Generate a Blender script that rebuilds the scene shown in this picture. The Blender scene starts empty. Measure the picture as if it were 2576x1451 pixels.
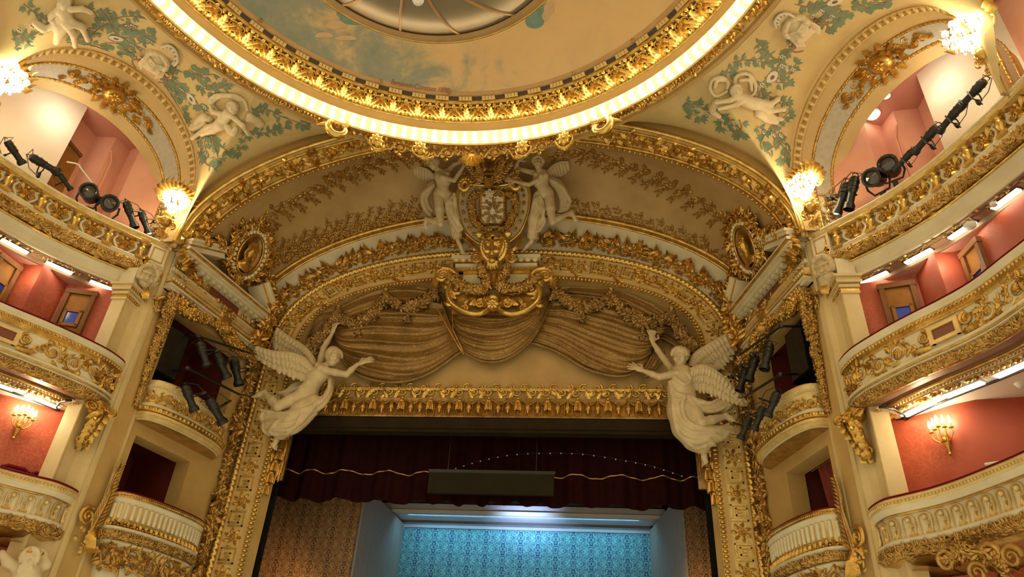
import bpy, math, random
import numpy as np
from mathutils import Matrix, Vector

# ------------------------------------------------------------------ camera, world, exposure
S = bpy.context.scene
COL = S.collection
FPX, YAW, PITCH, ROLL, CX = 1802.78, -0.129824, 0.574142, 0.061637, 2.8425
IW, IH = 2576, 1451
def cam_axes():
    cy, sy, cp, sp = math.cos(YAW), math.sin(YAW), math.cos(PITCH), math.sin(PITCH)
    f = np.array([sy*cp, cy*cp, sp]); r = np.array([cy, -sy, 0.0]); u = np.cross(r, f)
    cr, sr = math.cos(ROLL), math.sin(ROLL)
    return cr*r+sr*u, -sr*r+cr*u, f
CR, CU, CF = cam_axes()
CO = np.array([CX, 0.0, 0.0])
cd = bpy.data.cameras.new('camera'); cam = bpy.data.objects.new('camera', cd); COL.objects.link(cam)
cd.sensor_width = 36.0; cd.lens = FPX/IW*36.0; cd.clip_end = 200
cam.matrix_world = Matrix(((CR[0], CU[0], -CF[0], CX), (CR[1], CU[1], -CF[1], 0), (CR[2], CU[2], -CF[2], 0), (0, 0, 0, 1)))
S.camera = cam
S.view_settings.view_transform = 'Standard'; S.view_settings.look = 'None'
S.view_settings.exposure = 0.58; S.view_settings.gamma = 1.0
S.view_settings.use_curve_mapping = False
try:
    S.cycles.max_bounces = 6; S.cycles.diffuse_bounces = 3; S.cycles.glossy_bounces = 3; S.cycles.transmission_bounces = 2; S.cycles.use_light_tree = True
except Exception: pass
world = bpy.data.worlds.new('world'); S.world = world; world.use_nodes = True
bg = world.node_tree.nodes['Background']
bg.inputs[0].default_value = (1.0, 0.86, 0.51, 1); bg.inputs[1].default_value = 0.60

def lamp_area(name, loc, size, power, col, rot):
    ld = bpy.data.lights.new(name, 'AREA'); ld.size = size; ld.energy = power; ld.color = col
    o = bpy.data.objects.new(name, ld); COL.objects.link(o); o.location = loc; o.rotation_euler = rot
    return o
def lamp_point(name, loc, power, col, rad=0.15):
    ld = bpy.data.lights.new(name, 'POINT'); ld.energy = power; ld.color = col; ld.shadow_soft_size = rad
    o = bpy.data.objects.new(name, ld); COL.objects.link(o); o.location = loc
    return o
def lamp_spot(name, loc, target, power, col, ang, blend=0.5, rad=0.1):
    ld = bpy.data.lights.new(name, 'SPOT'); ld.energy = power; ld.color = col; ld.shadow_soft_size = rad
    ld.spot_size = ang; ld.spot_blend = blend
    o = bpy.data.objects.new(name, ld); COL.objects.link(o); o.location = loc
    o.rotation_euler = (Vector(target)-Vector(loc)).to_track_quat('-Z', 'Y').to_euler()
    return o
# stage lighting: blue wash on the back wall, amber on the damask flats
bw = lamp_area('stage_blue_wash', (0.4, 25.0, 6.90), 0.4, 330, (0.25, 0.72, 1.0), (math.radians(38), 0, 0)); bw.data.shape = 'RECTANGLE'; bw.data.size = 8.0; bw.data.size_y = 0.3
lamp_spot('stage_blue_spot', (0.6, 23.6, 5.6), (0.6, 25.6, 7.75), 300, (0.45, 0.65, 1.0), 1.5, 1.0)
for sx in (-1, 1): lamp_spot('stage_amber_wash', (sx*4.2, 19.9, 2.6), (sx*6.8, 21.6, 3.4), 240, (1.0, 0.64, 0.30), 1.4, 1.0)

# ------------------------------------------------------------------ pixel rays onto known surfaces (used to lay out reliefs)
def ray(x, y):
    return CF + CR*(x-IW/2)/FPX - CU*(y-IH/2)/FPX
def atY(x, y, Y):
    d = ray(x, y); return CO + d*(Y/d[1])
def atZ(x, y, Z):
    d = ray(x, y); return CO + d*(Z/d[2])
def atP(x, y, P, N):
    d = ray(x, y); P = np.asarray(P, float); N = np.asarray(N, float)
    return CO + d*(((P-CO)@N)/(d@N))

# ------------------------------------------------------------------ mesh helpers
def nrm(v):
    v = np.asarray(v, float); return v/(np.linalg.norm(v, axis=-1, keepdims=True)+1e-12)
def grid_faces(n, m, wrap_n=False, wrap_m=False):
    i = np.arange(n if wrap_n else n-1); j = np.arange(m if wrap_m else m-1)
    I, J = np.meshgrid(i, j, indexing='ij')
    I2, J2 = (I+1) % n, (J+1) % m
    return np.stack([I*m+J, I2*m+J, I2*m+J2, I*m+J2], -1).reshape(-1, 4)
class MB:
    def __init__(s): s.V = []; s.F = []; s.n = 0
    def add(s, VF, M=None):
        V, Fs = VF
        V = np.asarray(V, float).reshape(-1, 3)
        if M is not None: V = V@M[:3, :3].T + M[:3, 3]
        if isinstance(Fs, np.ndarray): Fs = [Fs]
        for F in Fs:
            if len(F): s.F.append(np.asarray(F, int)+s.n)
        s.V.append(V); s.n += len(V); return s
    def mesh(s, name, mir=False, sharp=None):
        V = np.concatenate(s.V) if s.V else np.zeros((0, 3))
        if mir: V = V*np.array([-1, 1, 1])
        me = bpy.data.meshes.new(name)
        me.vertices.add(len(V)); me.vertices.foreach_set('co', V.astype(np.float32).ravel())
        idx = []; tot = []
        for F in s.F:
            if mir: F = F[:, ::-1]
            idx.append(F.ravel()); tot.append(np.full(len(F), F.shape[1]))
        idx = np.concatenate(idx); tot = np.concatenate(tot)
        st = np.concatenate([[0], np.cumsum(tot)[:-1]])
        me.loops.add(len(idx)); me.loops.foreach_set('vertex_index', idx.astype(np.int32))
        me.polygons.add(len(tot)); me.polygons.foreach_set('loop_start', st.astype(np.int32))
        me.polygons.foreach_set('loop_total', tot.astype(np.int32))
        me.update(calc_edges=True); me.validate()
        if sharp is not None:
            me.polygons.foreach_set('use_smooth', np.ones(len(me.polygons), bool))
            if sharp < 170: me.set_sharp_from_angle(angle=math.radians(sharp))
        return me
    def build(s, name, m, parent=None, mir=False, sharp=None, **kw):
        if sharp is None: sharp = 80 if m in ('gold', 'gold_dark', 'gold_bright', 'bronze') else 40
        me = s.mesh(name, mir, sharp); return link(name, me, m, parent, **kw)
def link(name, me, m, parent=None, loc=None, **kw):
    o = bpy.data.objects.new(name, me); COL.objects.link(o)
    if me is not None and m is not None and len(me.materials) == 0: me.materials.append(M[m] if isinstance(m, str) else m)
    if parent is not None:
        o.parent = parent
        o.matrix_parent_inverse = Matrix.Translation(-Vector(parent.get('_base', (0, 0, 0))))
    for k, v in kw.items(): o[k] = v
    return o
def thing(name, label, cat, base=(0, 0, 0), group=None):
    o = bpy.data.objects.new(name, None); COL.objects.link(o)
    o.location = base; o.empty_display_size = 0.2
    o['_base'] = [float(c) for c in base]
    o['label'] = label; o['category'] = cat
    if group: o['group'] = group
    return o
def tag(o, label, cat, group=None):
    o['label'] = label; o['category'] = cat
    if group: o['group'] = group
    return o
def struct(o, label=None, cat=None):
    o['kind'] = 'structure'
    if label: o['label'] = label
    if cat: o['category'] = cat
    return o
def inst(name, me, parent, P, X=None, Y=None, Z=None, sc=1.0, mat=None):
    """an object sharing mesh data, placed at P with axes X,Y,Z (world)"""
    o = bpy.data.objects.new(name, me); COL.objects.link(o)
    if X is None: X, Y, Z = (1, 0, 0), (0, 1, 0), (0, 0, 1)
    if np.isscalar(sc): sc = (sc, sc, sc)
    mw = Matrix(((X[0]*sc[0], Y[0]*sc[1], Z[0]*sc[2], P[0]), (X[1]*sc[0], Y[1]*sc[1], Z[1]*sc[2], P[1]), (X[2]*sc[0], Y[2]*sc[1], Z[2]*sc[2], P[2]), (0, 0, 0, 1)))
    if parent is not None:
        o.parent = parent
        o.matrix_parent_inverse = Matrix.Translation(-Vector(parent.get('_base', (0, 0, 0))))
    o.matrix_basis = mw
    return o
def box(x0, x1, y0, y1, z0, z1):
    V = np.array([(x, y, z) for x in (x0, x1) for y in (y0, y1) for z in (z0, z1)], float)
    F = np.array([(0, 1, 3, 2), (4, 6, 7, 5), (0, 4, 5, 1), (2, 3, 7, 6), (0, 2, 6, 4), (1, 5, 7, 3)])
    return V, F
def obox(P, X, Y, Z, hx, hy, hz):
    """box centred at P with axes X,Y,Z and half sizes"""
    V, F = box(-hx, hx, -hy, hy, -hz, hz)
    return V@np.array([X, Y, Z], float)+np.asarray(P, float), F
def frames(P, up=(0, 0, 1)):
    P = np.asarray(P, float); T = nrm(np.gradient(P, axis=0)); up = np.asarray(up, float)
    A = np.cross(T, up); bad = np.linalg.norm(A, axis=1) < 1e-4
    A[bad] = np.cross(T[bad], np.array([0.31, 0.9, 0.2])); A = nrm(A); B = np.cross(A, T)
    return T, A, B
def tube(P, r, n=6, closed=False, cap=True):
    P = np.asarray(P, float); r = np.broadcast_to(np.asarray(r, float), (len(P),))
    T = nrm(np.gradient(P, axis=0))
    if closed: T = nrm(np.roll(P, -1, 0)-np.roll(P, 1, 0))
    # parallel transport
    A = np.zeros_like(P); a = np.cross(T[0], [0, 0, 1.0])
    if np.linalg.norm(a) < 1e-3: a = np.cross(T[0], [0, 1.0, 0])
    a = a/np.linalg.norm(a)
    for i in range(len(P)):
        a = a-T[i]*(a@T[i]); a = a/(np.linalg.norm(a)+1e-9); A[i] = a
    B = np.cross(T, A)
    th = np.arange(n)*2*np.pi/n
    V = P[:, None]+r[:, None, None]*(np.cos(th)[None, :, None]*A[:, None]+np.sin(th)[None, :, None]*B[:, None])
    F = [grid_faces(len(P), n, closed, True)]
    V = V.reshape(-1, 3)
    if cap and not closed:
        F.append(np.arange(n)[::-1].reshape(1, n)); F.append((np.arange(n)+(len(P)-1)*n).reshape(1, n))
    return V, F
def lathe(prof, n=16, axis=None):
    prof = np.asarray(prof, float); th = np.arange(n)*2*np.pi/n
    V = np.stack([prof[:, None, 0]*np.cos(th), prof[:, None, 0]*np.sin(th), np.repeat(prof[:, None, 1], n, 1)], -1).reshape(-1, 3)
    return V, grid_faces(len(prof), n, False, True)
def sphere(r=1, n=8, m=6, c=(0, 0, 0), sq=(1, 1, 1)):
    t = np.linspace(0.001, np.pi-0.001, m)
    V, F = lathe(np.stack([np.sin(t)*r, -np.cos(t)*r], -1), n)
    return V*np.array(sq)+np.array(c), F
def sweep(P, A, B, prof, closed=False, pclosed=False):
    """profile points (a,b) swept along P with frame A,B"""
    P, A, B = (np.asarray(q, float) for q in (P, A, B)); prof = np.asarray(prof, float)
    V = P[:, None]+prof[None, :, :1]*A[:, None]+prof[None, :, 1:2]*B[:, None]
    return V.reshape(-1, 3), grid_faces(len(P), len(prof), closed, pclosed)
def resample(P, step):
    P = np.asarray(P, float); s = np.concatenate([[0], np.cumsum(np.linalg.norm(np.diff(P, axis=0), axis=1))])
    n = max(2, int(round(s[-1]/step))+1); t = np.linspace(0, s[-1], n)
    return np.stack([np.interp(t, s, P[:, k]) for k in range(P.shape[1])], -1)
def spline(P, n=40):
    """catmull-rom through points"""
    P = np.asarray(P, float); Q = np.vstack([2*P[0]-P[1], P, 2*P[-1]-P[-2]])
    k = len(P)-1; t = np.linspace(0, k, n); i = np.minimum(t.astype(int), k-1); u = (t-i)[:, None]
    a, b, c, d = Q[i], Q[i+1], Q[i+2], Q[i+3]
    return 0.5*((2*b)+(-a+c)*u+(2*a-5*b+4*c-d)*u*u+(-a+3*b-3*c+d)*u**3)
class Strip:
    """curved band: a = length along, b = across (U), h = out (N)"""
    def __init__(s, P, U, N):
        s.P, s.U, s.N = (np.asarray(q, float) for q in (P, U, N))
        if s.U.ndim == 1: s.U = np.repeat(s.U[None], len(s.P), 0)
        if s.N.ndim == 1: s.N = np.repeat(s.N[None], len(s.P), 0)
        s.s = np.concatenate([[0], np.cumsum(np.linalg.norm(np.diff(s.P, axis=0), axis=1))]); s.L = s.s[-1]
    def at(s, a):
        f = lambda Q: np.stack([np.interp(a, s.s, Q[:, k]) for k in range(3)], -1)
        return f(s.P), nrm(f(s.U)), nrm(f(s.N))
    def map(s, V):
        p, u, n = s.at(V[:, 0]); return p+u*V[:, 1:2]+n*V[:, 2:3]
    def put(s, mb, VF): mb.add((s.map(np.asarray(VF[0], float)), VF[1]))
    def frame(s, a):
        p, u, n = s.at(np.array([a])); return p[0], np.cross(u[0], n[0]), u[0], n[0]
def sub_strip(P, U, N, off):   # shift across
    return Strip(np.asarray(P)+np.asarray(U)*off, U, N)

# ------------------------------------------------------------------ flat ornament (a, b, h)
def r2(VF, x=0, y=0, ang=0, sc=1.0, flip=False, h=0):
    V, F = VF; V = V*sc
    if flip: V = V*np.array([1, -1, 1])
    c, s = math.cos(ang), math.sin(ang)
    return np.stack([V[:, 0]*c-V[:, 1]*s+x, V[:, 0]*s+V[:, 1]*c+y, V[:, 2]+h], -1), F
def leaf(L=1.0, W=0.36, h=0.10, curl=0.06, bend=0.0, n=6):
    t = np.linspace(0, 1, n); w = W/2*np.sin(np.pi*np.clip(t, 0, 1)**0.80)**0.62; w[0] = W*0.12; w[-1] = 0.01*W
    V = []
    for sg, zf in ((-1, 0.0), (-0.55, 0.72), (0, 1.0), (0.55, 0.72), (1, 0.0)):
        V.append(np.stack([L*t, sg*w+bend*L*t*t, h*(0.12+zf*np.sin(np.pi*(0.15+0.75*t)))+curl*t*t*(1-0.35*t)], -1))
    V = np.stack(V, 1).reshape(-1, 3)
    return V, grid_faces(n, 5)
def acan(L=1.0, W=0.62, h=0.16, lobes=4, curl=0.14, bend=0.0):
    n = 2*lobes+2; t = np.linspace(0, 1, n)
    env = W/2*(np.sin(np.pi*(0.12+0.86*t)))**0.7
    tooth = np.where(np.arange(n) % 2 == 0, 0.60, 1.0); tooth[-1] = 0.15
    w = env*tooth; back = np.where(np.arange(n) % 2 == 0, 0.0, 0.05*L)
    zr = h*np.sin(np.pi*(0.1+0.75*t))+curl*t**2.5
    V = []
    for f, zf, bk in ((-1, 0.15, 1), (-0.45, 0.62, 0.4), (0, 1.1, 0), (0.45, 0.62, 0.4), (1, 0.15, 1)):
        V.append(np.stack([L*t+back*bk, f*w+bend*L*t*t, zr*zf+0.02*W], -1))
    V = np.stack(V, 1).reshape(-1, 3)
    return V, grid_faces(n, 5)
def volute(r=1.0, turns=1.6, th=0.16, n=22, tail=0.0, d=1):
    """spiral ridge, centre at origin, starts at angle 0 radius r and winds in"""
    t = np.linspace(0, 1, n); R = r*(1-t)**0.85*0.88+0.12*r; A = d*t*turns*2*np.pi
    C = np.stack([R*np.cos(A), R*np.sin(A)], -1)
    T = nrm(np.gradient(C, axis=0)); Nn = np.stack([-T[:, 1], T[:, 0]], -1)
    w = th*(1-0.55*t)
    V = []
    for f, z in ((-1, 0), (-0.6, 0.8), (0, 1.15), (0.6, 0.8), (1, 0)):
        V.append(np.concatenate([C+Nn*(f*w)[:, None], (z*w*1.1)[:, None]], 1))
    V = np.stack(V, 1).reshape(-1, 3)
    Vb, Fb = dome(0.17*r, 0.15*r+th*0.8); k = len(V)
    F = grid_faces(n, 5)
    return np.concatenate([V, Vb]), [F]+[f+k for f in ([Fb] if isinstance(Fb, np.ndarray) else Fb)]
def dome(r=0.1, h=0.1, n=7, m=3, x=0, y=0, z=0):
    t = np.linspace(0, np.pi/2*0.98, m+1); th = np.arange(n)*2*np.pi/n
    V = np.stack([np.cos(t)[:, None]*r*np.cos(th)+x, np.cos(t)[:, None]*r*np.sin(th)+y, np.repeat(np.sin(t)[:, None]*h, n, 1)+z], -1).reshape(-1, 3)
    return V, grid_faces(m+1, n, False, True)
def rosette(r=0.2, h=0.06, petals=6):
    Vs = []; Fs = []; k = 0
    for i in range(petals):
        V, F = r2(leaf(r, r*0.85, h, h*0.3, n=4), 0, 0, i*2*np.pi/petals); Vs.append(V); Fs.append(F+k); k += len(V)
    V, F = dome(r*0.30, h*1.5); Vs.append(V); Fs.append(F+k)
    return np.concatenate(Vs), Fs
def ridge(C, w, h):
    """raised band along 2-D centre line"""
    C = np.asarray(C, float); T = nrm(np.gradient(C, axis=0)); Nn = np.stack([-T[:, 1], T[:, 0]], -1)
    w = np.broadcast_to(np.asarray(w, float), (len(C),))
    V = []
    for f, z in ((-1, 0), (-0.6, 0.85), (0.6, 0.85), (1, 0)):
        V.append(np.concatenate([C+Nn*(f*w)[:, None], np.full((len(C), 1), z*h)], 1))
    return np.stack(V, 1).reshape(-1, 3), grid_faces(len(C), 4)
def rinceau(put, L, W, n, rnd, x0=0.0, leaves=6, th=0.05, y0=0.0, h=1.0):
    """running scroll of n volutes in a band of width W"""
    p = L/n
    for i in range(n):
        sg = 1 if i % 2 == 0 else -1; cx = x0+(i+0.5)*p; cy = y0-sg*0.04*W; r = min(0.36*W, 0.40*p)
        hz = lambda VF: (VF[0]*np.array([1, 1, h]), VF[1])
        put(hz(r2(volute(r, 1.5, th*W, d=sg), cx, cy, -sg*2.2)))
        put(hz(r2(rosette(0.15*W, 0.07*W, 6), cx, cy)))
        c = [(cx-p*0.62, y0-sg*W*0.10), (cx-p*0.45, y0+sg*W*0.22), (cx-p*0.2, y0-sg*W*0.38), (cx+p*0.1, y0-sg*W*0.44), (cx+p*0.42, y0-sg*W*0.2)]
        put(hz(ridge(spline(c, 12), th*W*0.8, th*W)))
        for k in range(leaves):
            a = -sg*(0.4+k*5.0/leaves)+rnd.uniform(-0.2, 0.2); rr = r*rnd.uniform(0.85, 1.0)
            put(hz(r2(acan(W*rnd.uniform(0.26, 0.36), W*rnd.uniform(0.2, 0.28), W*0.08, 3, W*0.06, bend=0.25*sg), cx+rr*math.cos(a), cy+rr*math.sin(a), a+sg*0.5)))
        for k in range(3):
            a = rnd.uniform(-3.1, 3.1)
            put(hz(r2(leaf(W*0.26, W*0.10, W*0.05, W*0.03), cx+p*rnd.uniform(0.3, 0.6), y0+W*rnd.uniform(-0.3, 0.3), a)))
def tangle(put, L, W, per, rnd, x0=0.0, big=1.0, fruit=0.25, y0=0.0):
    """dense heap of leaves, blossoms and fruit over a band (per = pieces per metre)"""
    for i in range(int(L*per)):
        x = x0+rnd.random()*L; y = y0+W*(rnd.random()-0.5)*0.9; k = rnd.random()
        if k < fruit*0.6: put(dome(W*0.10*big, W*0.12*big, 6, 3, x, y, W*0.03))
        elif k < fruit: put(r2(rosette(W*0.15*big, W*0.09*big, 5), x, y, rnd.random()*6, h=W*0.06))
        elif k < 0.62: put(r2(leaf(W*0.42*big, W*0.15*big, W*0.07, W*rnd.uniform(0.02, 0.14)), x, y, rnd.random()*6.28, h=W*rnd.random()*0.06))
        else: put(r2(acan(W*0.46*big, W*0.30*big, W*0.09, 3, W*rnd.uniform(0.04, 0.16)), x, y, rnd.random()*6.28, h=W*rnd.random()*0.05))
def blob_garland(mb, P, R, rnd, per=60, leafsz=1.0, fruit=0.4, up=(0, 0, 1)):
    """round garland: leaves, fruit and flowers all round a 3-D centre line; R radius array"""
    P = np.asarray(P, float); R = np.broadcast_to(np.asarray(R, float), (len(P),))
    T, A, B = frames(P, up); s = np.concatenate([[0], np.cumsum(np.linalg.norm(np.diff(P, axis=0), axis=1))])
    mb.add(tube(P, R*0.62, 6))
    for i in range(int(s[-1]*per*1.5)):
        d = rnd.random()*s[-1]; j = min(int(np.searchsorted(s, d)), len(P)-1)
        th = rnd.random()*6.283; n = A[j]*math.cos(th)+B[j]*math.sin(th); r = R[j]; p = P[j]+n*r*0.55
        t = nrm(T[j]*rnd.uniform(-1, 1)+np.cross(n, T[j])*rnd.uniform(-1, 1)); b = np.cross(n, t)
        Mx = np.eye(4); Mx[:3, 0], Mx[:3, 1], Mx[:3, 2], Mx[:3, 3] = t, b, n, p
        k = rnd.random()
        if k < fruit*0.55: mb.add(dome(r*rnd.uniform(0.26, 0.40), r*0.55, 7, 3), Mx)
        elif k < fruit: mb.add(rosette(r*0.55, r*0.32, 6), Mx)
        else: mb.add(leaf(r*0.95*leafsz, r*0.46*leafsz, r*0.18, r*rnd.uniform(-0.1, 0.35)), Mx)
def sprig(put, x, y, ang, L, n, rnd, lw=0.12, ll=0.3, w=0.012, bend=0.3):
    """a twig with paired leaves"""
    t = np.linspace(0, 1, 8); C = np.stack([t*L, bend*L*t*t], -1); c, s = math.cos(ang), math.sin(ang)
    C = np.stack([C[:, 0]*c-C[:, 1]*s+x, C[:, 0]*s+C[:, 1]*c+y], -1)
    put(ridge(C, np.linspace(w, w*0.4, 8), w))
    for i in range(n):
        f = (i+0.7)/n; j = min(int(f*7), 6); p = C[j]*(1-(f*7-j))+C[j+1]*(f*7-j); a = math.atan2(*(C[j+1]-C[j])[::-1])
        for sg in (-1, 1):
            put(r2(leaf(ll*rnd.uniform(0.8, 1.1), lw, lw*0.25, lw*0.3), p[0], p[1], a+sg*rnd.uniform(0.5, 0.9)))
    put(r2(leaf(ll, lw, lw*0.25, lw*0.3), C[-1][0], C[-1][1], a))
    return C[-1]

# ------------------------------------------------------------------ sculpting by signed distance, surface nets
class SDF:
    def __init__(s, lo, hi, vox):
        s.lo = np.asarray(lo, float); s.vox = vox
        s.n = np.ceil((np.asarray(hi, float)-s.lo)/vox).astype(int)+1
        s.G = np.full(s.n, 10.0, np.float32)
    def _blk(s, lo, hi, pad):
        a = np.clip(np.floor((np.asarray(lo)-pad-s.lo)/s.vox).astype(int), 0, s.n-1)
        b = np.clip(np.ceil((np.asarray(hi)+pad-s.lo)/s.vox).astype(int)+1, 1, s.n)
        sl = tuple(slice(a[k], b[k]) for k in range(3))
        X, Y, Z = np.meshgrid(*[s.lo[k]+np.arange(a[k], b[k])*s.vox for k in range(3)], indexing='ij')
        return sl, X, Y, Z
    def _mix(s, sl, d, k, op):
        g = s.G[sl]
        if g.size == 0: return
        if op == 'sub': d = -d; h = np.clip(0.5-0.5*(g-d)/k, 0, 1) if k > 0 else (d > g)*1.0; s.G[sl] = (g*(1-h)+d*h+k*h*(1-h)).astype(np.float32); return
        if k <= 0: s.G[sl] = np.minimum(g, d); return
        h = np.clip(0.5+0.5*(d-g)/k, 0, 1)
        s.G[sl] = (d*(1-h)+g*h-k*h*(1-h)).astype(np.float32)
    def cone(s, a, b, ra, rb, k=0.05, op='add'):
        a = np.asarray(a, float); b = np.asarray(b, float); m = max(ra, rb)
        sl, X, Y, Z = s._blk(np.minimum(a, b)-m, np.maximum(a, b)+m, k+3*s.vox)
        ab = b-a; L2 = ab@ab+1e-12
        t = np.clip(((X-a[0])*ab[0]+(Y-a[1])*ab[1]+(Z-a[2])*ab[2])/L2, 0, 1)
        d = np.sqrt((X-a[0]-t*ab[0])**2+(Y-a[1]-t*ab[1])**2+(Z-a[2]-t*ab[2])**2)-(ra+(rb-ra)*t)
        s._mix(sl, d, k, op)
    def chain(s, P, R, k=0.04, op='add'):
        R = np.broadcast_to(np.asarray(R, float), (len(P),))
        for i in range(len(P)-1): s.cone(P[i], P[i+1], R[i], R[i+1], k, op)
    def ell(s, c, r, ax=None, k=0.05, op='add'):
        c = np.asarray(c, float); r = np.asarray(r, float); m = r.max()
        sl, X, Y, Z = s._blk(c-m, c+m, k+3*s.vox)
        A = np.eye(3) if ax is None else np.asarray(ax, float)
        dx, dy, dz = X-c[0], Y-c[1], Z-c[2]
        q = [(dx*A[i][0]+dy*A[i][1]+dz*A[i][2]) for i in range(3)]
        k0 = np.sqrt(sum((q[i]/r[i])**2 for i in range(3)))+1e-9; k1 = np.sqrt(sum((q[i]/r[i]**2)**2 for i in range(3)))+1e-9
        s._mix(sl, k0*(k0-1)/k1, k, op)
    def mesh(s):
        G = s.G; neg = G < 0
        nx, ny, nz = G.shape
        c = np.zeros((nx-1, ny-1, nz-1), np.int8)
        for i in (0, 1):
            for j in (0, 1):
                for k in (0, 1): c += neg[i:nx-1+i, j:ny-1+j, k:nz-1+k]
        act = (c > 0) & (c < 8); idx = np.full(act.shape, -1, int); I = np.argwhere(act); idx[act] = np.arange(len(I))
        acc = np.zeros((len(I), 3)); cnt = np.zeros(len(I))
        corner = [(i, j, k) for i in (0, 1) for j in (0, 1) for k in (0, 1)]
        for A in corner:
            for ax in range(3):
                if A[ax]: continue
                Bc = list(A); Bc[ax] = 1
                ga = G[I[:, 0]+A[0], I[:, 1]+A[1], I[:, 2]+A[2]]; gb = G[I[:, 0]+Bc[0], I[:, 1]+Bc[1], I[:, 2]+Bc[2]]
                cr = (ga < 0) != (gb < 0); t = np.where(cr, np.clip(ga/(ga-gb+1e-12), 0, 1), 0)
                p = np.tile(np.array(A, float), (len(I), 1)); p[:, ax] = t
                acc[cr] += p[cr]; cnt[cr] += 1
        V = s.lo+(I+acc/np.maximum(cnt, 1)[:, None])*s.vox
        Fs = []
        for ax in range(3):
            o1, o2 = [(1, 2), (2, 0), (0, 1)][ax]
            sh = [slice(None)]*3; a = neg[tuple(slice(0, -1) if k == ax else slice(1, -1) for k in range(3))]
            b = neg[tuple(slice(1, None) if k == ax else slice(1, -1) for k in range(3))]
            for flip in (False, True):
                E = np.argwhere((a & ~b) if not flip else (~a & b))
                if not len(E): continue
                for k in range(3):
                    if k != ax: E[:, k] += 1
                q = []
                for d1, d2 in ((-1, -1), (0, -1), (0, 0), (-1, 0)):
                    e = E.copy(); e[:, o1] += d1; e[:, o2] += d2; q.append(idx[e[:, 0], e[:, 1], e[:, 2]])
                q = np.stack(q, -1)
                Fs.append(q if not flip else q[:, ::-1])
        return V, np.concatenate(Fs)
# ------------------------------------------------------------------ materials
M = {}
class NT:
    def __init__(s, name):
        s.m = bpy.data.materials.new(name); s.m.use_nodes = True; s.t = s.m.node_tree
        s.b = s.t.nodes['Principled BSDF']; M[name] = s.m
    def n(s, kind, **kw):
        o = s.t.nodes.new(kind)
        for k, v in kw.items(): setattr(o, k, v)
        return o
    def l(s, a, b): s.t.links.new(a, b)
    def math(s, op, a, b=None, c=None):
        o = s.n('ShaderNodeMath', operation=op)
        for i, v in enumerate((a, b, c)):
            if v is None: continue
            if isinstance(v, (int, float)): o.inputs[i].default_value = v
            else: s.l(v, o.inputs[i])
        return o.outputs[0]
    def coord(s, scale=(1, 1, 1), kind='Object', loc=(0, 0, 0)):
        tc = s.n('ShaderNodeTexCoord'); mp = s.n('ShaderNodeMapping'); mp.inputs['Scale'].default_value = scale
        mp.inputs['Location'].default_value = loc
        s.l(tc.outputs[kind], mp.inputs[0]); return mp.outputs[0]
    def noise(s, vec, scale, detail=4, rough=0.55, dist=0.0):
        o = s.n('ShaderNodeTexNoise'); o.inputs['Scale'].default_value = scale; o.inputs['Detail'].default_value = detail
        o.inputs['Roughness'].default_value = rough; o.inputs['Distortion'].default_value = dist
        if vec is not None: s.l(vec, o.inputs['Vector'])
        return o.outputs['Fac']
    def ramp(s, fac, stops, interp='LINEAR'):
        o = s.n('ShaderNodeValToRGB'); o.color_ramp.interpolation = interp; e = o.color_ramp.elements
        while len(e) < len(stops): e.new(0.5)
        for i, (p, c) in enumerate(stops): e[i].position = p; e[i].color = (*c, 1) if len(c) == 3 else c
        s.l(fac, o.inputs[0]); return o.outputs['Color']
    def mix(s, fac, a, b):
        o = s.n('ShaderNodeMix', data_type='RGBA')
        for i, v in ((0, fac), (6, a), (7, b)):
            if isinstance(v, (int, float)): o.inputs[i].default_value = v
            elif isinstance(v, tuple): o.inputs[i].default_value = (*v, 1)
            else: s.l(v, o.inputs[i])
        return o.outputs[2]
    def bump(s, fac, strength=0.3, dist=0.02):
        o = s.n('ShaderNodeBump'); o.inputs['Strength'].default_value = strength; o.inputs['Distance'].default_value = dist
        s.l(fac, o.inputs['Height']); s.l(o.outputs[0], s.b.inputs['Normal'])
    def set(s, col=None, rough=0.5, metal=0.0, spec=None, sheen=None, emit=None, es=0):
        if col is not None:
            if isinstance(col, tuple): s.b.inputs['Base Color'].default_value = (*col, 1)
            else: s.l(col, s.b.inputs['Base Color'])
        s.b.inputs['Roughness'].default_value = rough; s.b.inputs['Metallic'].default_value = metal
        if spec is not None: s.b.inputs['Specular IOR Level'].default_value = spec
        if sheen: s.b.inputs['Sheen Weight'].default_value = sheen
        if emit: s.b.inputs['Emission Color'].default_value = (*emit, 1); s.b.inputs['Emission Strength'].default_value = es
        return s
def paint(name, c1, c2, scale=2.5, rough=0.55, bump=0.15, bs=14.0, lo=0.35, hi=0.7):
    t = NT(name); v = t.coord(); f = t.noise(v, scale, 5, 0.6)
    t.set(t.ramp(f, [(lo, c1), (hi, c2)]), rough, spec=0.08 if name in ('curtain_red', 'screen_olive', 'dark_beam', 'black_cloth', 'velvet', 'wood', 'wood_dark') else None)
    if bump: t.bump(t.noise(v, bs, 3), bump, 0.01)
    return t
def metalpaint(name, c1, c2, rough, metal, scale=5.0, bump=0.35, bs=22.0):
    t = NT(name); v = t.coord(); f = t.noise(v, scale, 4, 0.6)
    t.set(t.ramp(f, [(0.35, c1), (0.68, c2)]), rough, metal)
    if bump: t.bump(t.noise(v, bs, 3), bump, 0.012)
    return t
metalpaint('gold', (0.44, 0.24, 0.05), (0.76, 0.48, 0.125), 0.30, 0.82)
metalpaint('gold_bright', (0.58, 0.36, 0.085), (0.84, 0.58, 0.18), 0.27, 0.80)
metalpaint('gold_dark', (0.36, 0.20, 0.05), (0.60, 0.37, 0.11), 0.33, 0.72)
metalpaint('gold_pale', (0.62, 0.44, 0.17), (0.78, 0.58, 0.26), 0.40, 0.35)
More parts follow.
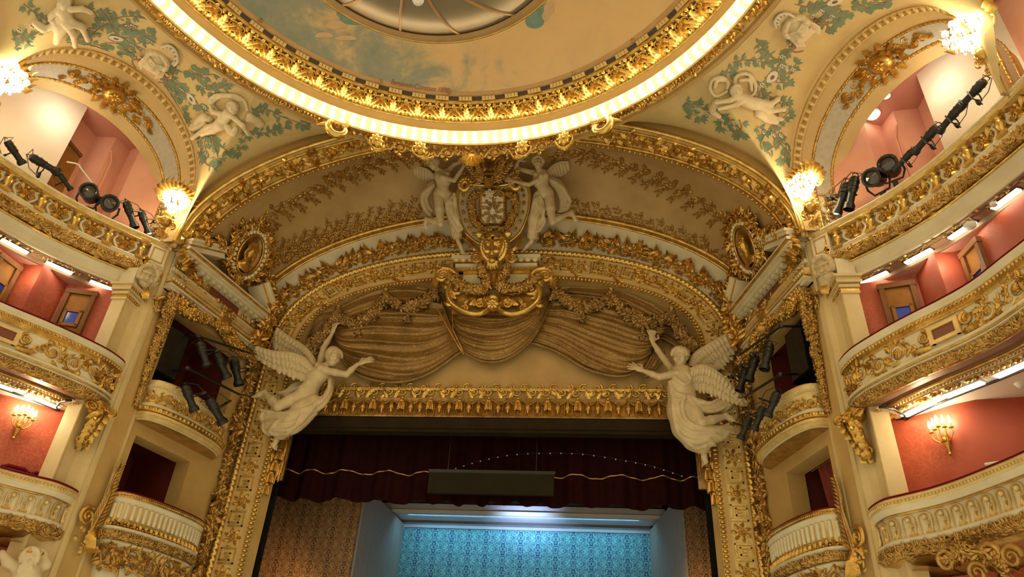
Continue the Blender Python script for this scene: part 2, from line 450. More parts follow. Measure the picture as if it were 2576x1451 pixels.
metalpaint('bronze', (0.25, 0.14, 0.045), (0.44, 0.27, 0.09), 0.36, 0.62)
paint('cream', (0.62, 0.53, 0.36), (0.74, 0.66, 0.47), 1.6, 0.5, 0.08)
paint('cream_warm', (0.60, 0.45, 0.22), (0.70, 0.55, 0.30), 1.4, 0.5, 0.08)
paint('ochre_light', (0.52, 0.35, 0.14), (0.60, 0.42, 0.18), 1.3, 0.5, 0.08)
paint('ochre', (0.46, 0.29, 0.10), (0.56, 0.37, 0.14), 1.3, 0.5, 0.08)
paint('vault_ochre', (0.40, 0.255, 0.10), (0.52, 0.34, 0.14), 1.1, 0.6, 0.08)
paint('pendentive_ochre', (0.56, 0.42, 0.19), (0.65, 0.50, 0.25), 1.7, 0.6, 0.1, lo=0.3, hi=0.75)
paint('stone', (0.50, 0.385, 0.215), (0.64, 0.51, 0.31), 3.5, 0.5, 0.12, 30)
paint('stone_pale', (0.62, 0.50, 0.32), (0.72, 0.60, 0.41), 3.0, 0.55, 0.1, 30)
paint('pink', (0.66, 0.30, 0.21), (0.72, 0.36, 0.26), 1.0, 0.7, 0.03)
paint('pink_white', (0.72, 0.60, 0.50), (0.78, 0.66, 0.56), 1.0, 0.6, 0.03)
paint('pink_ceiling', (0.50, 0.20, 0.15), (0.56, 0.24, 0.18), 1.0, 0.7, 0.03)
paint('room_ceiling', (0.42, 0.17, 0.13), (0.48, 0.21, 0.16), 1.0, 0.7, 0.03)
paint('white_paint', (0.74, 0.68, 0.60), (0.80, 0.74, 0.66), 1.0, 0.6, 0.03)
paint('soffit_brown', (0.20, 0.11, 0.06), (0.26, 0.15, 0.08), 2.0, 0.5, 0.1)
paint('panel_red', (0.15, 0.035, 0.02), (0.19, 0.05, 0.03), 3.0, 0.35, 0.03)
paint('velvet', (0.10, 0.006, 0.008), (0.15, 0.010, 0.012), 6.0, 0.85, 0.1, 60)
paint('wood', (0.25, 0.105, 0.022), (0.34, 0.155, 0.038), 3.0, 0.4, 0.08, 40)
paint('wood_dark', (0.16, 0.07, 0.03), (0.22, 0.10, 0.04), 3.0, 0.45, 0.08, 40)
paint('black_metal', (0.006, 0.006, 0.005), (0.015, 0.014, 0.012), 6.0, 0.42, 0.1, 60)
paint('black_cloth', (0.004, 0.004, 0.004), (0.008, 0.008, 0.007), 6.0, 0.9, 0.0)
paint('screen_olive', (0.019, 0.015, 0.007), (0.023, 0.018, 0.009), 2.0, 0.7, 0.0)
paint('dark_beam', (0.020, 0.012, 0.005), (0.028, 0.018, 0.008), 2.0, 0.6, 0.05)
paint('set_grey', (0.20, 0.18, 0.20), (0.24, 0.22, 0.24), 2.0, 0.6, 0.05)
paint('set_white', (0.50, 0.46, 0.52), (0.56, 0.52, 0.58), 2.0, 0.5, 0.02)
paint('bowl_glass', (0.22, 0.19, 0.135), (0.26, 0.225, 0.165), 1.2, 0.3, 0.0)
paint('wood_gold', (0.42, 0.24, 0.09), (0.50, 0.30, 0.12), 2.0, 0.35, 0.05)
paint('leaf_green', (0.13, 0.20, 0.13), (0.21, 0.28, 0.18), 4.0, 0.6, 0.0)
paint('twig', (0.26, 0.15, 0.09), (0.34, 0.20, 0.12), 4.0, 0.6, 0.0)
paint('flower_white', (0.62, 0.56, 0.48), (0.70, 0.64, 0.55), 4.0, 0.6, 0.0)
paint('flower_brown', (0.17, 0.09, 0.05), (0.22, 0.12, 0.06), 4.0, 0.6, 0.0)
paint('steel_blue', (0.16, 0.18, 0.22), (0.2, 0.22, 0.27), 4.0, 0.6, 0.0)
paint('grey_mosaic', (0.40, 0.345, 0.26), (0.50, 0.44, 0.34), 9.0, 0.55, 0.5, 9.0)
paint('dark_slot', (0.05, 0.035, 0.025), (0.07, 0.05, 0.035), 4.0, 0.6, 0.0)
paint('white_plastic', (0.7, 0.68, 0.62), (0.76, 0.74, 0.68), 4.0, 0.4, 0.0)
NT('blue_glass').set((0.02, 0.035, 0.30), 0.12, 0, 0.6, emit=(0.05, 0.08, 0.5), es=0.06)
NT('lens_glass').set((0.04, 0.035, 0.03), 0.08, 0, 0.9)
NT('lens_glow').set((0.9, 0.85, 0.75), 0.2, 0, emit=(1.0, 0.85, 0.65), es=2.0)
NT('bulb').set((1, 0.9, 0.7), 0.3, emit=(1.0, 0.83, 0.48), es=21)
NT('candle_bulb').set((1, 0.9, 0.7), 0.3, emit=(1.0, 0.84, 0.52), es=30)
NT('crystal_bulb').set((1, 0.9, 0.7), 0.3, emit=(1.0, 0.86, 0.54), es=20)
NT('tube_light').set((1, 0.95, 0.85), 0.3, emit=(1.0, 0.87, 0.62), es=11)
NT('down_light').set((1, 0.95, 0.85), 0.3, emit=(1.0, 0.88, 0.68), es=6)
t = NT('crystal'); t.set((0.9, 0.85, 0.7), 0.08, 0); t.b.inputs['Transmission Weight'].default_value = 0.85
# mottled red wall paper
def wallpaper(name, c1, c2, c3):
    t = NT(name); v = t.coord(); f = t.noise(v, 1.1, 3, 0.5); g = t.noise(v, 7.5, 3, 0.6, 1.2)
    vein = t.ramp(g, [(0.44, (0, 0, 0)), (0.50, (1, 1, 1)), (0.56, (0, 0, 0))])
    sel = t.math('MULTIPLY', vein, t.ramp(t.noise(v, 0.55, 2), [(0.46, (0, 0, 0)), (0.62, (1, 1, 1))]))
    base = t.ramp(f, [(0.35, c1), (0.7, c2)]); t.set(t.mix(t.math('MULTIPLY', sel, 0.65), base, c3), 0.6)
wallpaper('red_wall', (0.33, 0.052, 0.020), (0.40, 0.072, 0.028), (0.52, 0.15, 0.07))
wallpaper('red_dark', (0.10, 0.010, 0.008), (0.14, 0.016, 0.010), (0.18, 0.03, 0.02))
# damask: half-drop repeat of mirrored noise plus a medallion
def damask(name, ground, figure, px, pz, ax='x', rough=0.6, thr=0.5, dark=None):
    t = NT(name); tc = t.n('ShaderNodeTexCoord'); sp = t.n('ShaderNodeSeparateXYZ'); t.l(tc.outputs['Object'], sp.inputs[0])
    x = sp.outputs[0] if ax == 'x' else sp.outputs[1]; z = sp.outputs[2]
    xs = t.math('DIVIDE', x, px); col = t.math('FLOOR', xs)
    odd = t.math('MULTIPLY', t.math('FLOORED_MODULO', col, 2.0), 0.5)
    zs = t.math('ADD', t.math('DIVIDE', z, pz), odd)
    fx = t.math('ABSOLUTE', t.math('SUBTRACT', t.math('FRACT', xs), 0.5)); fz = t.math('SUBTRACT', t.math('FRACT', zs), 0.5)
    az = t.math('PINGPONG', t.math('ADD', zs, 0.0), 0.5)
    cb = t.n('ShaderNodeCombineXYZ'); t.l(t.math('MULTIPLY', fx, 4.0), cb.inputs[0]); t.l(t.math('MULTIPLY', az, 5.0), cb.inputs[1])
    nz = t.noise(cb.outputs[0], 1.55, 2, 0.5, 0.9)
    ln = t.ramp(nz, [(thr-0.075, (0, 0, 0)), (thr-0.055, (1, 1, 1)), (thr-0.005, (1, 1, 1)), (thr+0.015, (0, 0, 0))])
    ln2 = t.ramp(nz, [(thr+0.075, (0, 0, 0)), (thr+0.09, (1, 1, 1)), (thr+0.12, (1, 1, 1)), (thr+0.135, (0, 0, 0))])
    # heart-shaped medallion: radius grows with the cleft at the top
    rr = t.math('SQRT', t.math('ADD', t.math('POWER', t.math('MULTIPLY', fx, 3.2), 2.0), t.math('POWER', t.math('SUBTRACT', t.math('MULTIPLY', fz, 2.9), t.math('MULTIPLY', t.math('SQRT', fx), 0.55)), 2.0)))
    med = t.ramp(rr, [(0.0, (0.75, 0.75, 0.75)), (0.26, (0.75, 0.75, 0.75)), (0.30, (0, 0, 0)), (0.40, (0, 0, 0)), (0.43, (1, 1, 1)), (0.50, (1, 1, 1)), (0.54, (0, 0, 0))])
    out_ = t.ramp(rr, [(0.52, (0, 0, 0)), (0.58, (1, 1, 1))])
    f = t.math('MAXIMUM', t.math('MULTIPLY', t.math('MAXIMUM', ln, ln2), out_), med)
    t.set(t.mix(f, ground, figure), rough)
damask('damask_blue', (0.24, 0.60, 0.62), (0.012, 0.05, 0.20), 0.62, 0.80)
damask('damask_orange', (0.40, 0.21, 0.085), (0.05, 0.02, 0.008), 0.52, 0.66)
damask('damask_grey', (0.42, 0.35, 0.30), (0.31, 0.245, 0.20), 0.5, 0.6, 'y')
# brocade of the carved swags
t = NT('brocade'); v = t.coord(); f = t.noise(v, 1.6, 4, 0.6); g = t.noise(v, 20.0, 3, 0.65, 0.9)
spots = t.ramp(g, [(0.56, (0, 0, 0)), (0.63, (1, 1, 1))])
t.set(t.mix(t.math('MULTIPLY', spots, 0.55), t.ramp(f, [(0.3, (0.19, 0.10, 0.026)), (0.7, (0.33, 0.19, 0.06))]), (0.62, 0.39, 0.11)), 0.38, 0.40)
t.bump(g, 0.35, 0.02)
paint('cloth_ochre', (0.42, 0.265, 0.095), (0.52, 0.335, 0.13), 0.9, 0.6, 0.1, 20)
# painted dome canvas
t = NT('dome_painting'); v = t.coord(); sp = t.n('ShaderNodeSeparateXYZ'); t.l(v, sp.inputs[0])
f = t.noise(v, 0.75, 5, 0.6, 0.6); g = t.noise(v, 1.7, 6, 0.7, 0.4)
grad = t.math('MULTIPLY', t.math('ADD', sp.outputs[0], 0.2), -0.042)
cloud = t.math('ADD', t.math('ADD', f, grad), t.math('MULTIPLY', t.math('SUBTRACT', g, 0.5), 0.35))
c = t.ramp(cloud, [(0.30, (0.64, 0.43, 0.20)), (0.50, (0.58, 0.40, 0.20)), (0.575, (0.42, 0.34, 0.20)), (0.64, (0.28, 0.28, 0.21)), (0.80, (0.20, 0.23, 0.19))])
c = t.mix(t.ramp(t.noise(v, 3.1, 5, 0.7), [(0.55, (0, 0, 0)), (0.75, (0.35, 0.35, 0.35))]), c, (0.62, 0.36, 0.16))
t.set(c, 0.55); t.bump(g, 0.1, 0.02)
paint('painted_red', (0.28, 0.07, 0.03), (0.32, 0.09, 0.04), 4.0, 0.6, 0.0)
paint('painted_teal', (0.12, 0.22, 0.20), (0.18, 0.28, 0.25), 4.0, 0.6, 0.0)
paint('painted_flesh', (0.50, 0.34, 0.20), (0.58, 0.40, 0.24), 4.0, 0.6, 0.0)
paint('curtain_red', (0.013, 0.0016, 0.0014), (0.020, 0.0025, 0.002), 5.0, 0.85, 0.05, 40)
paint('box_curtain', (0.16, 0.018, 0.012), (0.24, 0.035, 0.02), 3.0, 0.75, 0.05, 40)
# ------------------------------------------------------------------ shared geometry of the place
RC = np.array([0.0, 6.45])                       # axis of the dome ring
VA, VB, VZ = 7.75, 4.10, 10.6                    # stage arch: half width, rise, springing
EA, EB = 8.15, 4.60                              # its outer edge on the front plane
YF, YV, YB = 13.90, 14.70, 18.05                 # front plane, end of arch soffit, back of vault
SA, SB = np.array([8.0, 13.7]), np.array([10.35, 9.75])   # diagonal side arch, plan line
ST = nrm(SB-SA); SN = np.array([-ST[1], ST[0]]); SN = SN if SN[0] > 0 else -SN
def Sp(u, z, off=0.0):
    u = np.asarray(u, float); z = np.asarray(z, float); off = np.asarray(off, float)
    xy = SA+u[..., None]*ST+off[..., None]*SN
    return np.concatenate([xy, np.broadcast_to(z, u.shape)[..., None]], -1)
WA, WB = np.array([8.0, 14.2]), np.array([7.0, 18.2])     # wall of the stage boxes, plan line
WT = nrm(WB-WA); WN = np.array([-WT[1], WT[0]]); WN = WN if WN[0] < 0 else -WN    # WN points into the hall
def Wp(u, z, off=0.0):
    u = np.asarray(u, float); z = np.asarray(z, float); off = np.broadcast_to(np.asarray(off, float), u.shape)
    xy = WA+u[..., None]*WT+off[..., None]*WN
    return np.concatenate([xy, np.broadcast_to(z, u.shape)[..., None]], -1)
def Wv(u, z, off=0.0): return Wp(np.array([u]), np.array([z]), off)[0]
WT3, WN3, ZV = np.array([*WT, 0]), np.array([*WN, 0]), np.array([0, 0, 1.0])
def side_arch(lam, n=60, z0=10.5):
    """line lam (0 outer edge .. 1 inner edge) of the side arch, right side"""
    a = 2.45+(2.22-2.45)*lam; b = 2.75+(1.72-2.75)*lam; c = 2.12+0.22*lam; zs = 12.1; off = 1.25*lam**1.15
    th = np.linspace(np.pi, 0, n); u = c+a*np.cos(th); z = zs+b*np.sin(th)
    u = np.concatenate([[c-a, c-a], u, [c+a, c+a]]); z = np.concatenate([[z0, 0.5*(z0+zs)], z, [0.5*(z0+zs), z0]])
    return Sp(u, z, np.full(len(u), off))
def ell_arch(a, b, Y, n=80, z0=VZ, t0=0.0):
    th = np.linspace(t0, np.pi-t0, n); return np.stack([a*np.cos(th), np.full(n, Y), z0+b*np.sin(th)], -1)
def supell(a, b, zc, e, n=90, zlow=2.2):
    th = np.linspace(0, np.pi, n); c, s = np.cos(th), np.sin(th)
    x = a*np.sign(c)*np.abs(c)**(2/e); z = zc+b*np.abs(s)**(2/e)
    zj = np.linspace(zlow, zc, 26)[:-1]
    return np.concatenate([np.stack([np.full(25, a), zj], -1), np.stack([x, z], -1), np.stack([np.full(25, -a), zj[::-1]], -1)])
FR0, FR1 = supell(6.03, 2.74, 9.6, 2.7), supell(6.86, 3.72, 9.6, 2.4)
def fr(lam, Y):
    """line of the proscenium frame: 0 bead edge, 1 rope"""
    xz = FR0*(1-lam)+FR1*lam
    return np.stack([xz[:, 0], np.full(len(xz), Y), xz[:, 1]], -1)
def fr_strip(lam, Y):
    P = fr(lam, Y); U = nrm(fr(lam+0.3, Y)-fr(lam-0.3, Y)); return Strip(P, U, np.array([0, -1.0, 0]))
def ruled(P, Q, k=2):
    t = np.linspace(0, 1, k); V = P[:, None]*(1-t)[None, :, None]+Q[:, None]*t[None, :, None]
    return V.reshape(-1, 3), grid_faces(len(P), k)
def vert_wall(path, z0, z1):
    path = np.asarray(path, float); n = len(path)
    return np.concatenate([np.c_[path, np.full(n, z0)], np.c_[path, np.full(n, z1)]]), np.array([(i, i+1, n+i+1, n+i) for i in range(n-1)])
def flat_poly(path, z):
    path = np.asarray(path, float); return np.c_[path, np.full(len(path), z)], np.arange(len(path)).reshape(1, -1)
def wall_grid(u0, u1, z0, z1, holes, fn):
    us = sorted({u0, u1, *[h[0] for h in holes], *[h[1] for h in holes]}); zs = sorted({z0, z1, *[h[2] for h in holes], *[h[3] for h in holes]})
    mb = MB()
    for a, b in zip(us[:-1], us[1:]):
        for c, d in zip(zs[:-1], zs[1:]):
            if any(h[0] <= (a+b)/2 <= h[1] and h[2] <= (c+d)/2 <= h[3] for h in holes): continue
            mb.add((fn(np.array([a, b, b, a]), np.array([c, c, d, d])), np.array([[0, 1, 2, 3]])))
    return mb
SIDES = (('left', True), ('right', False))
rnd = random.Random(7)

# ------------------------------------------------------------------ vault over the proscenium
mb = MB()
th = np.linspace(0.0, np.pi, 90); v = np.linspace(0, 1, 18)
TH, VV = np.meshgrid(th, v, indexing='ij')
bul = 1.25*np.sin(np.pi*VV)**0.9*np.sin(TH)**2
vault = np.stack([VA*np.cos(TH), YV+(YB-YV)*VV, VZ+VB*np.sin(TH)+bul], -1)
mb.add((vault.reshape(-1, 3), grid_faces(90, 18)))
ceiling_vault = struct(mb.build('ceiling_vault', 'vault_ochre', sharp=180))
def vault_pt(t, w):
    """point and inward normal of the vault (t angle, w depth 0..1)"""
    def f(t, w): return np.array([VA*math.cos(t), YV+(YB-YV)*w, VZ+VB*math.sin(t)+1.25*math.sin(math.pi*w)**0.9*math.sin(t)**2])
    e = 1e-3; p = f(t, w); n = nrm(np.cross(f(t+e, w)-p, f(t, min(w+e, 1))-f(t, min(w+e, 1)-e)))
    c = np.array([0, p[1], VZ]); n = n if n@(c-p) > 0 else -n
    return p, n
# arch face band, roll and soffit
mb = MB(); mb.add(ruled(ell_arch(EA, EB, YF-0.02), ell_arch(VA+0.06, VB+0.06, YF-0.02)))
arch_band = mb.build('trim_1', 'ochre', sharp=180); struct(arch_band)
mb = MB(); mb.add(ruled(ell_arch(VA, VB, YF), ell_arch(VA, VB, YV), 4)); soff = mb.build('arch_soffit', 'gold_pale', arch_band, sharp=180)
mb = MB(); mb.add(tube(ell_arch(VA+0.05, VB+0.05, YF-0.02, 120), 0.06, 8)); mb.build('gold_roll', 'gold_bright', arch_band)
mb = MB(); mb.add(tube(ell_arch(EA, EB, YF-0.03, 120), 0.04, 6)); mb.build('edge_moulding', 'ochre', arch_band)
AN = lambda P: nrm(np.stack([-P[:, 0]/VA**2, 0*P[:, 0], -(P[:, 2]-VZ)/VB**2], -1)+1e-9)
Pm = ell_arch(VA-0.01, VB-0.01, (YF+YV)/2-0.03, 160, t0=0.02); st_soff = Strip(Pm, np.array([0, 1.0, 0]), AN(Pm))
mb = MB(); put = lambda q: st_soff.put(mb, q)
nb = 44; p = st_soff.L/nb
for i in range(nb):                       # blocks alternate with leaf bunches
    x = (i+0.5)*p
    for k in range(7):
        put(r2(acan(0.27, 0.19, 0.07, 3, 0.06), x+rnd.uniform(-0.08, 0.08), rnd.uniform(-0.16, 0.16), rnd.random()*6.28))
    put(r2(volute(0.10, 1.4, 0.024, 14), x-0.10, 0.12, 1)); put(r2(volute(0.10, 1.4, 0.024, 14, d=-1), x+0.10, -0.12, 2))
    put(dome(0.05, 0.07, 6, 3, x, 0))
mb.build('leaf_frieze', 'gold', arch_band, kind='stuff')
bm = MB(); bm.add((box(-0.065, 0.065, -0.09, 0.09, -0.02, 0.05))); bm.add(box(-0.045, 0.045, -0.065, 0.065, 0.05, 0.062)); bme = bm.mesh('frieze_block', sharp=30); bme.materials.append(M['gold_bright'])
for i in range(nb+1):
    x = min(max(i*p, 0.02), st_soff.L-0.02); P, X, Y, Z = st_soff.frame(x); inst('frieze_block', bme, arch_band, P, X, Y, Z)
mb = MB()
for y, r in ((YV-0.08, 0.055), (YF+0.12, 0.04)): mb.add(tube(ell_arch(VA-0.02, VB-0.02, y, 120), r, 6))
Pb = ell_arch(VA-0.05, VB-0.05, YV+0.02, 200, t0=0.03); stb = Strip(Pb, np.array([0, 1.0, 0]), AN(Pb))
for i in range(int(stb.L/0.15)): stb.put(mb, dome(0.05, 0.05, 6, 2, (i+0.5)*0.15, 0))
mb.build('bead_row', 'gold', arch_band, kind='stuff')

# ------------------------------------------------------------------ pendentives (one curved surface each side) and what lies behind the ring
def pendentive_grid(nv=16):
    B = []
    for t in np.linspace(np.pi/2, 0.0, 40): B.append((min(EA*math.cos(t), 7.74), YF-0.03, VZ+EB*math.sin(t)))
    P = side_arch(0.0, 50, 10.6); B += [tuple(q) for q in P]
    for t in np.linspace(np.pi, np.pi*0.35, 24):     # the next arch towards the house
        q = np.array([10.45, 9.5])+np.array([0.13, -0.99])*(2.6+2.5*math.cos(t)); B.append((q[0], q[1], 12.1+2.75*math.sin(t)))
    B = np.array(B); az = np.arctan2(B[:, 0]-RC[0], B[:, 1]-RC[1]); az = np.maximum.accumulate(az)
    T = np.stack([RC[0]+7.58*np.sin(az), RC[1]+7.58*np.cos(az), np.full(len(B), 13.5)], -1)
    v = np.linspace(0, 1, nv); out = nrm(np.stack([np.sin(az), np.cos(az), np.full(len(az), 0.6)], -1))
    L = np.linalg.norm(B-T, axis=1)
    return B[:, None]*(1-v)[None, :, None]+T[:, None]*v[None, :, None]+(out*(0.10*L)[:, None])[:, None]*np.sin(np.pi*v)[None, :, None]
PG = pendentive_grid()
for _ in range(120):                                # ease the crease between the two arches
    Q = PG.copy(); Q[1:-1, 1:-1] = 0.5*PG[1:-1, 1:-1]+0.125*(PG[:-2, 1:-1]+PG[2:, 1:-1])*1.4+0.075*(PG[1:-1, :-2]+PG[1:-1, 2:])*1.0; PG = Q
PGF = grid_faces(PG.shape[0], PG.shape[1])
from mathutils.bvhtree import BVHTree
PEND = {}; BV = {}
for side, mir in SIDES:
    mb = MB(); mb.add((PG.reshape(-1, 3), PGF)); PEND[side] = struct(mb.build('ceiling_'+side, 'pendentive_ochre', mir=mir, sharp=180))
    V = PG.reshape(-1, 3)*np.array([-1 if mir else 1, 1, 1]); BV[side] = BVHTree.FromPolygons([Vector(q) for q in V], [tuple(f) for f in PGF])
def hit(bv, x, y):
    d = nrm(ray(x, y)); h = bv.ray_cast(Vector(CO), Vector(d))
    if h[0] is None: return None, None
    n = np.array(h[1]); n = n if n@d < 0 else -n
    return np.array(h[0]), n

# ------------------------------------------------------------------ dome ring: cornice with bulbs, leaf frieze, dentils
def circ(r, z, n=200, a0=-np.pi, a1=np.pi):
    a = np.linspace(a0, a1, n); return np.stack([RC[0]+r*np.sin(a), RC[1]+r*np.cos(a), np.full(n, z)], -1)
def ringprof(prof, n=220):
    a = np.linspace(-np.pi, np.pi, n, endpoint=False); prof = np.asarray(prof, float)
    V = np.stack([RC[0]+prof[None, :, 0]*np.sin(a)[:, None], RC[1]+prof[None, :, 0]*np.cos(a)[:, None], np.broadcast_to(prof[None, :, 1], (n, len(prof)))], -1)
    return V.reshape(-1, 3), grid_faces(n, len(prof), True, False)
ring = thing('dome_cornice', 'gilded circular cornice ringed with bare light bulbs under the painted dome', 'cornice', (0, 6.45, 13.3))
mb = MB(); mb.add(ringprof([(7.6, 13.62), (7.58, 13.46), (7.50, 13.36), (7.42, 13.36), (7.38, 13.44), (7.30, 13.46)])); mb.build('outer_moulding', 'ochre', ring)
mb = MB(); mb.add(ringprof([(7.40, 13.43), (7.30, 13.46), (7.18, 13.40), (7.08, 13.30), (7.02, 13.27), (6.99, 13.30), (6.985, 13.40)])); mb.build('lamp_gutter', 'gold_pale', ring)
mb = MB(); mb.add(ringprof([(6.985, 13.36), (6.985, 13.52), (6.95, 13.565), (6.90, 13.57)])); mb.build('reflector_cove', 'ochre', ring)
mb = MB(); mb.add(ringprof([(6.91, 13.57), (6.805, 13.565), (6.80, 13.59), (6.815, 13.61)])); mb.build('shading_ledge', 'gold_pale', ring)  # added ledge, keeps the bulb light off the plain band above
mb = MB(); mb.add(ringprof([(6.81, 13.60), (6.795, 13.66), (6.77, 13.74), (6.755, 13.80)])); mb.build('plain_band', 'ochre_light', ring)
mb = MB(); mb.add(ringprof([(6.755, 13.80), (6.735, 13.79), (6.71, 13.82), (6.71, 13.86)])); mb.build('gold_lip', 'gold_bright', ring)
mb = MB(); mb.add(ringprof([(6.71, 13.85), (6.60, 13.90), (6.45, 13.935), (6.30, 13.945), (6.22, 13.93), (6.19, 13.94)])); mb.build('frieze_ground', 'bronze', ring)
mb = MB(); mb.add(ringprof([(6.20, 13.92), (6.17, 13.93), (6.15, 13.97), (6.15, 13.99)])); mb.build('gold_fillet', 'gold', ring)
mb = MB(); mb.add(ringprof([(6.16, 13.98), (6.13, 14.0), (6.08, 14.05), (6.07, 14.09)])); mb.build('dentil_band', 'dark_slot', ring)
mb = MB(); mb.add(ringprof([(6.08, 14.06), (6.05, 14.06), (5.97, 14.11), (5.95, 14.16)])); mb.build('inner_moulding', 'wood_gold', ring)
NM = 64
# one acanthus motif (x along the ring, y towards the axis, z towards the floor)
mb = MB(); A = lambda q: mb.add(q)
A(r2(acan(0.50, 0.26, 0.07, 5, 0.05), 0, -0.02, math.pi/2))
for sg in (-1, 1):
    A(r2(acan(0.47, 0.17, 0.06, 5, 0.05, bend=-0.30*sg), 0.07*sg, -0.02, math.pi/2-sg*0.20)); A(r2(acan(0.42, 0.15, 0.06, 4, 0.05, bend=-0.45*sg), 0.15*sg, -0.02, math.pi/2-sg*0.25))
    A(r2(acan(0.34, 0.14, 0.05, 4, 0.05, bend=0.5*sg), 0.29*sg, -0.01, math.pi/2+sg*0.10)); A(r2(volute(0.10, 1.5, 0.024, 18, d=sg), 0.21*sg, 0.33, 1.2 if sg > 0 else 1.9)); A(r2(volute(0.07, 1.3, 0.018, 16, d=-sg), 0.20*sg, 0.12, 1.2 if sg > 0 else 1.9))
    A(r2(leaf(0.22, 0.09, 0.03, 0.03, bend=0.4*sg), 0.12*sg, 0.18, math.pi/2-sg*0.9)); A(r2(leaf(0.18, 0.09, 0.03, 0.03), 0.27*sg, 0.36, math.pi/2-sg*0.3)); A(r2(acan(0.2, 0.14, 0.04, 3, 0.04), 0.30*sg, 0.22, math.pi/2+sg*0.5)); A(r2(acan(0.18, 0.12, 0.04, 3, 0.04), 0.09*sg, 0.38, math.pi/2-sg*0.4))
A(dome(0.06, 0.07, 8, 3, 0, 0.50)); A(dome(0.03, 0.04, 6, 3, 0.33, 0.45)); A(r2(rosette(0.07, 0.05, 6), 0.335, 0.40))
motif = mb.mesh('acanthus_motif', sharp=80); motif.materials.append(M['gold_bright'])
mb = MB()
for k in range(4): mb.add(box(-0.165+k*0.085, -0.165+k*0.085+0.074, -0.045, 0.05, -0.03, 0.05))
mb.add(box(-0.175, 0.175, -0.05, -0.035, -0.02, 0.06)); dent = mb.mesh('dentil', sharp=30); dent.materials.append(M['gold_pale'])
for i in range(NM):
    a = (i+0.5)*2*math.pi/NM; e = np.array([math.sin(a), math.cos(a), 0]); tng = np.array([math.cos(a), -math.sin(a), 0])
    p = np.array([RC[0], RC[1], 0])+e*6.71; y = nrm(-e+np.array([0, 0, 0.16])); z = np.cross(tng, y); z = z if z[2] < 0 else -z
    inst('acanthus_motif', motif, ring, p+np.array([0, 0, 13.84]), tng, y, z)
    p = np.array([RC[0], RC[1], 0])+e*6.11; y = nrm(-e+np.array([0, 0, 1.0])); z = np.cross(tng, y); z = z if z[2] < 0 else -z
    inst('dentil', dent, ring, p+np.array([0, 0, 14.02]), tng, y, z)
NB = 164
mb = MB(); mb.add(lathe([(0.001, -0.085), (0.05, -0.07), (0.062, -0.03), (0.05, 0.015), (0.028, 0.05), (0.026, 0.09)], 10)); bulb = mb.mesh('light_bulb', sharp=180); bulb.materials.append(M['bulb'])
for i in range(NB):
    a = (i+0.5)*2*math.pi/NB
    inst('light_bulb', bulb, ring, (RC[0]+6.885*math.sin(a), RC[1]+6.885*math.cos(a), 13.44))
# fringe of leaves along the outer lip, scrolls at the front
mb = MB(); Pc = circ(7.06, 13.25, 400, -2.4, 2.4); stl = Strip(Pc, nrm(np.stack([(Pc[:, 0]-RC[0]), (Pc[:, 1]-RC[1]), np.full(400, 3.2)], -1)), np.array([0, 0, -1.0]))
stl.N = nrm(np.cross(np.gradient(stl.P, axis=0), stl.U)); stl.N *= np.where(stl.N[:, 2:3] > 0, -1, 1)
put = lambda q: stl.put(mb, q)
x = 0.0
while x < stl.L:
    put(r2(acan(0.20, 0.15, 0.05, 3, 0.05), x, -0.06, math.pi/2+rnd.uniform(-0.5, 0.5)))
    if rnd.random() < 0.5: put(r2(acan(0.22, 0.13, 0.05, 3, 0.05), x, 0.10, rnd.random()*6.3))
    if rnd.random() < 0.16: put(r2(volute(0.09, 1.4, 0.022, 14), x, 0.12, rnd.random()*6))
    x += 0.10
mb.build('leaf_fringe', 'gold', ring, kind='stuff')
# dome canvas
def dome_z(r): return 14.12+2.3*(1-(r/5.97)**2)
mb = MB(); rr = np.linspace(5.97, 0.02, 26); mb.add(ringprof(np.stack([rr, dome_z(rr)], -1), 120))
dome_o = struct(mb.build('ceiling_dome', 'dome_painting', sharp=180))
def dome_hit(x, y):
    z = 14.6
    for _ in range(30):
        p = atZ(x, y, z); r = math.hypot(p[0]-RC[0], p[1]-RC[1]); z = 0.5*z+0.5*dome_z(min(r, 6))
    p = atZ(x, y, z); e = np.array([p[0]-RC[0], p[1]-RC[1], 0]); n = nrm(np.array([-e[0], -e[1], 0])*2*2.3/5.97**2+np.array([0, 0, -1.0]))
    return p, n
# ------------------------------------------------------------------ drum behind ring, closing off the sky
mb = MB(); mb.add(ringprof([(7.62, 13.5), (7.7, 15.3), (6.3, 16.6), (0.1, 17.2)], 80)); struct(mb.build('ceiling_drum', 'ochre', sharp=180))
# ------------------------------------------------------------------ proscenium frame
YP = 18.30
frame = thing('proscenium_frame', 'gilded basket arch frame around the stage with rope, meander and bead mouldings', 'arch', (0, 18.3, 0))
OUT = np.concatenate([np.stack([np.full(25, 7.55), np.full(25, YB), FR0[:25, 1]], -1), ell_arch(VA, VB, YB, 90), np.stack([np.full(25, -7.55), np.full(25, YB), FR0[-25:, 1]], -1)])
mb = MB(); mid = 0.5*(OUT+fr(1.12, YP))+np.array([0, 0.12, 0.05]); mb.add(ruled(OUT, mid, 4)); mb.add(ruled(mid, fr(1.12, YP), 4)); mb.build('cove_band', 'cream', frame, sharp=180)
def band(l0, l1, y0, y1, m, name):
    mb = MB(); mb.add(ruled(fr(l0, y0), fr(l1, y1), 3)); return mb.build(name, m, frame, sharp=180)
band(1.20, 1.04, YP-0.02, YP-0.05, 'cream', 'cream_fillet')
band(1.04, 0.84, YP-0.02, YP-0.02, 'gold_dark', 'rope_bed')
band(0.84, 0.78, YP-0.05, YP-0.03, 'ochre', 'fillet')
band(0.78, 0.20, YP-0.03, YP-0.03, 'gold_pale', 'meander_ground')
band(0.20, 0.02, YP-0.05, YP+0.00, 'ochre', 'inner_band')
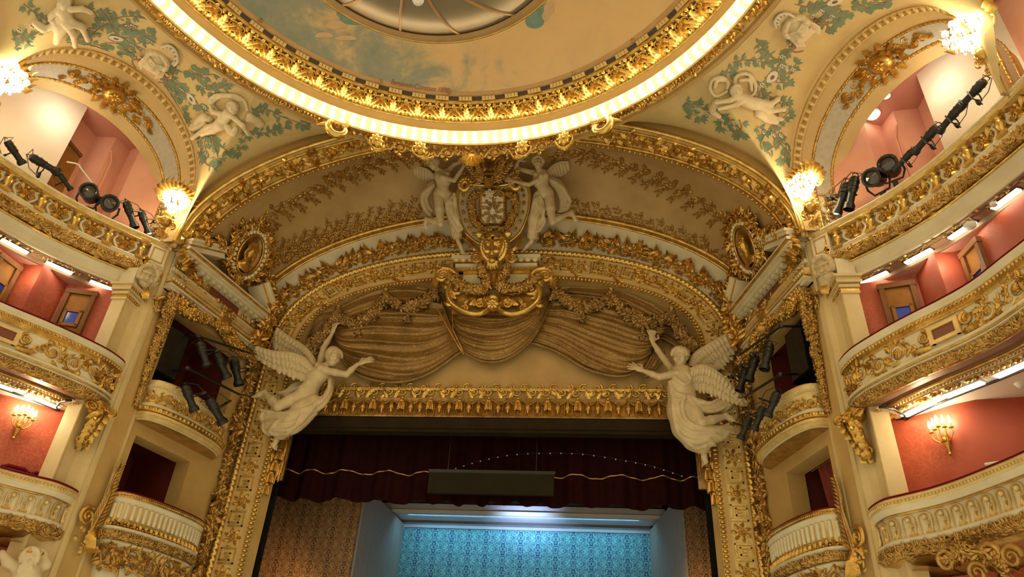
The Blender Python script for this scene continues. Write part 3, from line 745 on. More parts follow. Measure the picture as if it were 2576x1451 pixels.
band(0.10, -0.10, YP-0.02, YP-0.00, 'gold_dark', 'bead_bed')
mb = MB(); mb.add(ruled(fr(-0.02, YP), fr(-0.22, YP+0.35), 3)); mb.build('reveal', 'ochre', frame, sharp=180)
# bead line at the vault edge
mb = MB(); mb.add(tube(ell_arch(VA-0.02, VB-0.02, YB-0.06, 140), 0.075, 6)); mb.add(tube(ell_arch(VA-0.10, VB-0.10, YB+0.06, 140), 0.05, 6))
P = ell_arch(VA-0.05, VB-0.05, YB-0.02, 220, t0=0.05); s_ = Strip(P, np.array([0, -1.0, 0]), AN(P))
for i in range(int(s_.L/0.16)): s_.put(mb, dome(0.055, 0.06, 6, 2, (i+0.5)*0.16, -0.09))
mb.build('vault_edge_moulding', 'gold', frame, kind='stuff')
# rope
def rope(P, r, pitch, n=10, amp=0.22, strands=2):
    P = resample(P, pitch/7); T = nrm(np.gradient(P, axis=0)); A = np.tile(np.array([0, -1.0, 0]), (len(P), 1)); A = nrm(A-T*np.sum(A*T, 1)[:, None]); B = np.cross(T, A)
    s = np.concatenate([[0], np.cumsum(np.linalg.norm(np.diff(P, axis=0), axis=1))])
    th = np.arange(n)*2*np.pi/n
    rr = r*(1+amp*np.abs(np.sin(0.5*strands*(th[None]+2*np.pi*s[:, None]/(pitch*strands))))-amp*0.5)
    V = P[:, None]+rr[..., None]*(np.cos(th)[None, :, None]*A[:, None]+np.sin(th)[None, :, None]*B[:, None])
    return V.reshape(-1, 3), grid_faces(len(P), n, False, True)
mb = MB(); mb.add(rope(fr(0.94, YP-0.06), 0.085, 0.15, amp=0.55)); mb.build('rope_moulding', 'gold_bright', frame, sharp=180)
# beads
mb = MB(); sb = fr_strip(-0.01, YP-0.03)
for i in range(int(sb.L/0.115)): sb.put(mb, (lambda q: (q[0]*np.array([0.8, 1.35, 1])+np.array([(i+0.5)*0.115, 0, 0]), q[1]))(dome(0.055, 0.06, 7, 3)))
mb.build('bead_moulding', 'gold_bright', frame, kind='stuff')
# meander with rosettes
sk = fr_strip(0.49, YP-0.035); mb = MB(); ms = MB()
unit = 0.92; nk = int(sk.L/unit); unit = sk.L/nk
def bar(mbx, pts, w=0.017, h=0.035):
    for (x0, y0), (x1, y1) in zip(pts[:-1], pts[1:]):
        V, F = box(min(x0, x1)-w, max(x0, x1)+w, min(y0, y1)-w, max(y0, y1)+w, 0, h); sk.put(mbx, (V, F))
for i in range(nk):
    a = i*unit+0.05
    f = lambda pts, ox=0: [(a+ox+x*0.46, y*0.19) for x, y in pts]
    bar(mb, f([(0.0, -1), (0.0, 1), (0.62, 1), (0.62, -0.35), (0.27, -0.35), (0.27, 0.38)])); bar(mb, f([(0.44, 0.30), (0.44, 0.02)]), h=0.03); bar(mb, f([(0.14, -0.98), (0.80, -0.98), (0.80, 0.98)]), h=0.032)
    c = a+0.66; q = lambda VF: sk.put(ms, VF)
    q(r2(volute(0.13, 1.6, 0.026, 18), c, 0, rnd.random()*6)); q(r2(rosette(0.075, 0.05, 6), c, 0))
    for k in range(7): q(r2(acan(0.15, 0.10, 0.04, 3, 0.03), c+0.10*math.cos(k*0.9), 0.11*math.sin(k*0.9), k*0.9+0.5))
mb.build('meander', 'gold_bright', frame, kind='stuff', sharp=30); ms.build('meander_rosettes', 'gold', frame, kind='stuff')
# sprays of laurel laid over the meander on the arch
mb = MB(); q = lambda VF: sk.put(mb, VF)
for f in (0.30, 0.345, 0.385, 0.43, 0.57, 0.615, 0.655, 0.70):
    for k in range(3): sprig(q, sk.L*f+0.1*k, rnd.uniform(-0.15, 0.1), rnd.uniform(-0.5, 0.5)+(math.pi if k % 2 else 0), 0.55, 6, rnd, 0.07, 0.18, 0.012)
    q(r2(rosette(0.12, 0.08, 6), sk.L*f, 0, h=0.03))
mb.build('laurel_sprays', 'gold', frame, kind='stuff')
# outer foliage: jamb strips and the crest of acanthus over the rope
P = fr(1.50, YP-0.03); U = nrm(fr(1.8, YP)-fr(1.2, YP)); so = Strip(P, U, np.array([0, -1.0, 0]))
xc = so.L/2
for nm, x0, x1 in (('acanthus_crest', 0.2, xc-1.2), ('acanthus_crest', xc+1.2, so.L-0.2)):
    mb = MB(); q = lambda VF: so.put(mb, VF); L = x1-x0
    rinceau(q, L, 0.50, int(L/0.60), rnd, x0, 10, 0.065, 0.0, 1.7)
    tangle(q, L, 0.46, 34, rnd, x0, 0.85, 0.10)
    for i in range(int(L/0.24)):
        x = x0+(i+0.5)*0.24; q(r2(acan(0.34, 0.20, 0.10, 4, 0.14, bend=0.3*(1 if i % 2 else -1)), x, 0.06, math.pi/2+rnd.uniform(-1.1, 1.1), h=0.03))
    mb.build(nm, 'gold', frame, kind='stuff')

# ------------------------------------------------------------------ tympanum cloth, swags, fringe
tymp_back = MB(); xs = np.linspace(-5.95, 5.95, 121)
inner = FR0[25:-25]; ztop = np.interp(xs, inner[::-1, 0], inner[::-1, 1])
Zt = np.linspace(0, 1, 14); G = np.stack([np.repeat(xs[:, None], 14, 1), np.full((121, 14), 18.66), 7.7+(ztop[:, None]+0.25-7.7)*Zt[None]], -1)
G[..., 1] -= 0.11*np.abs(np.sin(xs*2.9+0.4*np.sin(xs*1.3)))[:, None]**0.6*(1-0.8*Zt[None])
val = thing('stage_valance', 'carved and gilded valance of pleated ochre cloth with a tasselled fringe above the stage', 'valance', (0, 18.6, 7.6))
mb = MB(); mb.add((G.reshape(-1, 3), grid_faces(121, 14))); mb.build('under_cloth', 'cloth_ochre', val, sharp=180)
def zpx(y, Y=18.45, x=1240): return atY(x, y, Y)[2]
def drape(name, top, bot, nf, depth, amp, label, seed, Y0=18.5, m='brocade', nu=70, nv=60, parent=None):
    top = spline(np.array(top, float), nu); bot = spline(np.array(bot, float), nu)
    r = random.Random(seed); ph = [r.random()*6 for _ in range(6)]
    s = np.linspace(0, 1, nu)[:, None]; t = np.linspace(0, 1, nv)[None]
    Px = top[:, None]*(1-t[..., None])+bot[:, None]*t[..., None]
    k = nf*np.pi*t**0.9+0.9*np.sin(3*s+ph[0])+0.7*np.sin(6.2*s+2*t+ph[1])+1.6*(s-0.5)*np.sin(4*t+ph[4])
    fold = (1-np.abs(np.sin(k))**0.6)*amp*(0.65+0.5*np.sin(2.1*s*3+ph[2]+3*t))+0.18*amp*np.sin(2.6*k+4*s+ph[3])**2
    env = np.sin(np.pi*np.clip(s, 0.03, 0.97))**0.45
    D = 0.05+depth*np.sin(np.pi*(0.06+0.72*t))*env+fold*(0.35+0.65*env)
    D = np.where(t > 0.96, D*0.55, D)
    V = np.array([[atY(Px[i, j, 0], Px[i, j, 1], Y0-D[i, j]) for j in range(nv)] for i in range(nu)])
    mb = MB(); mb.add((V.reshape(-1, 3), grid_faces(nu, nv)))
    # rolled hem
    hem = V[:, -1]+np.array([0, -0.02, 0]); mb.add(tube(hem, 0.045, 6))
    o = mb.build(name, m, parent, sharp=180)
    if label: tag(o, label, 'drapery', 'brocade swags of the stage valance')
    return o
drape('brocade_swag', [(770, 850), (800, 790), (850, 770), (950, 730), (1060, 722), (1112, 735)], [(800, 850), (836, 838), (862, 905), (905, 945), (990, 962), (1075, 942), (1168, 880)], 6.5, 0.32, 0.25, 'wide brown brocade swag gathered in the hands of the unclothed winged statue', 3)
drape('brocade_swag', [(1392, 725), (1450, 720), (1570, 735), (1660, 775), (1700, 810), (1730, 850)], [(1330, 860), (1400, 885), (1480, 930), (1565, 946), (1625, 915), (1652, 850), (1720, 880)], 6.5, 0.32, 0.25, 'wide brown brocade swag lifted by the clothed winged statue beside the stage', 8)
drape('brocade_swag', [(1105, 735), (1150, 765), (1240, 780), (1330, 765), (1390, 735)], [(1112, 760), (1150, 862), (1190, 900), (1242, 911), (1292, 894), (1345, 845), (1390, 752)], 5.0, 0.36, 0.20, 'middle brown brocade swag hanging below the central gilded cartouche', 5, Y0=18.42)
for px0, px1, n_, lab in ((([(838, 836), (850, 870), (872, 905)]), ([(842, 836), (905, 868), (925, 905)]), 2, 'brown cloth bunch trailing between the hands of the unclothed winged statue'), (([(1648, 832), (1625, 880), (1598, 925)]), ([(1655, 838), (1668, 900), (1625, 950)]), 2, 'brown cloth bunch falling from the raised hand of the robed winged statue')):
    drape('cloth_bunch', px0, px1, n_, 0.22, 0.16, lab, 11, Y0=18.42, nu=30, nv=24)
# cord of the middle swag
mb = MB(); mb.add(rope(np.array([atY(1135, 745, 18.1), atY(1140, 830, 18.02), atY(1168, 890, 18.0)]), 0.024, 0.07)); mb.add(rope(spline([atY(1100, 775, 18.12), atY(1130, 830, 18.02), atY(1150, 865, 17.98), atY(1168, 893, 17.98)], 20), 0.024, 0.07))
mb.build('cord', 'gold', val, sharp=180)
# embroidered hem
hem_z0, hem_z1 = zpx(1002), zpx(958)
mb = MB(); hs = Strip(np.stack([np.linspace(-5.4, 5.4, 60), np.full(60, 18.53), np.full(60, (hem_z0+hem_z1)/2)], -1), ZV, np.array([0, -1.0, 0])); q = lambda VF: hs.put(mb, VF); hh = hem_z1-hem_z0
for i in range(26):
    x = (i+0.5)*hs.L/26; sg = 1 if i % 2 else -1
    q(r2(volute(hh*0.24, 1.4, 0.028, 14, d=sg), x-0.08, hh*0.18, 1.0)); q(r2(volute(hh*0.24, 1.4, 0.028, 14, d=-sg), x+0.14, -hh*0.1, 2.0))
    q(r2(acan(hh*0.6, hh*0.34, 0.05, 3, 0.03), x+0.1*sg, -hh*0.45, math.pi/2+0.4*sg)); q(r2(acan(hh*0.5, hh*0.3, 0.05, 3, 0.03), x, -hh*0.2, rnd.random()*6))
for y in (-0.46, 0.05, 0.12): q(ridge(np.array([[0, y*hh], [hs.L/2, y*hh], [hs.L, y*hh]]), 0.02, 0.03))
mb.build('embroidered_hem', 'gold_bright', val, kind='stuff')
fz = zpx(1004)
mb = MB(); mb.add(box(-5.45, 5.45, 18.50, 18.60, zpx(1050), zpx(1000))); mb.build('fringe_backing', 'bronze', val)
mb = MB()
for i in range(260):
    x = -5.4+(i+0.5)*10.8/260; L = 0.40*(0.9+0.1*rnd.random()); mb.add(tube(np.array([[x, 18.47, fz-0.06], [x, 18.46, fz-0.3], [x+rnd.uniform(-0.01, 0.01), 18.46, fz-0.1-L]]), 0.013, 4))
for i in range(100):
    x = -5.4+(i+0.5)*0.108
    if i % 2:
        for k in range(6): mb.add(sphere(0.022, 5, 4, (x, 18.44, fz-0.12-0.06*k)))
mb.build('fringe_threads', 'gold', val, kind='stuff')
mb = MB()
for i in range(13):
    x0 = -5.3+i*0.83
    for k in range(2): mb.add(rope(np.array([[x0+0.415*k+0.415*u, 18.42, fz-0.03-0.13*math.sin(math.pi*u)] for u in np.linspace(0, 1, 9)]), 0.022, 0.07, 6))
mb.build('fringe_cords', 'bronze', val, kind='stuff')
def tassel_mesh(name, L=0.40, r=0.09, nst=18):
    mb = MB(); mb.add(sphere(r*0.55, 8, 6, (0, 0, -0.03))); mb.add(lathe([(r*0.3, -0.04), (r*0.75, -0.08), (r*0.95, -0.13), (r*0.8, -0.15), (r*0.85, -0.17)], 10))
    for k in range(nst):
        a = k*2*math.pi/nst; mb.add(tube(np.array([[r*0.7*math.cos(a), r*0.7*math.sin(a), -0.15], [r*0.95*math.cos(a), r*0.95*math.sin(a), -0.15-(L-0.15)*0.5], [r*1.02*math.cos(a), r*1.02*math.sin(a), -L]]), 0.014, 4))
    me = mb.mesh(name, sharp=60); me.materials.append(M['gold']); return me
tas = tassel_mesh('tassel'); mb = MB(); mb.add(lathe([(0.012, 0.0), (0.03, -0.02), (0.035, -0.06), (0.05, -0.12), (0.085, -0.24), (0.075, -0.27), (0.05, -0.28), (0.03, -0.36), (0.001, -0.38)], 10)); bell = mb.mesh('bell_drop', sharp=50); bell.materials.append(M['gold'])
for i in range(13):
    x = -5.0+i*0.83; inst('tassel', tas, val, (x, 18.40, fz+0.03))
    inst('bell_drop', bell, val, (x+0.28, 18.40, fz-0.06)); inst('bell_drop', bell, val, (x+0.55, 18.40, fz-0.06))
# side fringes hanging on the jambs
for sx in (-1, 1):
    for k in range(5):
        z = 7.15-0.32*k; inst('tassel', tas, val, (sx*(5.72+0.05*k), 18.42, z), sc=(1.1, 1.1, 1.0)); inst('bell_drop', bell, val, (sx*(5.90+0.03*k), 18.36, z-0.05), sc=1.1)
    mb = MB(); mb.add(box(min(sx*5.55, sx*5.98), max(sx*5.55, sx*5.98), 18.48, 18.56, 5.9, 7.6)); mb.build('jamb_drop', 'bronze', val)
    mb = MB()
    for k in range(40):
        x = sx*(5.6+0.38*rnd.random()); z = 6.1+1.4*rnd.random(); mb.add(tube(np.array([[x, 18.44, z], [x, 18.43, z-0.35]]), 0.013, 4)); mb.add(sphere(0.03, 6, 4, (x, 18.43, z)))
    mb.build('jamb_fringe', 'gold', val, kind='stuff')
# garlands under the bead edge
def gpx(p, Y): return atY(p[0], p[1], Y)
GL = [((1098, 725), (970, 742), 52), ((970, 742), (850, 792), 60), ((850, 785), (752, 872), 40), ((1393, 725), (1537, 742), 52), ((1537, 742), (1690, 790), 58), ((1690, 790), (1772, 880), 40)]
for (a, b, sag) in GL:
    t_ = np.linspace(0, 1, 26); P = np.array([gpx((a[0]+(b[0]-a[0])*u, a[1]+(b[1]-a[1])*u+sag*4*u*(1-u)*0.75), 18.10) for u in t_])
    R = 0.13+0.10*np.sin(np.pi*t_)
    mb = MB(); blob_garland(mb, P, R, rnd, 120, 1.15, 0.36); blob_garland(mb, np.array([P[0]+[0, -0.05, 0.2], P[0], P[0]-[0, 0, 0.35]]), 0.13, rnd, 90, 1.2, 0.2)
    blob_garland(mb, np.array([P[13]-[0, 0.03, 0.15], P[13]-[0.03, 0.03, 0.45]]), 0.10, rnd, 60, 1.5, 0.15)
    mb.build('fruit_garland', 'bronze', frame)
for (a, b) in ((970, 735), (850, 780), (1537, 735), (1690, 782), (1098, 715), (1393, 715)):   # ties
    p = gpx((a, b), 18.15); mb = MB(); mb.add(sphere(0.10, 8, 6, p, (1, 1, 1))) if False else None
    mb.add(lathe([(0.05, 0.12), (0.10, 0.08), (0.08, 0.0), (0.12, -0.06), (0.05, -0.12)], 10), np.array([[1, 0, 0, p[0]], [0, 1, 0, p[1]], [0, 0, 1, p[2]], [0, 0, 0, 1.0]])); mb.build('garland_tie', 'gold', frame)

# ------------------------------------------------------------------ lintel, border curtain, stage
lint = MB(); lint.add(box(-6.0, 6.0, 18.5, 18.9, zpx(1078, 18.5), zpx(1050, 18.5))); lint.add(box(-6.0, 6.0, 18.55, 18.85, zpx(1086, 18.5), zpx(1078, 18.5))); struct(lint.build('trim_2', 'dark_beam'))
def pleat(x0, x1, ztop, zbot, Y, n, amp, freq, m, name, seed=0, wav=0.04):
    r = random.Random(seed); x = np.linspace(x0, x1, n); ph = 3*np.sin(x*0.9+seed)
    y = Y-amp*(np.sin(x*freq+ph)+0.4*np.sin(2.3*x*freq+1)); zb = zbot+wav*np.sin(x*freq+ph+0.8)+wav*0.6*np.sin(x*freq*0.37)
    k = 6; t_ = np.linspace(0, 1, k)
    V = np.stack([np.repeat(x[:, None], k, 1), Y+(y-Y)[:, None]*(0.4+0.6*t_[None]), ztop+(zb-ztop)[:, None]*t_[None]], -1)
    mb = MB(); mb.add((V.reshape(-1, 3), grid_faces(n, k))); return mb, V
zb = atY(1240, 1268, 19.6)[2]
mb, Vc = pleat(-7.4, 7.4, 9.2, zb, 19.6, 420, 0.10, 7.5, 'curtain_red', 'border')
border = tag(mb.build('border_curtain', 'curtain_red', sharp=180), 'dark red pleated border curtain hanging across the top of the stage', 'curtain')
zg = atY(1240, 1195, 19.6)[2]
mb = MB(); xg = np.linspace(-7.3, 7.3, 300); yg = np.interp(xg, Vc[:, 4, 0], Vc[:, 4, 1])-0.03
mb.add(tube(np.stack([xg, yg, zg+0.035*np.sin(xg*7.5+3*np.sin(xg*0.9))], -1), 0.022, 5)); mb.build('gold_braid', 'gold_dark', border)
# surtitle panel
a, b, c_ = atY(1080, 1187, 19.1), atY(1394, 1190, 19.1), atY(1393, 1246, 19.1)
scr = thing('surtitle_screen', 'blank dark olive surtitle screen hanging in front of the border curtain', 'screen', ((a[0]+b[0])/2, 19.1, c_[2]))
mb = MB(); mb.add(box(a[0], b[0], 19.10, 19.22, c_[2], a[2])); mb.build('panel', 'screen_olive', scr)
mb = MB(); mb.add(box(a[0]-0.03, b[0]+0.03, 19.11, 19.25, a[2], a[2]+0.09)); mb.build('top_rail', 'black_metal', scr)
for x in (a[0]+0.5, b[0]-0.5):
    mb = MB(); mb.add(tube(np.array([[x, 19.17, a[2]+0.08], [x, 19.17, 9.2]]), 0.012, 5)); mb.build('wire', 'black_metal', scr)
# lamp reflections off the dark curtain, built as pale dots on an added wire
fs = thing('reflection_dots', 'slack arc of tiny pale dots for lamp reflections on the dark border curtain', 'lights', atY(1450, 1170, 19.42))
pts_ = spline(np.array([(1147, 1177), (1215, 1157), (1290, 1143), (1380, 1139), (1470, 1142), (1560, 1156), (1640, 1172), (1715, 1196)], float), 24); P_ = np.array([atY(*q_, 19.42) for q_ in pts_])
mb = MB(); mb.add(tube(P_, 0.005, 4)); mb.build('wire', 'black_metal', fs)
mb = MB(); mb.add(sphere(0.022, 6, 4)); fme = mb.mesh('reflection_dot', sharp=180); fme.materials.append(M['flower_white'])
for p_ in P_: inst('reflection_dot', fme, fs, p_-np.array([0, 0.02, 0.02]))

# set: back wall, side flats, beam
YS = 26.0
l0, r0, lb, rb = atY(1000, 1325, YS), atY(1640, 1345, YS), atY(990, 1451, YS), atY(1641, 1451, YS)
bx0, bx1, bzt = (l0[0]+lb[0])/2, (r0[0]+rb[0])/2, (l0[2]+r0[2])/2
mb = MB(); mb.add(box(bx0, bx1, YS, YS+0.1, 0.0, bzt)); tag(mb.build('stage_back_flat', 'damask_blue'), 'blue damask papered back wall of the stage set', 'stage flat')
mb = MB(); mb.add(box(bx0, bx1, YS-0.08, YS+0.1, bzt, bzt+0.10)); o = tag(mb.build('set_cornice', 'set_white'), 'thin pale cornice along the top of the blue stage wall', 'cornice')
mb = MB(); mb.add(box(bx0, bx1, YS-0.02, YS+0.12, bzt+0.10, bzt+1.6)); tag(mb.build('set_fascia', 'set_grey'), 'plain grey fascia above the blue stage wall', 'stage flat')
YBm = 24.6
w0, w1 = atY(955, 1282, YBm), atY(1674, 1304, YBm); zt_ = (w0[2]+w1[2])/2
mb = MB(); mb.add(box(w0[0], w1[0], YBm, YBm+0.9, zt_-0.02, zt_+0.28)); beam = thing('set_beam', 'pale beam glowing blue across the top of the stage set', 'beam', (0, YBm, zt_)); mb.build('beam_box', 'set_white', beam)
mb = MB(); mb.add(box(w0[0]+0.02, w1[0]-0.02, YBm-0.05, YBm+0.0, zt_-0.05, zt_+0.06)); mb.build('edge_strip', 'white_paint', beam)
mb = MB(); mb.add(box(w0[0], w1[0], YBm+0.9, YBm+1.0, zt_-0.02, zt_+1.7)); tag(mb.build('set_upper_wall', 'set_white'), 'pale upper set wall washed with blue light behind the beam', 'stage flat')
for px, px2, side, lab in ((890, 1003, 'l', 'grey patterned wing flat beside the blue wall, below the unclothed statue'), (1728, 1640, 'r', 'grey patterned wing flat beside the blue wall, below the robed statue')):
    p0 = atY(px, 1400, 21.6); p1 = atY(px2, 1400, YS-0.02)
    mb = MB(); n = nrm(np.array([-(p1-p0)[1], (p1-p0)[0], 0]))*0.05
    mb.add((np.array([[*(p0+n)[:2], 0], [*(p1+n)[:2], 0], [*(p1+n)[:2], 6.76], [*(p0+n)[:2], 6.76], [*(p0-n)[:2], 0], [*(p1-n)[:2], 0], [*(p1-n)[:2], 6.76], [*(p0-n)[:2], 6.76]]), np.array([(0, 1, 2, 3), (4, 7, 6, 5), (0, 4, 5, 1), (3, 2, 6, 7), (1, 5, 6, 2), (0, 3, 7, 4)])))
    tag(mb.build('wing_flat', 'damask_grey'), lab, 'stage flat', 'grey wing flats of the set')
    x_out = -8.5 if side == 'l' else 8.5; mb = MB(); mb.add(box(min(p0[0], x_out), max(p0[0], x_out), 21.44, 21.54, 0, 8.2))
    tag(mb.build('damask_flat', 'damask_orange'), 'orange damask flat inside the stage opening, below the ' + ('unclothed winged statue' if side == 'l' else 'robed winged statue'), 'stage flat', 'orange damask flats of the set')
mb = MB(); mb.add(vert_wall([(-9, 18.7), (-9, 27.5), (9, 27.5), (9, 18.7)], -1.5, 14)); mb.add(flat_poly([(-9, 18.7), (-9, 27.5), (9, 27.5), (9, 18.7)], 13.9)); struct(mb.build('wall_stagehouse', 'black_cloth'))
mb = MB(); mb.add(vert_wall([(-9.2, 18.72), (-5.7, 18.72)], -1.5, 9.0)); mb.add(vert_wall([(9.2, 18.72), (5.7, 18.72)], -1.5, 9.0)); mb.add(vert_wall([(-9.2, 18.72), (9.2, 18.72)], 9.0, 14.5)); struct(mb.build('wall_proscenium', 'black_cloth'))
mb = MB(); mb.add(flat_poly([(-9, 18.6), (-9, 27.5), (9, 27.5), (9, 18.6)], -0.3)); struct(mb.build('floor_stage', 'black_cloth'))
# ------------------------------------------------------------------ stage-box walls, side arches, rooms behind the balconies
PINK = [(8.6, 14.25), (9.8, 13.75), (10.3, 13.98), (10.42, 13.45), (11.0, 13.38), (11.02, 12.36)]
PWHITE = [(10.58, 12.32), (11.5, 10.45)]
PINK2 = [(11.5, 10.45), (11.6, 9.4), (11.9, 6.5)]
MID = [(8.5, 13.66), (9.70, 13.32), (9.72, 12.62), (9.76, 12.50), (10.24, 12.47), (10.32, 11.75), (10.45, 11.3), (10.95, 9.6), (11.3, 6.5)]
LOW = [(8.62, 14.05), (8.95, 13.80), (9.22, 13.50), (9.57, 13.10), (9.85, 12.90), (10.65, 12.75), (11.1, 10.2), (11.4, 6.5)]
def offset_path(pts, d, cen=(0.0, 9.0)):
    P = resample(spline(np.array(pts, float), 60), 0.3); T = nrm(np.gradient(P, axis=0)); N = np.stack([-T[:, 1], T[:, 0]], -1)
    if np.mean(np.sum(N*(np.array(cen)-P), 1)) < 0: N = -N
    return P+N*d
def room_ceiling(front, back, z):
    A_ = resample(np.asarray(front), 0.2); n = len(A_); Bk = np.asarray(back, float); sb_ = np.concatenate([[0], np.cumsum(np.linalg.norm(np.diff(Bk, axis=0), axis=1))]); t = np.linspace(0, sb_[-1], n)
    B_ = np.stack([np.interp(t, sb_, Bk[:, k]) for k in range(2)], -1)
    V = np.stack([np.c_[A_, np.full(n, z)], np.c_[B_, np.full(n, z)]], 1); return V.reshape(-1, 3), grid_faces(n, 2)
CT3 = [(8.05, 14.12), (8.5, 13.60), (9.13, 12.87), (9.67, 12.05), (10.08, 11.15), (10.40, 10.27), (10.62, 9.5), (10.85, 8.2), (11.0, 6.0)]
CT2 = [(8.06, 13.98), (8.12, 13.40), (8.42, 12.70), (8.75, 12.10), (9.10, 11.55), (9.40, 10.95), (9.60, 10.2), (9.75, 9.6), (9.95, 8.4), (10.1, 6.0)]
for side, mir in SIDES:
    sx = -1 if mir else 1
    # box wall with two openings
    mb = wall_grid(-0.05, 4.15, 1.5, 10.7, [(0.75, 3.42, 7.05, 9.2), (0.86, 2.72, 4.2, 5.8)], lambda u, z: Wp(u, z))
    for (u0, u1, z0, z1) in ((0.75, 3.42, 7.05, 9.2), (0.86, 2.72, 4.2, 5.8)):        # reveals
        for (a, b) in (((u0, z0), (u0, z1)), ((u0, z1), (u1, z1)), ((u1, z1), (u1, z0))):
            mb.add((np.array([Wv(*a), Wv(*b), Wv(*b, -0.45), Wv(*a, -0.45)]), np.array([[0, 1, 2, 3]])))
    wall = struct(mb.build('wall_'+side, 'ochre', mir=mir, sharp=20))
    mb = MB()
    for u in (0.10, 0.62): mb.add(obox(Wv(u, 6.0, 0.015), WT3, ZV, WN3, 0.03, 3.6, 0.015))
    mb.add(obox(Wv(0.02, 6.2, 0.0), WT3, ZV, WN3, 0.05, 4.3, 0.05))
    mb.build('wall_fillets', 'cream_warm', wall, mir=mir)
    # interior of the boxes
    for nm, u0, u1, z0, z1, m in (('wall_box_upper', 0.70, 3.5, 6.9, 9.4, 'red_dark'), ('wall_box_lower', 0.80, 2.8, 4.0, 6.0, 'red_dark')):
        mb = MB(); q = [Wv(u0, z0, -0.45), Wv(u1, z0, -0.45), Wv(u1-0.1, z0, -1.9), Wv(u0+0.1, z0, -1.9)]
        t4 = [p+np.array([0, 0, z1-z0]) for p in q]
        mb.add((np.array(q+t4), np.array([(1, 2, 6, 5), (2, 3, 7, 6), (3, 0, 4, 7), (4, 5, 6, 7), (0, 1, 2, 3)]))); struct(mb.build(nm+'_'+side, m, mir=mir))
    # corner pier in front of the box wall and the shaft behind the pilaster
    mb = MB(); mb.add(vert_wall([(8.2, 13.9), (8.12, 14.1), (8.0, 14.16), (7.98, 14.25)], 1.5, 10.5)); mb.add(vert_wall([(8.5, 13.9), (8.56, 13.66)], 1.5, 9.2)); struct(mb.build('wall_pier_'+side, 'cream_warm', mir=mir))
    # side arch bands
    def sband(l0, l1, m, nm, par, k=2):
        mb = MB(); lam = np.linspace(l0, l1, k+1)
        for a, b in zip(lam[:-1], lam[1:]): mb.add(ruled(side_arch(a), side_arch(b)))
        return mb.build(nm, m, par, mir=mir, sharp=180)
    arch = struct(sband(0.0, 0.075, 'ochre_light', 'trim_arch_'+side, None))
    sband(0.075, 0.20, 'ochre', 'key_bed', arch); sband(0.20, 0.43, 'ochre_light', 'soffit_band', arch, 3)
    sband(0.43, 0.80, 'grey_mosaic', 'mosaic_soffit', arch, 4); sband(0.80, 1.0, 'ochre_light', 'inner_band', arch, 3)
    mb = MB()
    for lam, r in ((0.0, 0.05), (0.075, 0.035), (0.20, 0.045)): mb.add(tube(side_arch(lam, 60), r, 6))
    mb.build('arch_mouldings', 'ochre_light', arch, mir=mir)
    mb = MB()
    for lam, r in ((0.44, 0.05), (0.79, 0.05)):
        P = resample(side_arch(lam, 80), 0.06); nrm_in = nrm(side_arch(0.0, 80).mean(0)-P)
        mb.add(tube(P, r*0.7, 5))
        for i in range(0, len(P), 2): mb.add(sphere(r, 6, 4, P[i]))
    mb.build('bead_strings', 'gold', arch, mir=mir, kind='stuff')
    # lozenge keys along the arch
    Pk = side_arch(0.135, 120, 10.9); Uk = nrm(side_arch(0.10, 120, 10.9)-side_arch(0.17, 120, 10.9)); Tk = nrm(np.gradient(Pk, axis=0)); Nk = np.cross(Tk, Uk); Nk = Nk*np.where((Nk@np.array([*SN, 0]))[:, None] > 0, -1, 1)
    sk_ = Strip(Pk, Uk, Nk); me = MB(); L2 = sk_.L; nkey = 52
    V, F = lathe([(0.001, 0.05), (0.045, 0.045), (0.07, 0.02), (0.075, -0.02)], 8); V = V*np.array([0.75, 1.75, 1]); me.add((V, F)); kme = me.mesh('arch_key', sharp=60); kme.materials.append(M['gold_pale'])
    for i in range(nkey):
        P, X, Y, Z = sk_.frame((i+0.5)*L2/nkey)
        f = np.array([sx, 1, 1]); inst('arch_key', kme, arch, P*f, X*f, Y*f, Z*f)
    mb = MB()
    for i in range(nkey): sk_.put(mb, (sphere(0.03, 6, 4, (i*L2/nkey+0.01, 0, 0.0))))
    mb.build('key_studs', 'gold', arch, mir=mir, kind='stuff')
    # cartouche on the mosaic soffit
    Pc = side_arch(0.62, 120, 10.9); Uc = nrm(side_arch(0.5, 120, 10.9)-side_arch(0.74, 120, 10.9)); Tc = nrm(np.gradient(Pc, axis=0)); Nc = np.cross(Tc, Uc); cen = Sp(np.array([2.1]), np.array([11.5]), np.array([0.0]))[0]
    Nc = Nc*np.where(np.sum(Nc*(cen-Pc), 1)[:, None] > 0, 1, -1); sc_ = Strip(Pc, Uc, Nc); mb = MB(); q = lambda VF: sc_.put(mb, VF); x = sc_.L*0.50
    q((lambda v: (v[0]*np.array([1.2, 1, 1])+np.array([x, 0, 0]), v[1]))(dome(0.26, 0.20, 14, 5)))
    q((lambda v: (v[0]*np.array([0.36, 0.27, 1])+np.array([x, 0, 0]), v[1]))(volute(1.0, 1.0, 0.16, 26)))
    for k in range(12): q(r2(acan(0.28, 0.2, 0.10, 3, 0.1), x+0.34*math.cos(k*0.524), 0.24*math.sin(k*0.524), k*0.524))
    q(r2(rosette(0.16, 0.12, 7), x, 0, h=0.16))
    for sg in (-1, 1):
        for k in range(9):
            d = 0.36+k*0.10; wv = 0.11*math.sin(k*1.3)
            q(r2(acan(0.24-0.008*k, 0.16, 0.07, 3, 0.07), x+sg*d, wv, (0 if sg > 0 else math.pi)+rnd.uniform(-0.8, 0.8)))
            if k % 3 == 1: q(r2(volute(0.10, 1.4, 0.024, 14, d=sg), x+sg*d, -wv, 1.0)); q(r2(rosette(0.08, 0.06, 6), x+sg*(d+0.06), wv))
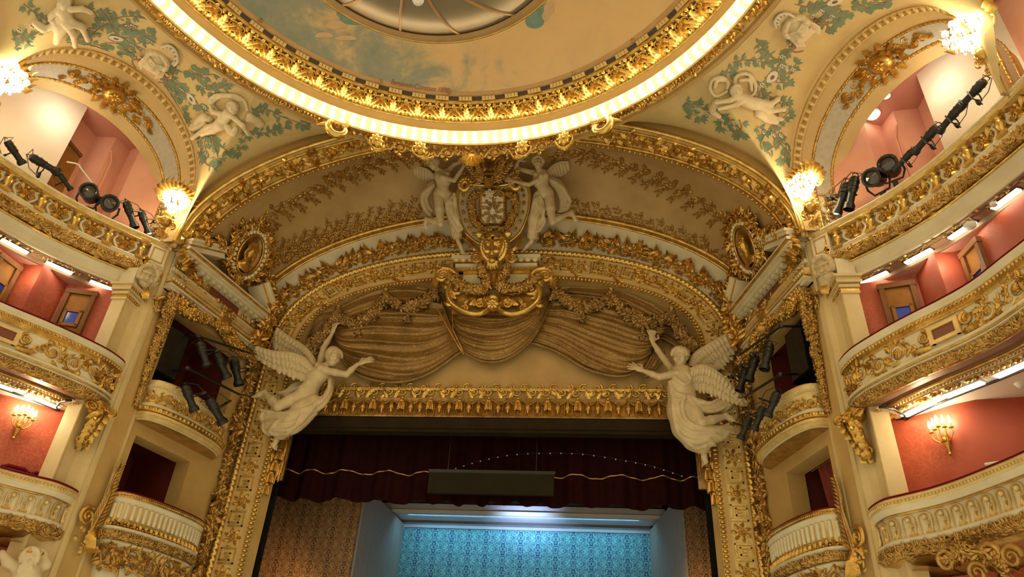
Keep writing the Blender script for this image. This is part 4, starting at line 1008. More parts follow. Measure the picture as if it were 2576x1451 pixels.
    tag(mb.build('arch_cartouche', 'gold', mir=mir), 'gilded shell cartouche on the arch soffit above the ' + ('brown door' if mir else 'round ceiling lamps'), 'relief', 'gilded cartouches on the arch soffits')
    # leaf clusters at the springing of the arch soffit
    for x_ in (0.55, sc_.L-0.55):
        mb = MB(); put = lambda VF: sc_.put(mb, VF); tangle(put, 1.0, 0.36, 40, rnd, max(x_-0.5, 0.02), 0.9, 0.15); mb.build('springing_leaves', 'gold_dark', arch, mir=mir, kind='stuff')
    # room behind the upper balcony
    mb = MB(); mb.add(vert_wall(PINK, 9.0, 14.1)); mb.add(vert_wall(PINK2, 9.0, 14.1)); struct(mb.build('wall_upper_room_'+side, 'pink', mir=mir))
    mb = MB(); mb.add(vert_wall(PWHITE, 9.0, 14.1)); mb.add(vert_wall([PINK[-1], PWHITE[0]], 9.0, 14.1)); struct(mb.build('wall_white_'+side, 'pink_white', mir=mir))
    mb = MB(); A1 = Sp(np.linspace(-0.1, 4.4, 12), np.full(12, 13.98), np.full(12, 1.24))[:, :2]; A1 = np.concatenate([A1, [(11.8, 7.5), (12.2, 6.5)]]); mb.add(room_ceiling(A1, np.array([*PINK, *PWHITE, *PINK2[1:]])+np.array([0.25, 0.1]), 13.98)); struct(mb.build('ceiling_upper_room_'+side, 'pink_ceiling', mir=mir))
    # pipe in the corner of the upper room
    mb = MB(); mb.add(tube(np.array([[10.34, 13.62, 9.5], [10.36, 13.60, 13.2], [10.40, 13.45, 13.5]]), 0.03, 6)); tag(mb.build('heating_pipe', 'pink', mir=mir), 'pink painted pipe in the corner behind the upper balcony, ' + ('beside the brown door' if mir else 'beyond the round ceiling lamps'), 'pipe')
    # middle room
    mb = MB(); mb.add(vert_wall(MID, 5.97, 8.93)); struct(mb.build('wall_middle_room_'+side, 'red_wall', mir=mir))
    mb = MB(); mb.add(room_ceiling(offset_path(CT3, -0.40), MID, 8.92)); struct(mb.build('ceiling_middle_room_'+side, 'room_ceiling', mir=mir))
    # lower room
    mb = MB(); mb.add(vert_wall(LOW, 2.4, 5.95)); struct(mb.build('wall_lower_room_'+side, 'red_wall', mir=mir))
    mb = MB(); mb.add(vert_wall([(8.42, 14.16), LOW[0]], 2.4, 5.95)); struct(mb.build('wall_lower_pier_'+side, 'white_paint', mir=mir))
    mb = MB(); mb.add(room_ceiling(offset_path(CT2, -0.86), LOW, 5.88)); struct(mb.build('ceiling_lower_room_'+side, 'white_paint', mir=mir))
    # ground-tier room under the lowest balcony
    mb = MB(); mb.add(vert_wall([(8.4, 14.1), (9.6, 12.8), (10.6, 11.0), (11.2, 6.5)], -1.5, 2.9)); struct(mb.build('wall_ground_room_'+side, 'red_wall', mir=mir))
    # doors of the middle room
    for k, (a, b, f0, f1, lab) in enumerate(((MID[0], MID[1], 0.40, 0.92, 'end'), (MID[4], MID[5], 0.12, 0.88, 'side'))):
        a = np.array(a); b = np.array(b); p0 = a+(b-a)*f0; p1 = a+(b-a)*f1; tg = nrm(p1-p0); nn = np.array([-tg[1], tg[0]]); c0 = np.array([9.0, 11.0]); nn = nn if nn@(c0-p0) > 0 else -nn
        T3, N3 = np.array([*tg, 0]), np.array([*nn, 0]); w = np.linalg.norm(p1-p0)/2; cx = np.array([*((p0+p1)/2), 0])
        zc, hz = 7.36, 1.36 if k == 0 else 1.38
        cx[2] = zc; mb = MB(); mb.add(obox(cx+N3*0.02, T3, ZV, N3, w-0.05, hz, 0.02))
        door = struct(mb.build('door_%d_%s' % (k+1, side), 'wood', mir=mir))
        mb = MB()
        for sg in (-1, 1): mb.add(obox(cx+T3*sg*(w-0.03)+N3*0.05, T3, ZV, N3, 0.05, hz+0.03, 0.05))
        mb.add(obox(cx+ZV*hz+N3*0.05, T3, ZV, N3, w+0.04, 0.06, 0.06)); mb.build('door_frame', 'wood_dark', door, mir=mir)
        pz = cx+ZV*0.66
        mb = MB()
        for (du, dz, hu, hv) in ((-0.17, 0, 0.035, 0.21), (0.17, 0, 0.035, 0.21), (0, 0.19, 0.2, 0.035), (0, -0.19, 0.2, 0.035)): mb.add(obox(pz+T3*du+ZV*dz+N3*0.06, T3, ZV, N3, hu, hv, 0.03))
        for dz in (-0.70, -1.25): mb.add(obox(cx+ZV*(dz+0.35)+N3*0.05, T3, ZV, N3, w*0.62, 0.20, 0.018))
        mb.build('door_panel', 'wood', door, mir=mir)
        mb = MB(); mb.add(obox(pz+N3*0.045, T3, ZV, N3, 0.14, 0.16, 0.012)); mb.build('pane', 'blue_glass', door, mir=mir)
        mb = MB(); mb.add(sphere(0.04, 8, 6, cx+T3*(w-0.16)+N3*0.09-ZV*0.4)); mb.build('door_knob', 'gold', door, mir=mir)
# door leaning open in the upper room (left only)
mb = MB(); mb.add(box(-11.0, -10.96, 12.42, 13.2, 10.0, 13.0)); d3 = struct(mb.build('door_3', 'wood'))
mb = MB(); mb.add(box(-10.96, -10.92, 12.40, 12.52, 10.0, 13.1)); mb.add(box(-10.96, -10.92, 12.52, 13.2, 13.0, 13.1)); mb.build('door_frame', 'wood_dark', d3)
mb = MB(); mb.add(box(-10.955, -10.94, 12.56, 13.1, 11.9, 12.8)); mb.add(box(-10.955, -10.94, 12.56, 13.1, 10.6, 11.7)); mb.build('door_panel', 'wood', d3)
# ------------------------------------------------------------------ entablature with broken pediment over each box
def wstrip(u0, u1, z, off, n=40): u = np.linspace(u0, u1, n); return Strip(Wp(u, np.full(n, z), off), ZV, WN3)
def wprism(mb, u0, u1, z0, z1, o0, o1):
    q = [Wv(u, z, o) for u in (u0, u1) for z in (z0, z1) for o in (o0, o1)]
    mb.add((np.array(q), np.array([(0, 1, 3, 2), (4, 6, 7, 5), (0, 4, 5, 1), (2, 3, 7, 6), (0, 2, 6, 4), (1, 5, 7, 3)])))
for side, mir in SIDES:
    sx = -1 if mir else 1; f3 = np.array([sx, 1, 1]); who = ('beside the unclothed winged statue' if mir else 'beside the robed winged statue')
    ent = thing('box_entablature', 'cream and gold entablature with broken pediment over the stage box ' + who, 'entablature', Wv(2.0, 9.5)*f3, 'entablatures over the stage boxes')
    mb = MB()
    for u0, u1, z0, z1, o in ((0.05, 3.75, 10.56, 10.64, 0.52), (0.08, 3.70, 10.48, 10.56, 0.46), (0.10, 3.66, 10.42, 10.48, 0.36), (0.12, 3.6, 9.98, 10.10, 0.14), (0.10, 3.65, 9.52, 9.58, 0.26), (0.12, 3.62, 9.45, 9.52, 0.20)): wprism(mb, u0, u1, z0, z1, -0.1, o)
    mb.build('cornice', 'cream', ent, mir=mir, sharp=20)
    mb = MB()
    for u0, u1, z0, z1, o in ((0.06, 3.72, 10.545, 10.575, 0.53), (0.12, 3.6, 10.08, 10.11, 0.15), (0.12, 3.62, 9.57, 9.64, 0.25)): wprism(mb, u0, u1, z0, z1, -0.05, o)
    mb.build('gilt_fillets', 'gold', ent, mir=mir, sharp=20)
    mb = MB(); wprism(mb, 0.1, 3.65, 9.45, 10.5, -0.08, 0.05); mb.build('frieze', 'cream', ent, mir=mir)
    mb = MB()
    for k in range(3): wprism(mb, 0.60, 3.45, 9.66+0.10*k, 9.74+0.10*k, 0, 0.22-0.04*abs(k-1)*0+0.02*(k == 1))
    mb.build('fluted_architrave', 'gold_pale', ent, mir=mir)
    mb = MB(); wprism(mb, 1.50, 2.72, 10.02, 10.36, 0, 0.085); mb.build('red_panel', 'panel_red', ent, mir=mir)
    mb = MB()
    for k in range(7): wprism(mb, 1.40, 1.48, 10.04+0.047*k, 10.075+0.047*k, 0, 0.10)
    mb.build('panel_studs', 'gold_bright', ent, mir=mir, kind='stuff')
    dm = MB(); dm.add(box(-0.062, 0.062, -0.06, 0.07, -0.055, 0.075)); dme = dm.mesh('dentil_block', sharp=20); dme.materials.append(M['cream'])
    for k in range(14):
        p = Wv(0.42+k*0.235, 10.40, 0.21); inst('dentil_block', dme, ent, p*f3, WT3*f3, WN3*f3, ZV)
    # frieze foliage at both ends, band of studs
    mb = MB(); s_ = wstrip(0.15, 1.38, 10.20, 0.09); put = lambda VF: s_.put(mb, VF); rinceau(put, s_.L, 0.40, 3, rnd, 0, 8, 0.06, -0.02, 1.8); tangle(put, s_.L, 0.34, 30, rnd, 0.0, 0.9, 0.1)
    s_ = wstrip(2.85, 3.7, 10.20, 0.09); rinceau(put, s_.L, 0.34, 2, rnd, 0, 6, 0.06, 0, 1.3)
    s_ = wstrip(-0.05, 0.75, 10.22, 0.24)
    for k in range(9): put(r2(acan(0.42, 0.26, 0.12, 4, 0.16, bend=0.2), 0.28+0.06*math.sin(k), -0.10+0.03*k, 0.2+k*0.36))
    put(r2(volute(0.14, 1.6, 0.04, 20), 0.45, -0.02, 1.0)); put(r2(volute(0.11, 1.6, 0.035, 20, d=-1), 0.20, 0.12, 2.0))
    s_ = wstrip(1.75, 2.5, 9.98, 0.14); tangle(put, 0.7, 0.3, 50, rnd, 0, 0.9, 0.15)
    mb.build('frieze_foliage', 'gold', ent, mir=mir, kind='stuff')
    mb = MB()
    for k in range(5): mb.add(sphere(0.045, 8, 6, Wv(0.14+0.09*k, 9.70, 0.24)))
    wprism(mb, 0.08, 0.56, 9.62, 9.80, 0, 0.22); mb.build('end_block', 'gold_pale', ent, mir=mir)
    # raking pieces of the broken pediment
    for (ua, za, ub, zb_) in ((0.10, 10.66, 1.30, 11.22), (3.72, 10.66, 2.95, 11.30)):
        A_ = Wv(ua, za, 0.2); B_ = Wv(ub, zb_, 0.2); T_ = nrm(B_-A_); Un = nrm(np.cross(WN3, T_)); Un = Un if Un[2] > 0 else -Un; L_ = np.linalg.norm(B_-A_)/2
        mb = MB()
        for (dz, o, hz) in ((0.0, 0.0, 0.10), (0.11, 0.08, 0.05), (0.18, 0.14, 0.035)): mb.add(obox((A_+B_)/2+Un*dz+WN3*o*0.5, T_, Un, WN3, L_, hz, 0.22+o*0.5))
        rk = mb.build('raking_cornice', 'cream', ent, mir=mir, sharp=20)
        mb = MB(); mb.add(obox((A_+B_)/2+Un*0.055+WN3*0.02, T_, Un, WN3, L_*0.98, 0.02, 0.24)); mb.build('gilt_fillet', 'gold', rk, mir=mir)
    # console in the middle of the architrave
    mb = MB(); s_ = wstrip(1.9, 2.5, 9.72, 0.22); put = lambda VF: s_.put(mb, VF); put(r2(volute(0.2, 1.8, 0.05, 22), 0.3, 0.08, 1.5)); put(r2(acan(0.5, 0.3, 0.12, 4, 0.2), 0.3, 0.0, -1.57)); put(r2(rosette(0.12, 0.1, 6), 0.12, 0.2)); put(r2(rosette(0.12, 0.1, 6), 0.5, 0.2))
    mb.add(obox(Wv(2.2, 9.55, 0.18), WT3, ZV, WN3, 0.16, 0.20, 0.14)); mb.build('console', 'gold_dark', ent, mir=mir)
    # fruit heap on the left rake
    mb = MB(); blob_garland(mb, np.array([Wv(0.20, 11.0, 0.42), Wv(0.5, 11.1, 0.45), Wv(0.95, 11.35, 0.42)]), np.array([0.10, 0.17, 0.20]), rnd, 150, 1.1, 0.6); mb.build('fruit_heap', 'gold', ent, mir=mir)
    mb = MB(); mb.add(tube(np.array([Wv(1.06+0.22*math.cos(a), 11.42+0.25*math.sin(a), 0.40) for a in np.linspace(-0.3, 3.4, 14)]), 0.045, 6)); mb.build('horn_rim', 'gold_dark', ent, mir=mir)
    # garland round the upper opening: across the top and down the pier
    gar = thing('fruit_garland', 'gilded garland of leaves and fruit round the stage-box opening ' + who, 'garland', Wv(0.5, 9.2)*f3, 'garlands round the stage boxes')
    mb = MB(); P = spline([Wv(0.42, 9.35, 0.15), Wv(0.9, 9.22, 0.2), Wv(1.5, 9.3, 0.2), Wv(2.1, 9.42, 0.22), Wv(2.7, 9.28, 0.2), Wv(3.3, 9.2, 0.18), Wv(3.75, 9.3, 0.2)], 40); blob_garland(mb, P, 0.17+0.05*np.sin(np.linspace(0, 12, 40)), rnd, 120, 1.05, 0.42); mb.build('top_swag', 'gold', gar, mir=mir)
    mb = MB(); P = spline([Wv(0.42, 9.4, 0.12), Wv(0.40, 8.8, 0.14), Wv(0.44, 8.2, 0.12), Wv(0.46, 7.6, 0.1), Wv(0.50, 7.0, 0.08), Wv(0.52, 6.4, 0.05)], 40); blob_garland(mb, P, np.linspace(0.20, 0.07, 40), rnd, 120, 1.0, 0.5); blob_garland(mb, np.array([Wv(0.2, 9.2, 0.08), Wv(0.0, 9.0, 0.08), Wv(0.08, 8.8, 0.08)]), 0.09, rnd, 60, 1.4, 0.1); mb.build('pier_drop', 'gold_dark', gar, mir=mir)
    mb = MB(); P = spline([Wv(3.75, 9.4, 0.15), Wv(3.85, 8.6, 0.15), Wv(3.88, 7.6, 0.12), Wv(3.9, 6.4, 0.1), Wv(3.92, 5.2, 0.1), Wv(3.95, 4.0, 0.1), Wv(3.97, 2.9, 0.1)], 60); blob_garland(mb, P, 0.16+0.04*np.sin(np.linspace(0, 20, 60)), rnd, 90, 1.4, 0.12); mb.build('jamb_drop', 'gold_dark', gar, mir=mir)
    # heap of gilding climbing between the pediment and the proscenium arch
    mb = MB(); P = spline([Wv(3.55, 9.6, 0.3), Wv(3.7, 10.3, 0.35), Wv(3.6, 11.0, 0.38), Wv(3.3, 11.6, 0.36), Wv(3.0, 12.2, 0.3)], 30); blob_garland(mb, P, np.linspace(0.24, 0.12, 30), rnd, 120, 1.5, 0.15); mb.build('corner_foliage', 'gold', gar, mir=mir)
    # medallion
    med = thing('portrait_medallion', 'oval gilded medallion with a ' + ('helmeted profile head' if mir else 'leaf-crowned head') + ' above the stage box', 'medallion', Wv(2.1, 11.0)*f3, 'portrait medallions over the stage boxes')
    mc = Wv(2.1, 11.78, 0.46); tn = nrm(WN3+np.array([0, 0, -0.28])); tu = nrm(np.cross(tn, WT3)); tu = tu if tu[2] > 0 else -tu
    to3 = lambda V: mc+V[:, :1]*WT3+V[:, 1:2]*tu+V[:, 2:3]*tn
    mb = MB(); V, F = dome(1.0, -0.10, 40, 5); mb.add((to3(V*np.array([0.42, 0.62, 1])), F)); mb.build('oval_field', 'bronze', med, mir=mir)
    th_ = np.linspace(0, 2*np.pi, 61)[:-1]
    def oval(r, h, n=60): a = np.linspace(0, 2*np.pi, n+1)[:-1]; return to3(np.stack([(0.42+r)*np.cos(a), (0.62+r)*np.sin(a), np.full(n, h)], -1))
    mb = MB(); mb.add(tube(oval(0.0, 0.06), 0.035, 6, True)); mb.add(tube(oval(0.16, 0.0), 0.035, 6, True))
    for p in oval(0.05, 0.06, 56): mb.add(sphere(0.022, 5, 4, p))
    mb.build('bead_ring', 'gold', med, mir=mir, kind='stuff')
    om = MB(); om.add(sphere(1.0, 8, 6, (0, 0, 0), (0.075, 0.075, 0.07))); ome = om.mesh('ring_lobe', sharp=180); ome.materials.append(M['cream'])
    for p in oval(0.115, 0.03, 30): inst('ring_lobe', ome, med, p*f3)
    # head in relief (sculpted in the local frame)
    sd = SDF((-0.40, -0.55, -0.05), (0.40, 0.55, 0.30), 0.014)
    if mir:      # profile, looking towards the stage
        sd.ell((0.0, 0.10, 0.06), (0.17, 0.21, 0.12)); sd.cone((-0.02, -0.1, 0.05), (-0.05, -0.32, 0.05), 0.09, 0.12); sd.ell((-0.03, -0.42, 0.04), (0.25, 0.16, 0.1)); sd.cone((0.14, 0.10, 0.07), (0.21, 0.03, 0.07), 0.03, 0.025, 0.03); sd.ell((0.13, -0.05, 0.07), (0.07, 0.08, 0.07)); sd.ell((-0.02, 0.24, 0.06), (0.22, 0.16, 0.13), k=0.02)
        for k in range(12): sd.chain(spline(np.array([(0.12-0.03*k, 0.34-0.02*abs(k-5), 0.12), (-0.02-0.022*k, 0.30-0.025*k, 0.16), (-0.12-0.012*k, 0.12-0.02*k, 0.12), (-0.20+0.006*k, -0.06-0.012*k, 0.08)]), 8), 0.03, 0.006)
        sd.ell((0.10, 0.09, 0.17), (0.035, 0.02, 0.03), op='sub', k=0.015); sd.ell((0.15, -0.045, 0.12), (0.05, 0.010, 0.06), op='sub', k=0.01)
    else:
        sd.ell((0.0, 0.08, 0.08), (0.15, 0.22, 0.14)); sd.cone((0.02, -0.1, 0.05), (0.04, -0.32, 0.05), 0.09, 0.11); sd.ell((0.02, -0.44, 0.04), (0.26, 0.15, 0.1)); sd.cone((-0.04, 0.10, 0.20), (-0.045, 0.0, 0.24), 0.02, 0.035, 0.03)
        for e in (-1, 1): sd.ell((-0.03+0.06*e, 0.10, 0.215), (0.035, 0.02, 0.03), op='sub', k=0.02)
        sd.ell((-0.04, -0.065, 0.20), (0.05, 0.012, 0.03), op='sub', k=0.02)
        for k in range(14): a = 0.2+k*0.2; sd.ell((0.17*math.cos(a), 0.10+0.24*math.sin(a), 0.10), (0.06, 0.06, 0.06), k=0.015)
        for k in range(5): sd.cone((0.15, 0.0, 0.08), (0.20-0.02*k, -0.4+0.03*k, 0.08), 0.04, 0.03, 0.02)
    V, F = sd.mesh(); mb = MB(); mb.add((to3(V), F)); mb.build('portrait_relief', 'gold', med, mir=mir, sharp=180)
    # wreath round the medallion
    mb = MB()
    P = np.array([to3(np.array([[0.66*math.cos(a), 0.88*math.sin(a), 0.0]]))[0] for a in np.linspace(-0.9, 4.0, 50)]); blob_garland(mb, P, 0.10+0.05*np.sin(np.linspace(0, 14, 50))**2, rnd, 90, 1.6, 0.12)
    for a in np.linspace(0.2, 2.9, 9): P = np.array([to3(np.array([[r_*math.cos(a), (r_+0.18)*math.sin(a), 0.05]]))[0] for r_ in (0.6, 0.85, 1.05)]); blob_garland(mb, P, np.array([0.09, 0.07, 0.03]), rnd, 70, 2.0, 0.05)
    mb.build('leaf_wreath', 'gold', med, mir=mir)
    mb = MB(); P = np.array([to3(np.array([[0.25*math.cos(a)-0.1, -0.82+0.1*math.sin(a), 0.05]]))[0] for a in np.linspace(0, 6.0, 12)]); blob_garland(mb, P, 0.08, rnd, 90, 1.6, 0.1); mb.build('base_scrolls', 'gold', med, mir=mir)
# ------------------------------------------------------------------ balconies
T3 = [(8.02, 14.14), (8.5, 13.60), (9.13, 12.87), (9.67, 12.05), (10.08, 11.15), (10.40, 10.27), (10.62, 9.5), (10.85, 8.2), (11.0, 6.0)]
T2 = [(8.50, 14.10), (8.22, 14.12), (8.06, 13.98), (8.12, 13.40), (8.42, 12.70), (8.75, 12.10), (9.10, 11.55), (9.40, 10.95), (9.60, 10.2), (9.75, 9.6), (9.95, 8.4), (10.1, 6.0)]
T1 = [(8.50, 14.22), (8.20, 14.24), (8.06, 14.08), (8.10, 13.55), (8.35, 13.20), (8.62, 12.85), (8.88, 12.35), (9.10, 11.75), (9.30, 11.10), (9.50, 10.2), (9.70, 9.0), (9.8, 6.0)]
class Bal:
    """plan path with hall-side normal"""
    def __init__(s, pts, n=110, cen=(0.0, 9.0), smooth=True):
        s.P = spline(np.array(pts, float), n); s.P = resample(s.P, 0.09)
        T = nrm(np.gradient(s.P, axis=0)); s.N = np.stack([-T[:, 1], T[:, 0]], -1)
        if np.mean(np.sum(s.N*(np.array(cen)-s.P), 1)) < 0: s.N = -s.N
        s.P3 = np.c_[s.P, np.zeros(len(s.P))]; s.N3 = np.c_[s.N, np.zeros(len(s.P))]; s.Z = np.tile(ZV, (len(s.P), 1))
        s.s = np.concatenate([[0], np.cumsum(np.linalg.norm(np.diff(s.P, axis=0), axis=1))]); s.L = s.s[-1]
    def prof(s, pr): return sweep(s.P3, s.N3, s.Z, pr)
    def tube(s, off, z, r, n=8):
        a = np.arange(n)*2*np.pi/n; return sweep(s.P3, s.N3, s.Z, np.stack([off+r*np.cos(a), z+r*np.sin(a)], -1), pclosed=True)
    def strip(s, off, z, tilt=0.0):
        U = ZV*math.cos(tilt)+0*s.N3; N = s.N3*math.cos(tilt)+ZV*(-math.sin(tilt)); U = s.Z*math.cos(tilt)+s.N3*math.sin(tilt)
        return Strip(s.P3+s.N3*off+ZV*z, U, N)
    def seek(s, xy):
        return s.s[np.argmin(np.linalg.norm(s.P-np.asarray(xy), axis=1))]
def add_beads(mb, st, step, r, b=0.0):
    for i in range(int(st.L/step)): st.put(mb, dome(r, r, 6, 2, (i+0.5)*step, b))
def leaf_torus(mb, B, off, z, r, per, a0=0.0, a1=None):
    a1 = a1 or B.L
    mb.add(B.tube(off, z, r*0.86, 10))
    for tilt, dz, do in ((0.0, 0.0, r*0.8), (0.75, -r*0.55, r*0.58), (-0.75, r*0.55, r*0.58)):
        st = B.strip(off+do, z+dz, tilt)
        for i in range(int((a1-a0)*per)):
            x = a0+rnd.random()*(a1-a0); st.put(mb, r2(leaf(r*0.95, r*0.42, r*0.14, r*rnd.uniform(0.1, 0.4), n=4), x, r*rnd.uniform(-0.5, 0.3), rnd.choice((0.3, 2.8, 1.2, 1.9))+rnd.uniform(-0.5, 0.5)))
B3, B2, B1 = Bal(T3), Bal(T2), Bal(T1)
vase = MB(); vase.add(lathe([(0.035, -0.20), (0.075, -0.19), (0.06, -0.16), (0.04, -0.14), (0.075, -0.07), (0.095, 0.01), (0.08, 0.08), (0.045, 0.11), (0.05, 0.14), (0.08, 0.16), (0.08, 0.19), (0.04, 0.20)], 12)); vase_me = vase.mesh('baluster', sharp=50); vase_me.materials.append(M['gold_bright'])
blk = MB(); blk.add(box(-0.12, 0.12, -0.05, 0.08, -0.035, 0.035)); blk.add(box(-0.10, 0.10, -0.05, 0.07, -0.055, -0.03)); blk_me = blk.mesh('baluster_block', sharp=20); blk_me.materials.append(M['gold_bright'])
scr_ = MB(); A = lambda q: scr_.add(q)
for sg in (-1, 1):
    A(r2(volute(0.13, 1.6, 0.030, 20, d=sg), 0.17*sg, 0.05, 1.0 if sg > 0 else 2.1)); A(r2(volute(0.09, 1.4, 0.024, 16, d=-sg), 0.17*sg, -0.15, 2.0 if sg > 0 else 1.1))
    A(r2(acan(0.24, 0.17, 0.08, 3, 0.08), 0.03*sg, -0.14, -0.6 if sg > 0 else math.pi+0.6)); A(r2(acan(0.2, 0.15, 0.07, 3, 0.06), 0.05*sg, 0.12, 0.7 if sg > 0 else math.pi-0.7)); A(r2(leaf(0.2, 0.08, 0.05, 0.05), 0.18*sg, -0.2, 0.2 if sg > 0 else math.pi-0.2))
A(r2(rosette(0.10, 0.08, 6), 0, 0.02)); A(dome(0.05, 0.1, 8, 3, 0, 0.16)); A(r2(acan(0.22, 0.2, 0.08, 4, 0.08), 0, -0.02, -1.57))
scr_me = scr_.mesh('balustrade_scroll', sharp=60); scr_me.materials.append(M['gold'])
scb_ = MB(); A = lambda q: scb_.add(q)
for sg in (-1, 1): A(ridge(spline([(0.30*sg, 0.20), (0.22*sg, 0.16), (0.27*sg, 0.02), (0.20*sg, -0.10), (0.10*sg, -0.2)], 14), 0.035, 0.05))
scb_me = scb_.mesh('strapwork', sharp=60); scb_me.materials.append(M['cream'])
tong = MB(); A = lambda q: tong.add(q)          # motif of the lowest balcony front: arched tongue with a ball and a drop of leaves
A(ridge(np.array([(0.115*math.cos(a), 0.09+0.085*math.sin(a)) for a in np.linspace(0, math.pi, 12)]+[(-0.115, 0.0), (-0.10, -0.12), (-0.085, -0.19)]), 0.014, 0.03)); A(ridge(np.array([(0.115, 0.09), (0.115, 0.0), (0.10, -0.12), (0.085, -0.19)]), 0.014, 0.03))
A(dome(0.05, 0.06, 9, 4, 0.0, 0.10)); A(ridge(np.array([(0.02, 0.05), (0.035, -0.03), (0.01, -0.12), (0.03, -0.18)]), 0.012, 0.03))
for k in range(4): A(r2(leaf(0.09, 0.045, 0.03, 0.03), 0.02, 0.02-0.06*k, -0.6+1.9*(k % 2))); A(r2(acan(0.09, 0.07, 0.03, 3, 0.03), 0.06, -0.19, 0.5+k*0.7))
tong_me = tong.mesh('tongue_motif', sharp=60); tong_me.materials.append(M['gold_pale'])
flute = MB(); V, F = lathe([(0.001, -0.16), (0.035, -0.15), (0.045, -0.10), (0.05, 0.16), (0.0, 0.17)], 8); flute.add((V*np.array([1, 1, 1]), F)); fl_me = flute.mesh('flute', sharp=50); fl_me.materials.append(M['cream'])
LIGHTS = []
for side, mir in SIDES:
    sx = -1 if mir else 1; f = np.array([sx, 1, 1]); who = 'brown door behind' if mir else 'round ceiling lamps behind'
    def part(par, VFs, nm, m, **kw):
        mb = MB()
        for q in (VFs if isinstance(VFs, list) else [VFs]): mb.add(q)
        return mb.build(nm, m, par, mir=mir, **kw)
    # ---- top balcony with balustrade
    b3 = thing('balustrade_balcony', 'topmost balcony, cream and gold balustrade carrying spotlights, ' + who, 'balcony', np.array([9.5, 12, 9.1])*f, 'top balconies')
    part(b3, B3.prof([(-0.30, 10.56), (-0.26, 10.62), (0.07, 10.62), (0.09, 10.58), (0.06, 10.55)]), 'handrail', 'cream')
    part(b3, [B3.prof([(0.06, 10.56), (0.075, 10.535), (0.045, 10.51)]), B3.prof([(0.03, 10.47), (0.04, 10.44), (0.0, 10.42)])], 'rail_gilding', 'gold_bright')
    part(b3, B3.prof([(0.045, 10.515), (0.03, 10.49), (0.035, 10.46), (0.0, 10.42), (-0.12, 10.42)]), 'rail_moulding', 'cream_warm')
    part(b3, B3.prof([(-0.11, 10.44), (-0.11, 9.92)]), 'balustrade_ground', 'stone')
    part(b3, B3.prof([(-0.30, 10.6), (-0.30, 9.2)]), 'back_panel', 'pink')
    part(b3, B3.prof([(-0.12, 9.96), (0.04, 9.96), (0.05, 9.93), (0.035, 9.90), (0.03, 9.80), (-0.02, 9.79)]), 'plinth', 'cream')
    mb = MB(); leaf_torus(mb, B3, -0.01, 9.64, 0.155, 42); mb.build('leaf_torus', 'gold_dark', b3, mir=mir, kind='stuff')
    part(b3, [B3.tube(0.03, 9.815, 0.022, 6), B3.tube(0.02, 9.46, 0.028, 6)], 'gilt_roll', 'gold_bright')
    part(b3, B3.prof([(-0.03, 9.48), (0.01, 9.44), (-0.02, 9.40), (-0.04, 9.36), (-0.08, 9.30), (-0.09, 9.16), (-0.06, 9.13), (-0.07, 9.09), (-0.10, 9.08)]), 'fascia', 'cream')
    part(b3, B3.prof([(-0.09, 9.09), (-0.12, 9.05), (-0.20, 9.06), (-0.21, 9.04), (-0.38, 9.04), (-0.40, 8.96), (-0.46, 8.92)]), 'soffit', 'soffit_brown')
    mb = MB(); st = B3.strip(-0.16, 9.05, math.pi/2)
    for i in range(int(st.L/0.11)): st.put(mb, r2(acan(0.12, 0.08, 0.03, 3, 0.02), (i+0.5)*0.11, 0, rnd.random()*6))
    mb.build('soffit_leaves', 'gold_dark', b3, mir=mir, kind='stuff')
    a0 = 0.62; n3 = 12; stp = 0.80
    for i in range(n3):
        a = a0+i*stp; st = B3.strip(0.0, 10.19); P, X, Y, Z = st.frame(a); fr_ = lambda q: q*f
        if a > B3.L-0.5: break
        inst('baluster', vase_me, b3, P*f, X*f, Z*f, Y)
        for dz in (0.215, -0.235): inst('baluster_block', blk_me, b3, (P+np.array([0, 0, dz]))*f, X*f, Z*f, Y)
        P, X, Y, Z = B3.strip(-0.09, 10.19).frame(a+stp/2); inst('balustrade_scroll', scr_me, b3, P*f, X*f, Y, Z*f); inst('strapwork', scb_me, b3, P*f, X*f, Y, Z*f)
    # corner post with a framed panel
    st = B3.strip(0.03, 10.19); V, F = box(0.03, 0.46, -0.27, 0.25, -0.2, 0.035); part(b3, (st.map(V), F), 'corner_post', 'cream')
    fr4 = [box(0.10, 0.40, y, y+0.02, 0.03, 0.05) for y in (-0.20, 0.18)]+[box(x, x+0.02, -0.20, 0.2, 0.03, 0.05) for x in (0.10, 0.38)]; part(b3, [(st.map(V), F) for V, F in fr4], 'post_frame', 'gold_bright')
    # soffit lamps
    for i in range(6):
        a = B3.seek((9.10, 12.92))+i*1.0-0.55; st = B3.strip(-0.29, 9.03, math.pi/2); V, F = box(a-0.29, a+0.29, -0.06, 0.06, 0.0, 0.035); mb = MB(); mb.add((st.map(V), F))
        lp = thing('soffit_lamp', '', 'lamp', st.map(np.array([[a, 0, 0.0]]))[0]*f, 'strip lamps under the top balcony'); mb.build('diffuser', 'tube_light', lp, mir=mir)
        mb = MB(); V, F = box(a-0.32, a+0.32, -0.075, 0.075, -0.05, 0.012); mb.add((st.map(V), F)); mb.build('housing', 'black_metal', lp, mir=mir); LIGHTS.append((lp, 'top', i, mir))
    # ---- middle balcony
    b2 = thing('relief_balcony', 'middle balcony with gilded scroll relief and velvet rail, ' + ('brown-door side' if mir else 'side with round ceiling lamps'), 'balcony', np.array([9.0, 12, 6.0])*f, 'middle balconies')
    part(b2, B2.prof([(-0.30, 7.14), (-0.26, 7.22), (0.02, 7.24), (0.07, 7.215), (0.065, 7.18)]), 'velvet_rail', 'velvet')
    part(b2, B2.prof([(0.06, 7.185), (0.09, 7.165), (0.085, 7.13), (0.05, 7.09), (0.05, 7.05), (0.03, 7.03)]), 'rail_moulding', 'cream')
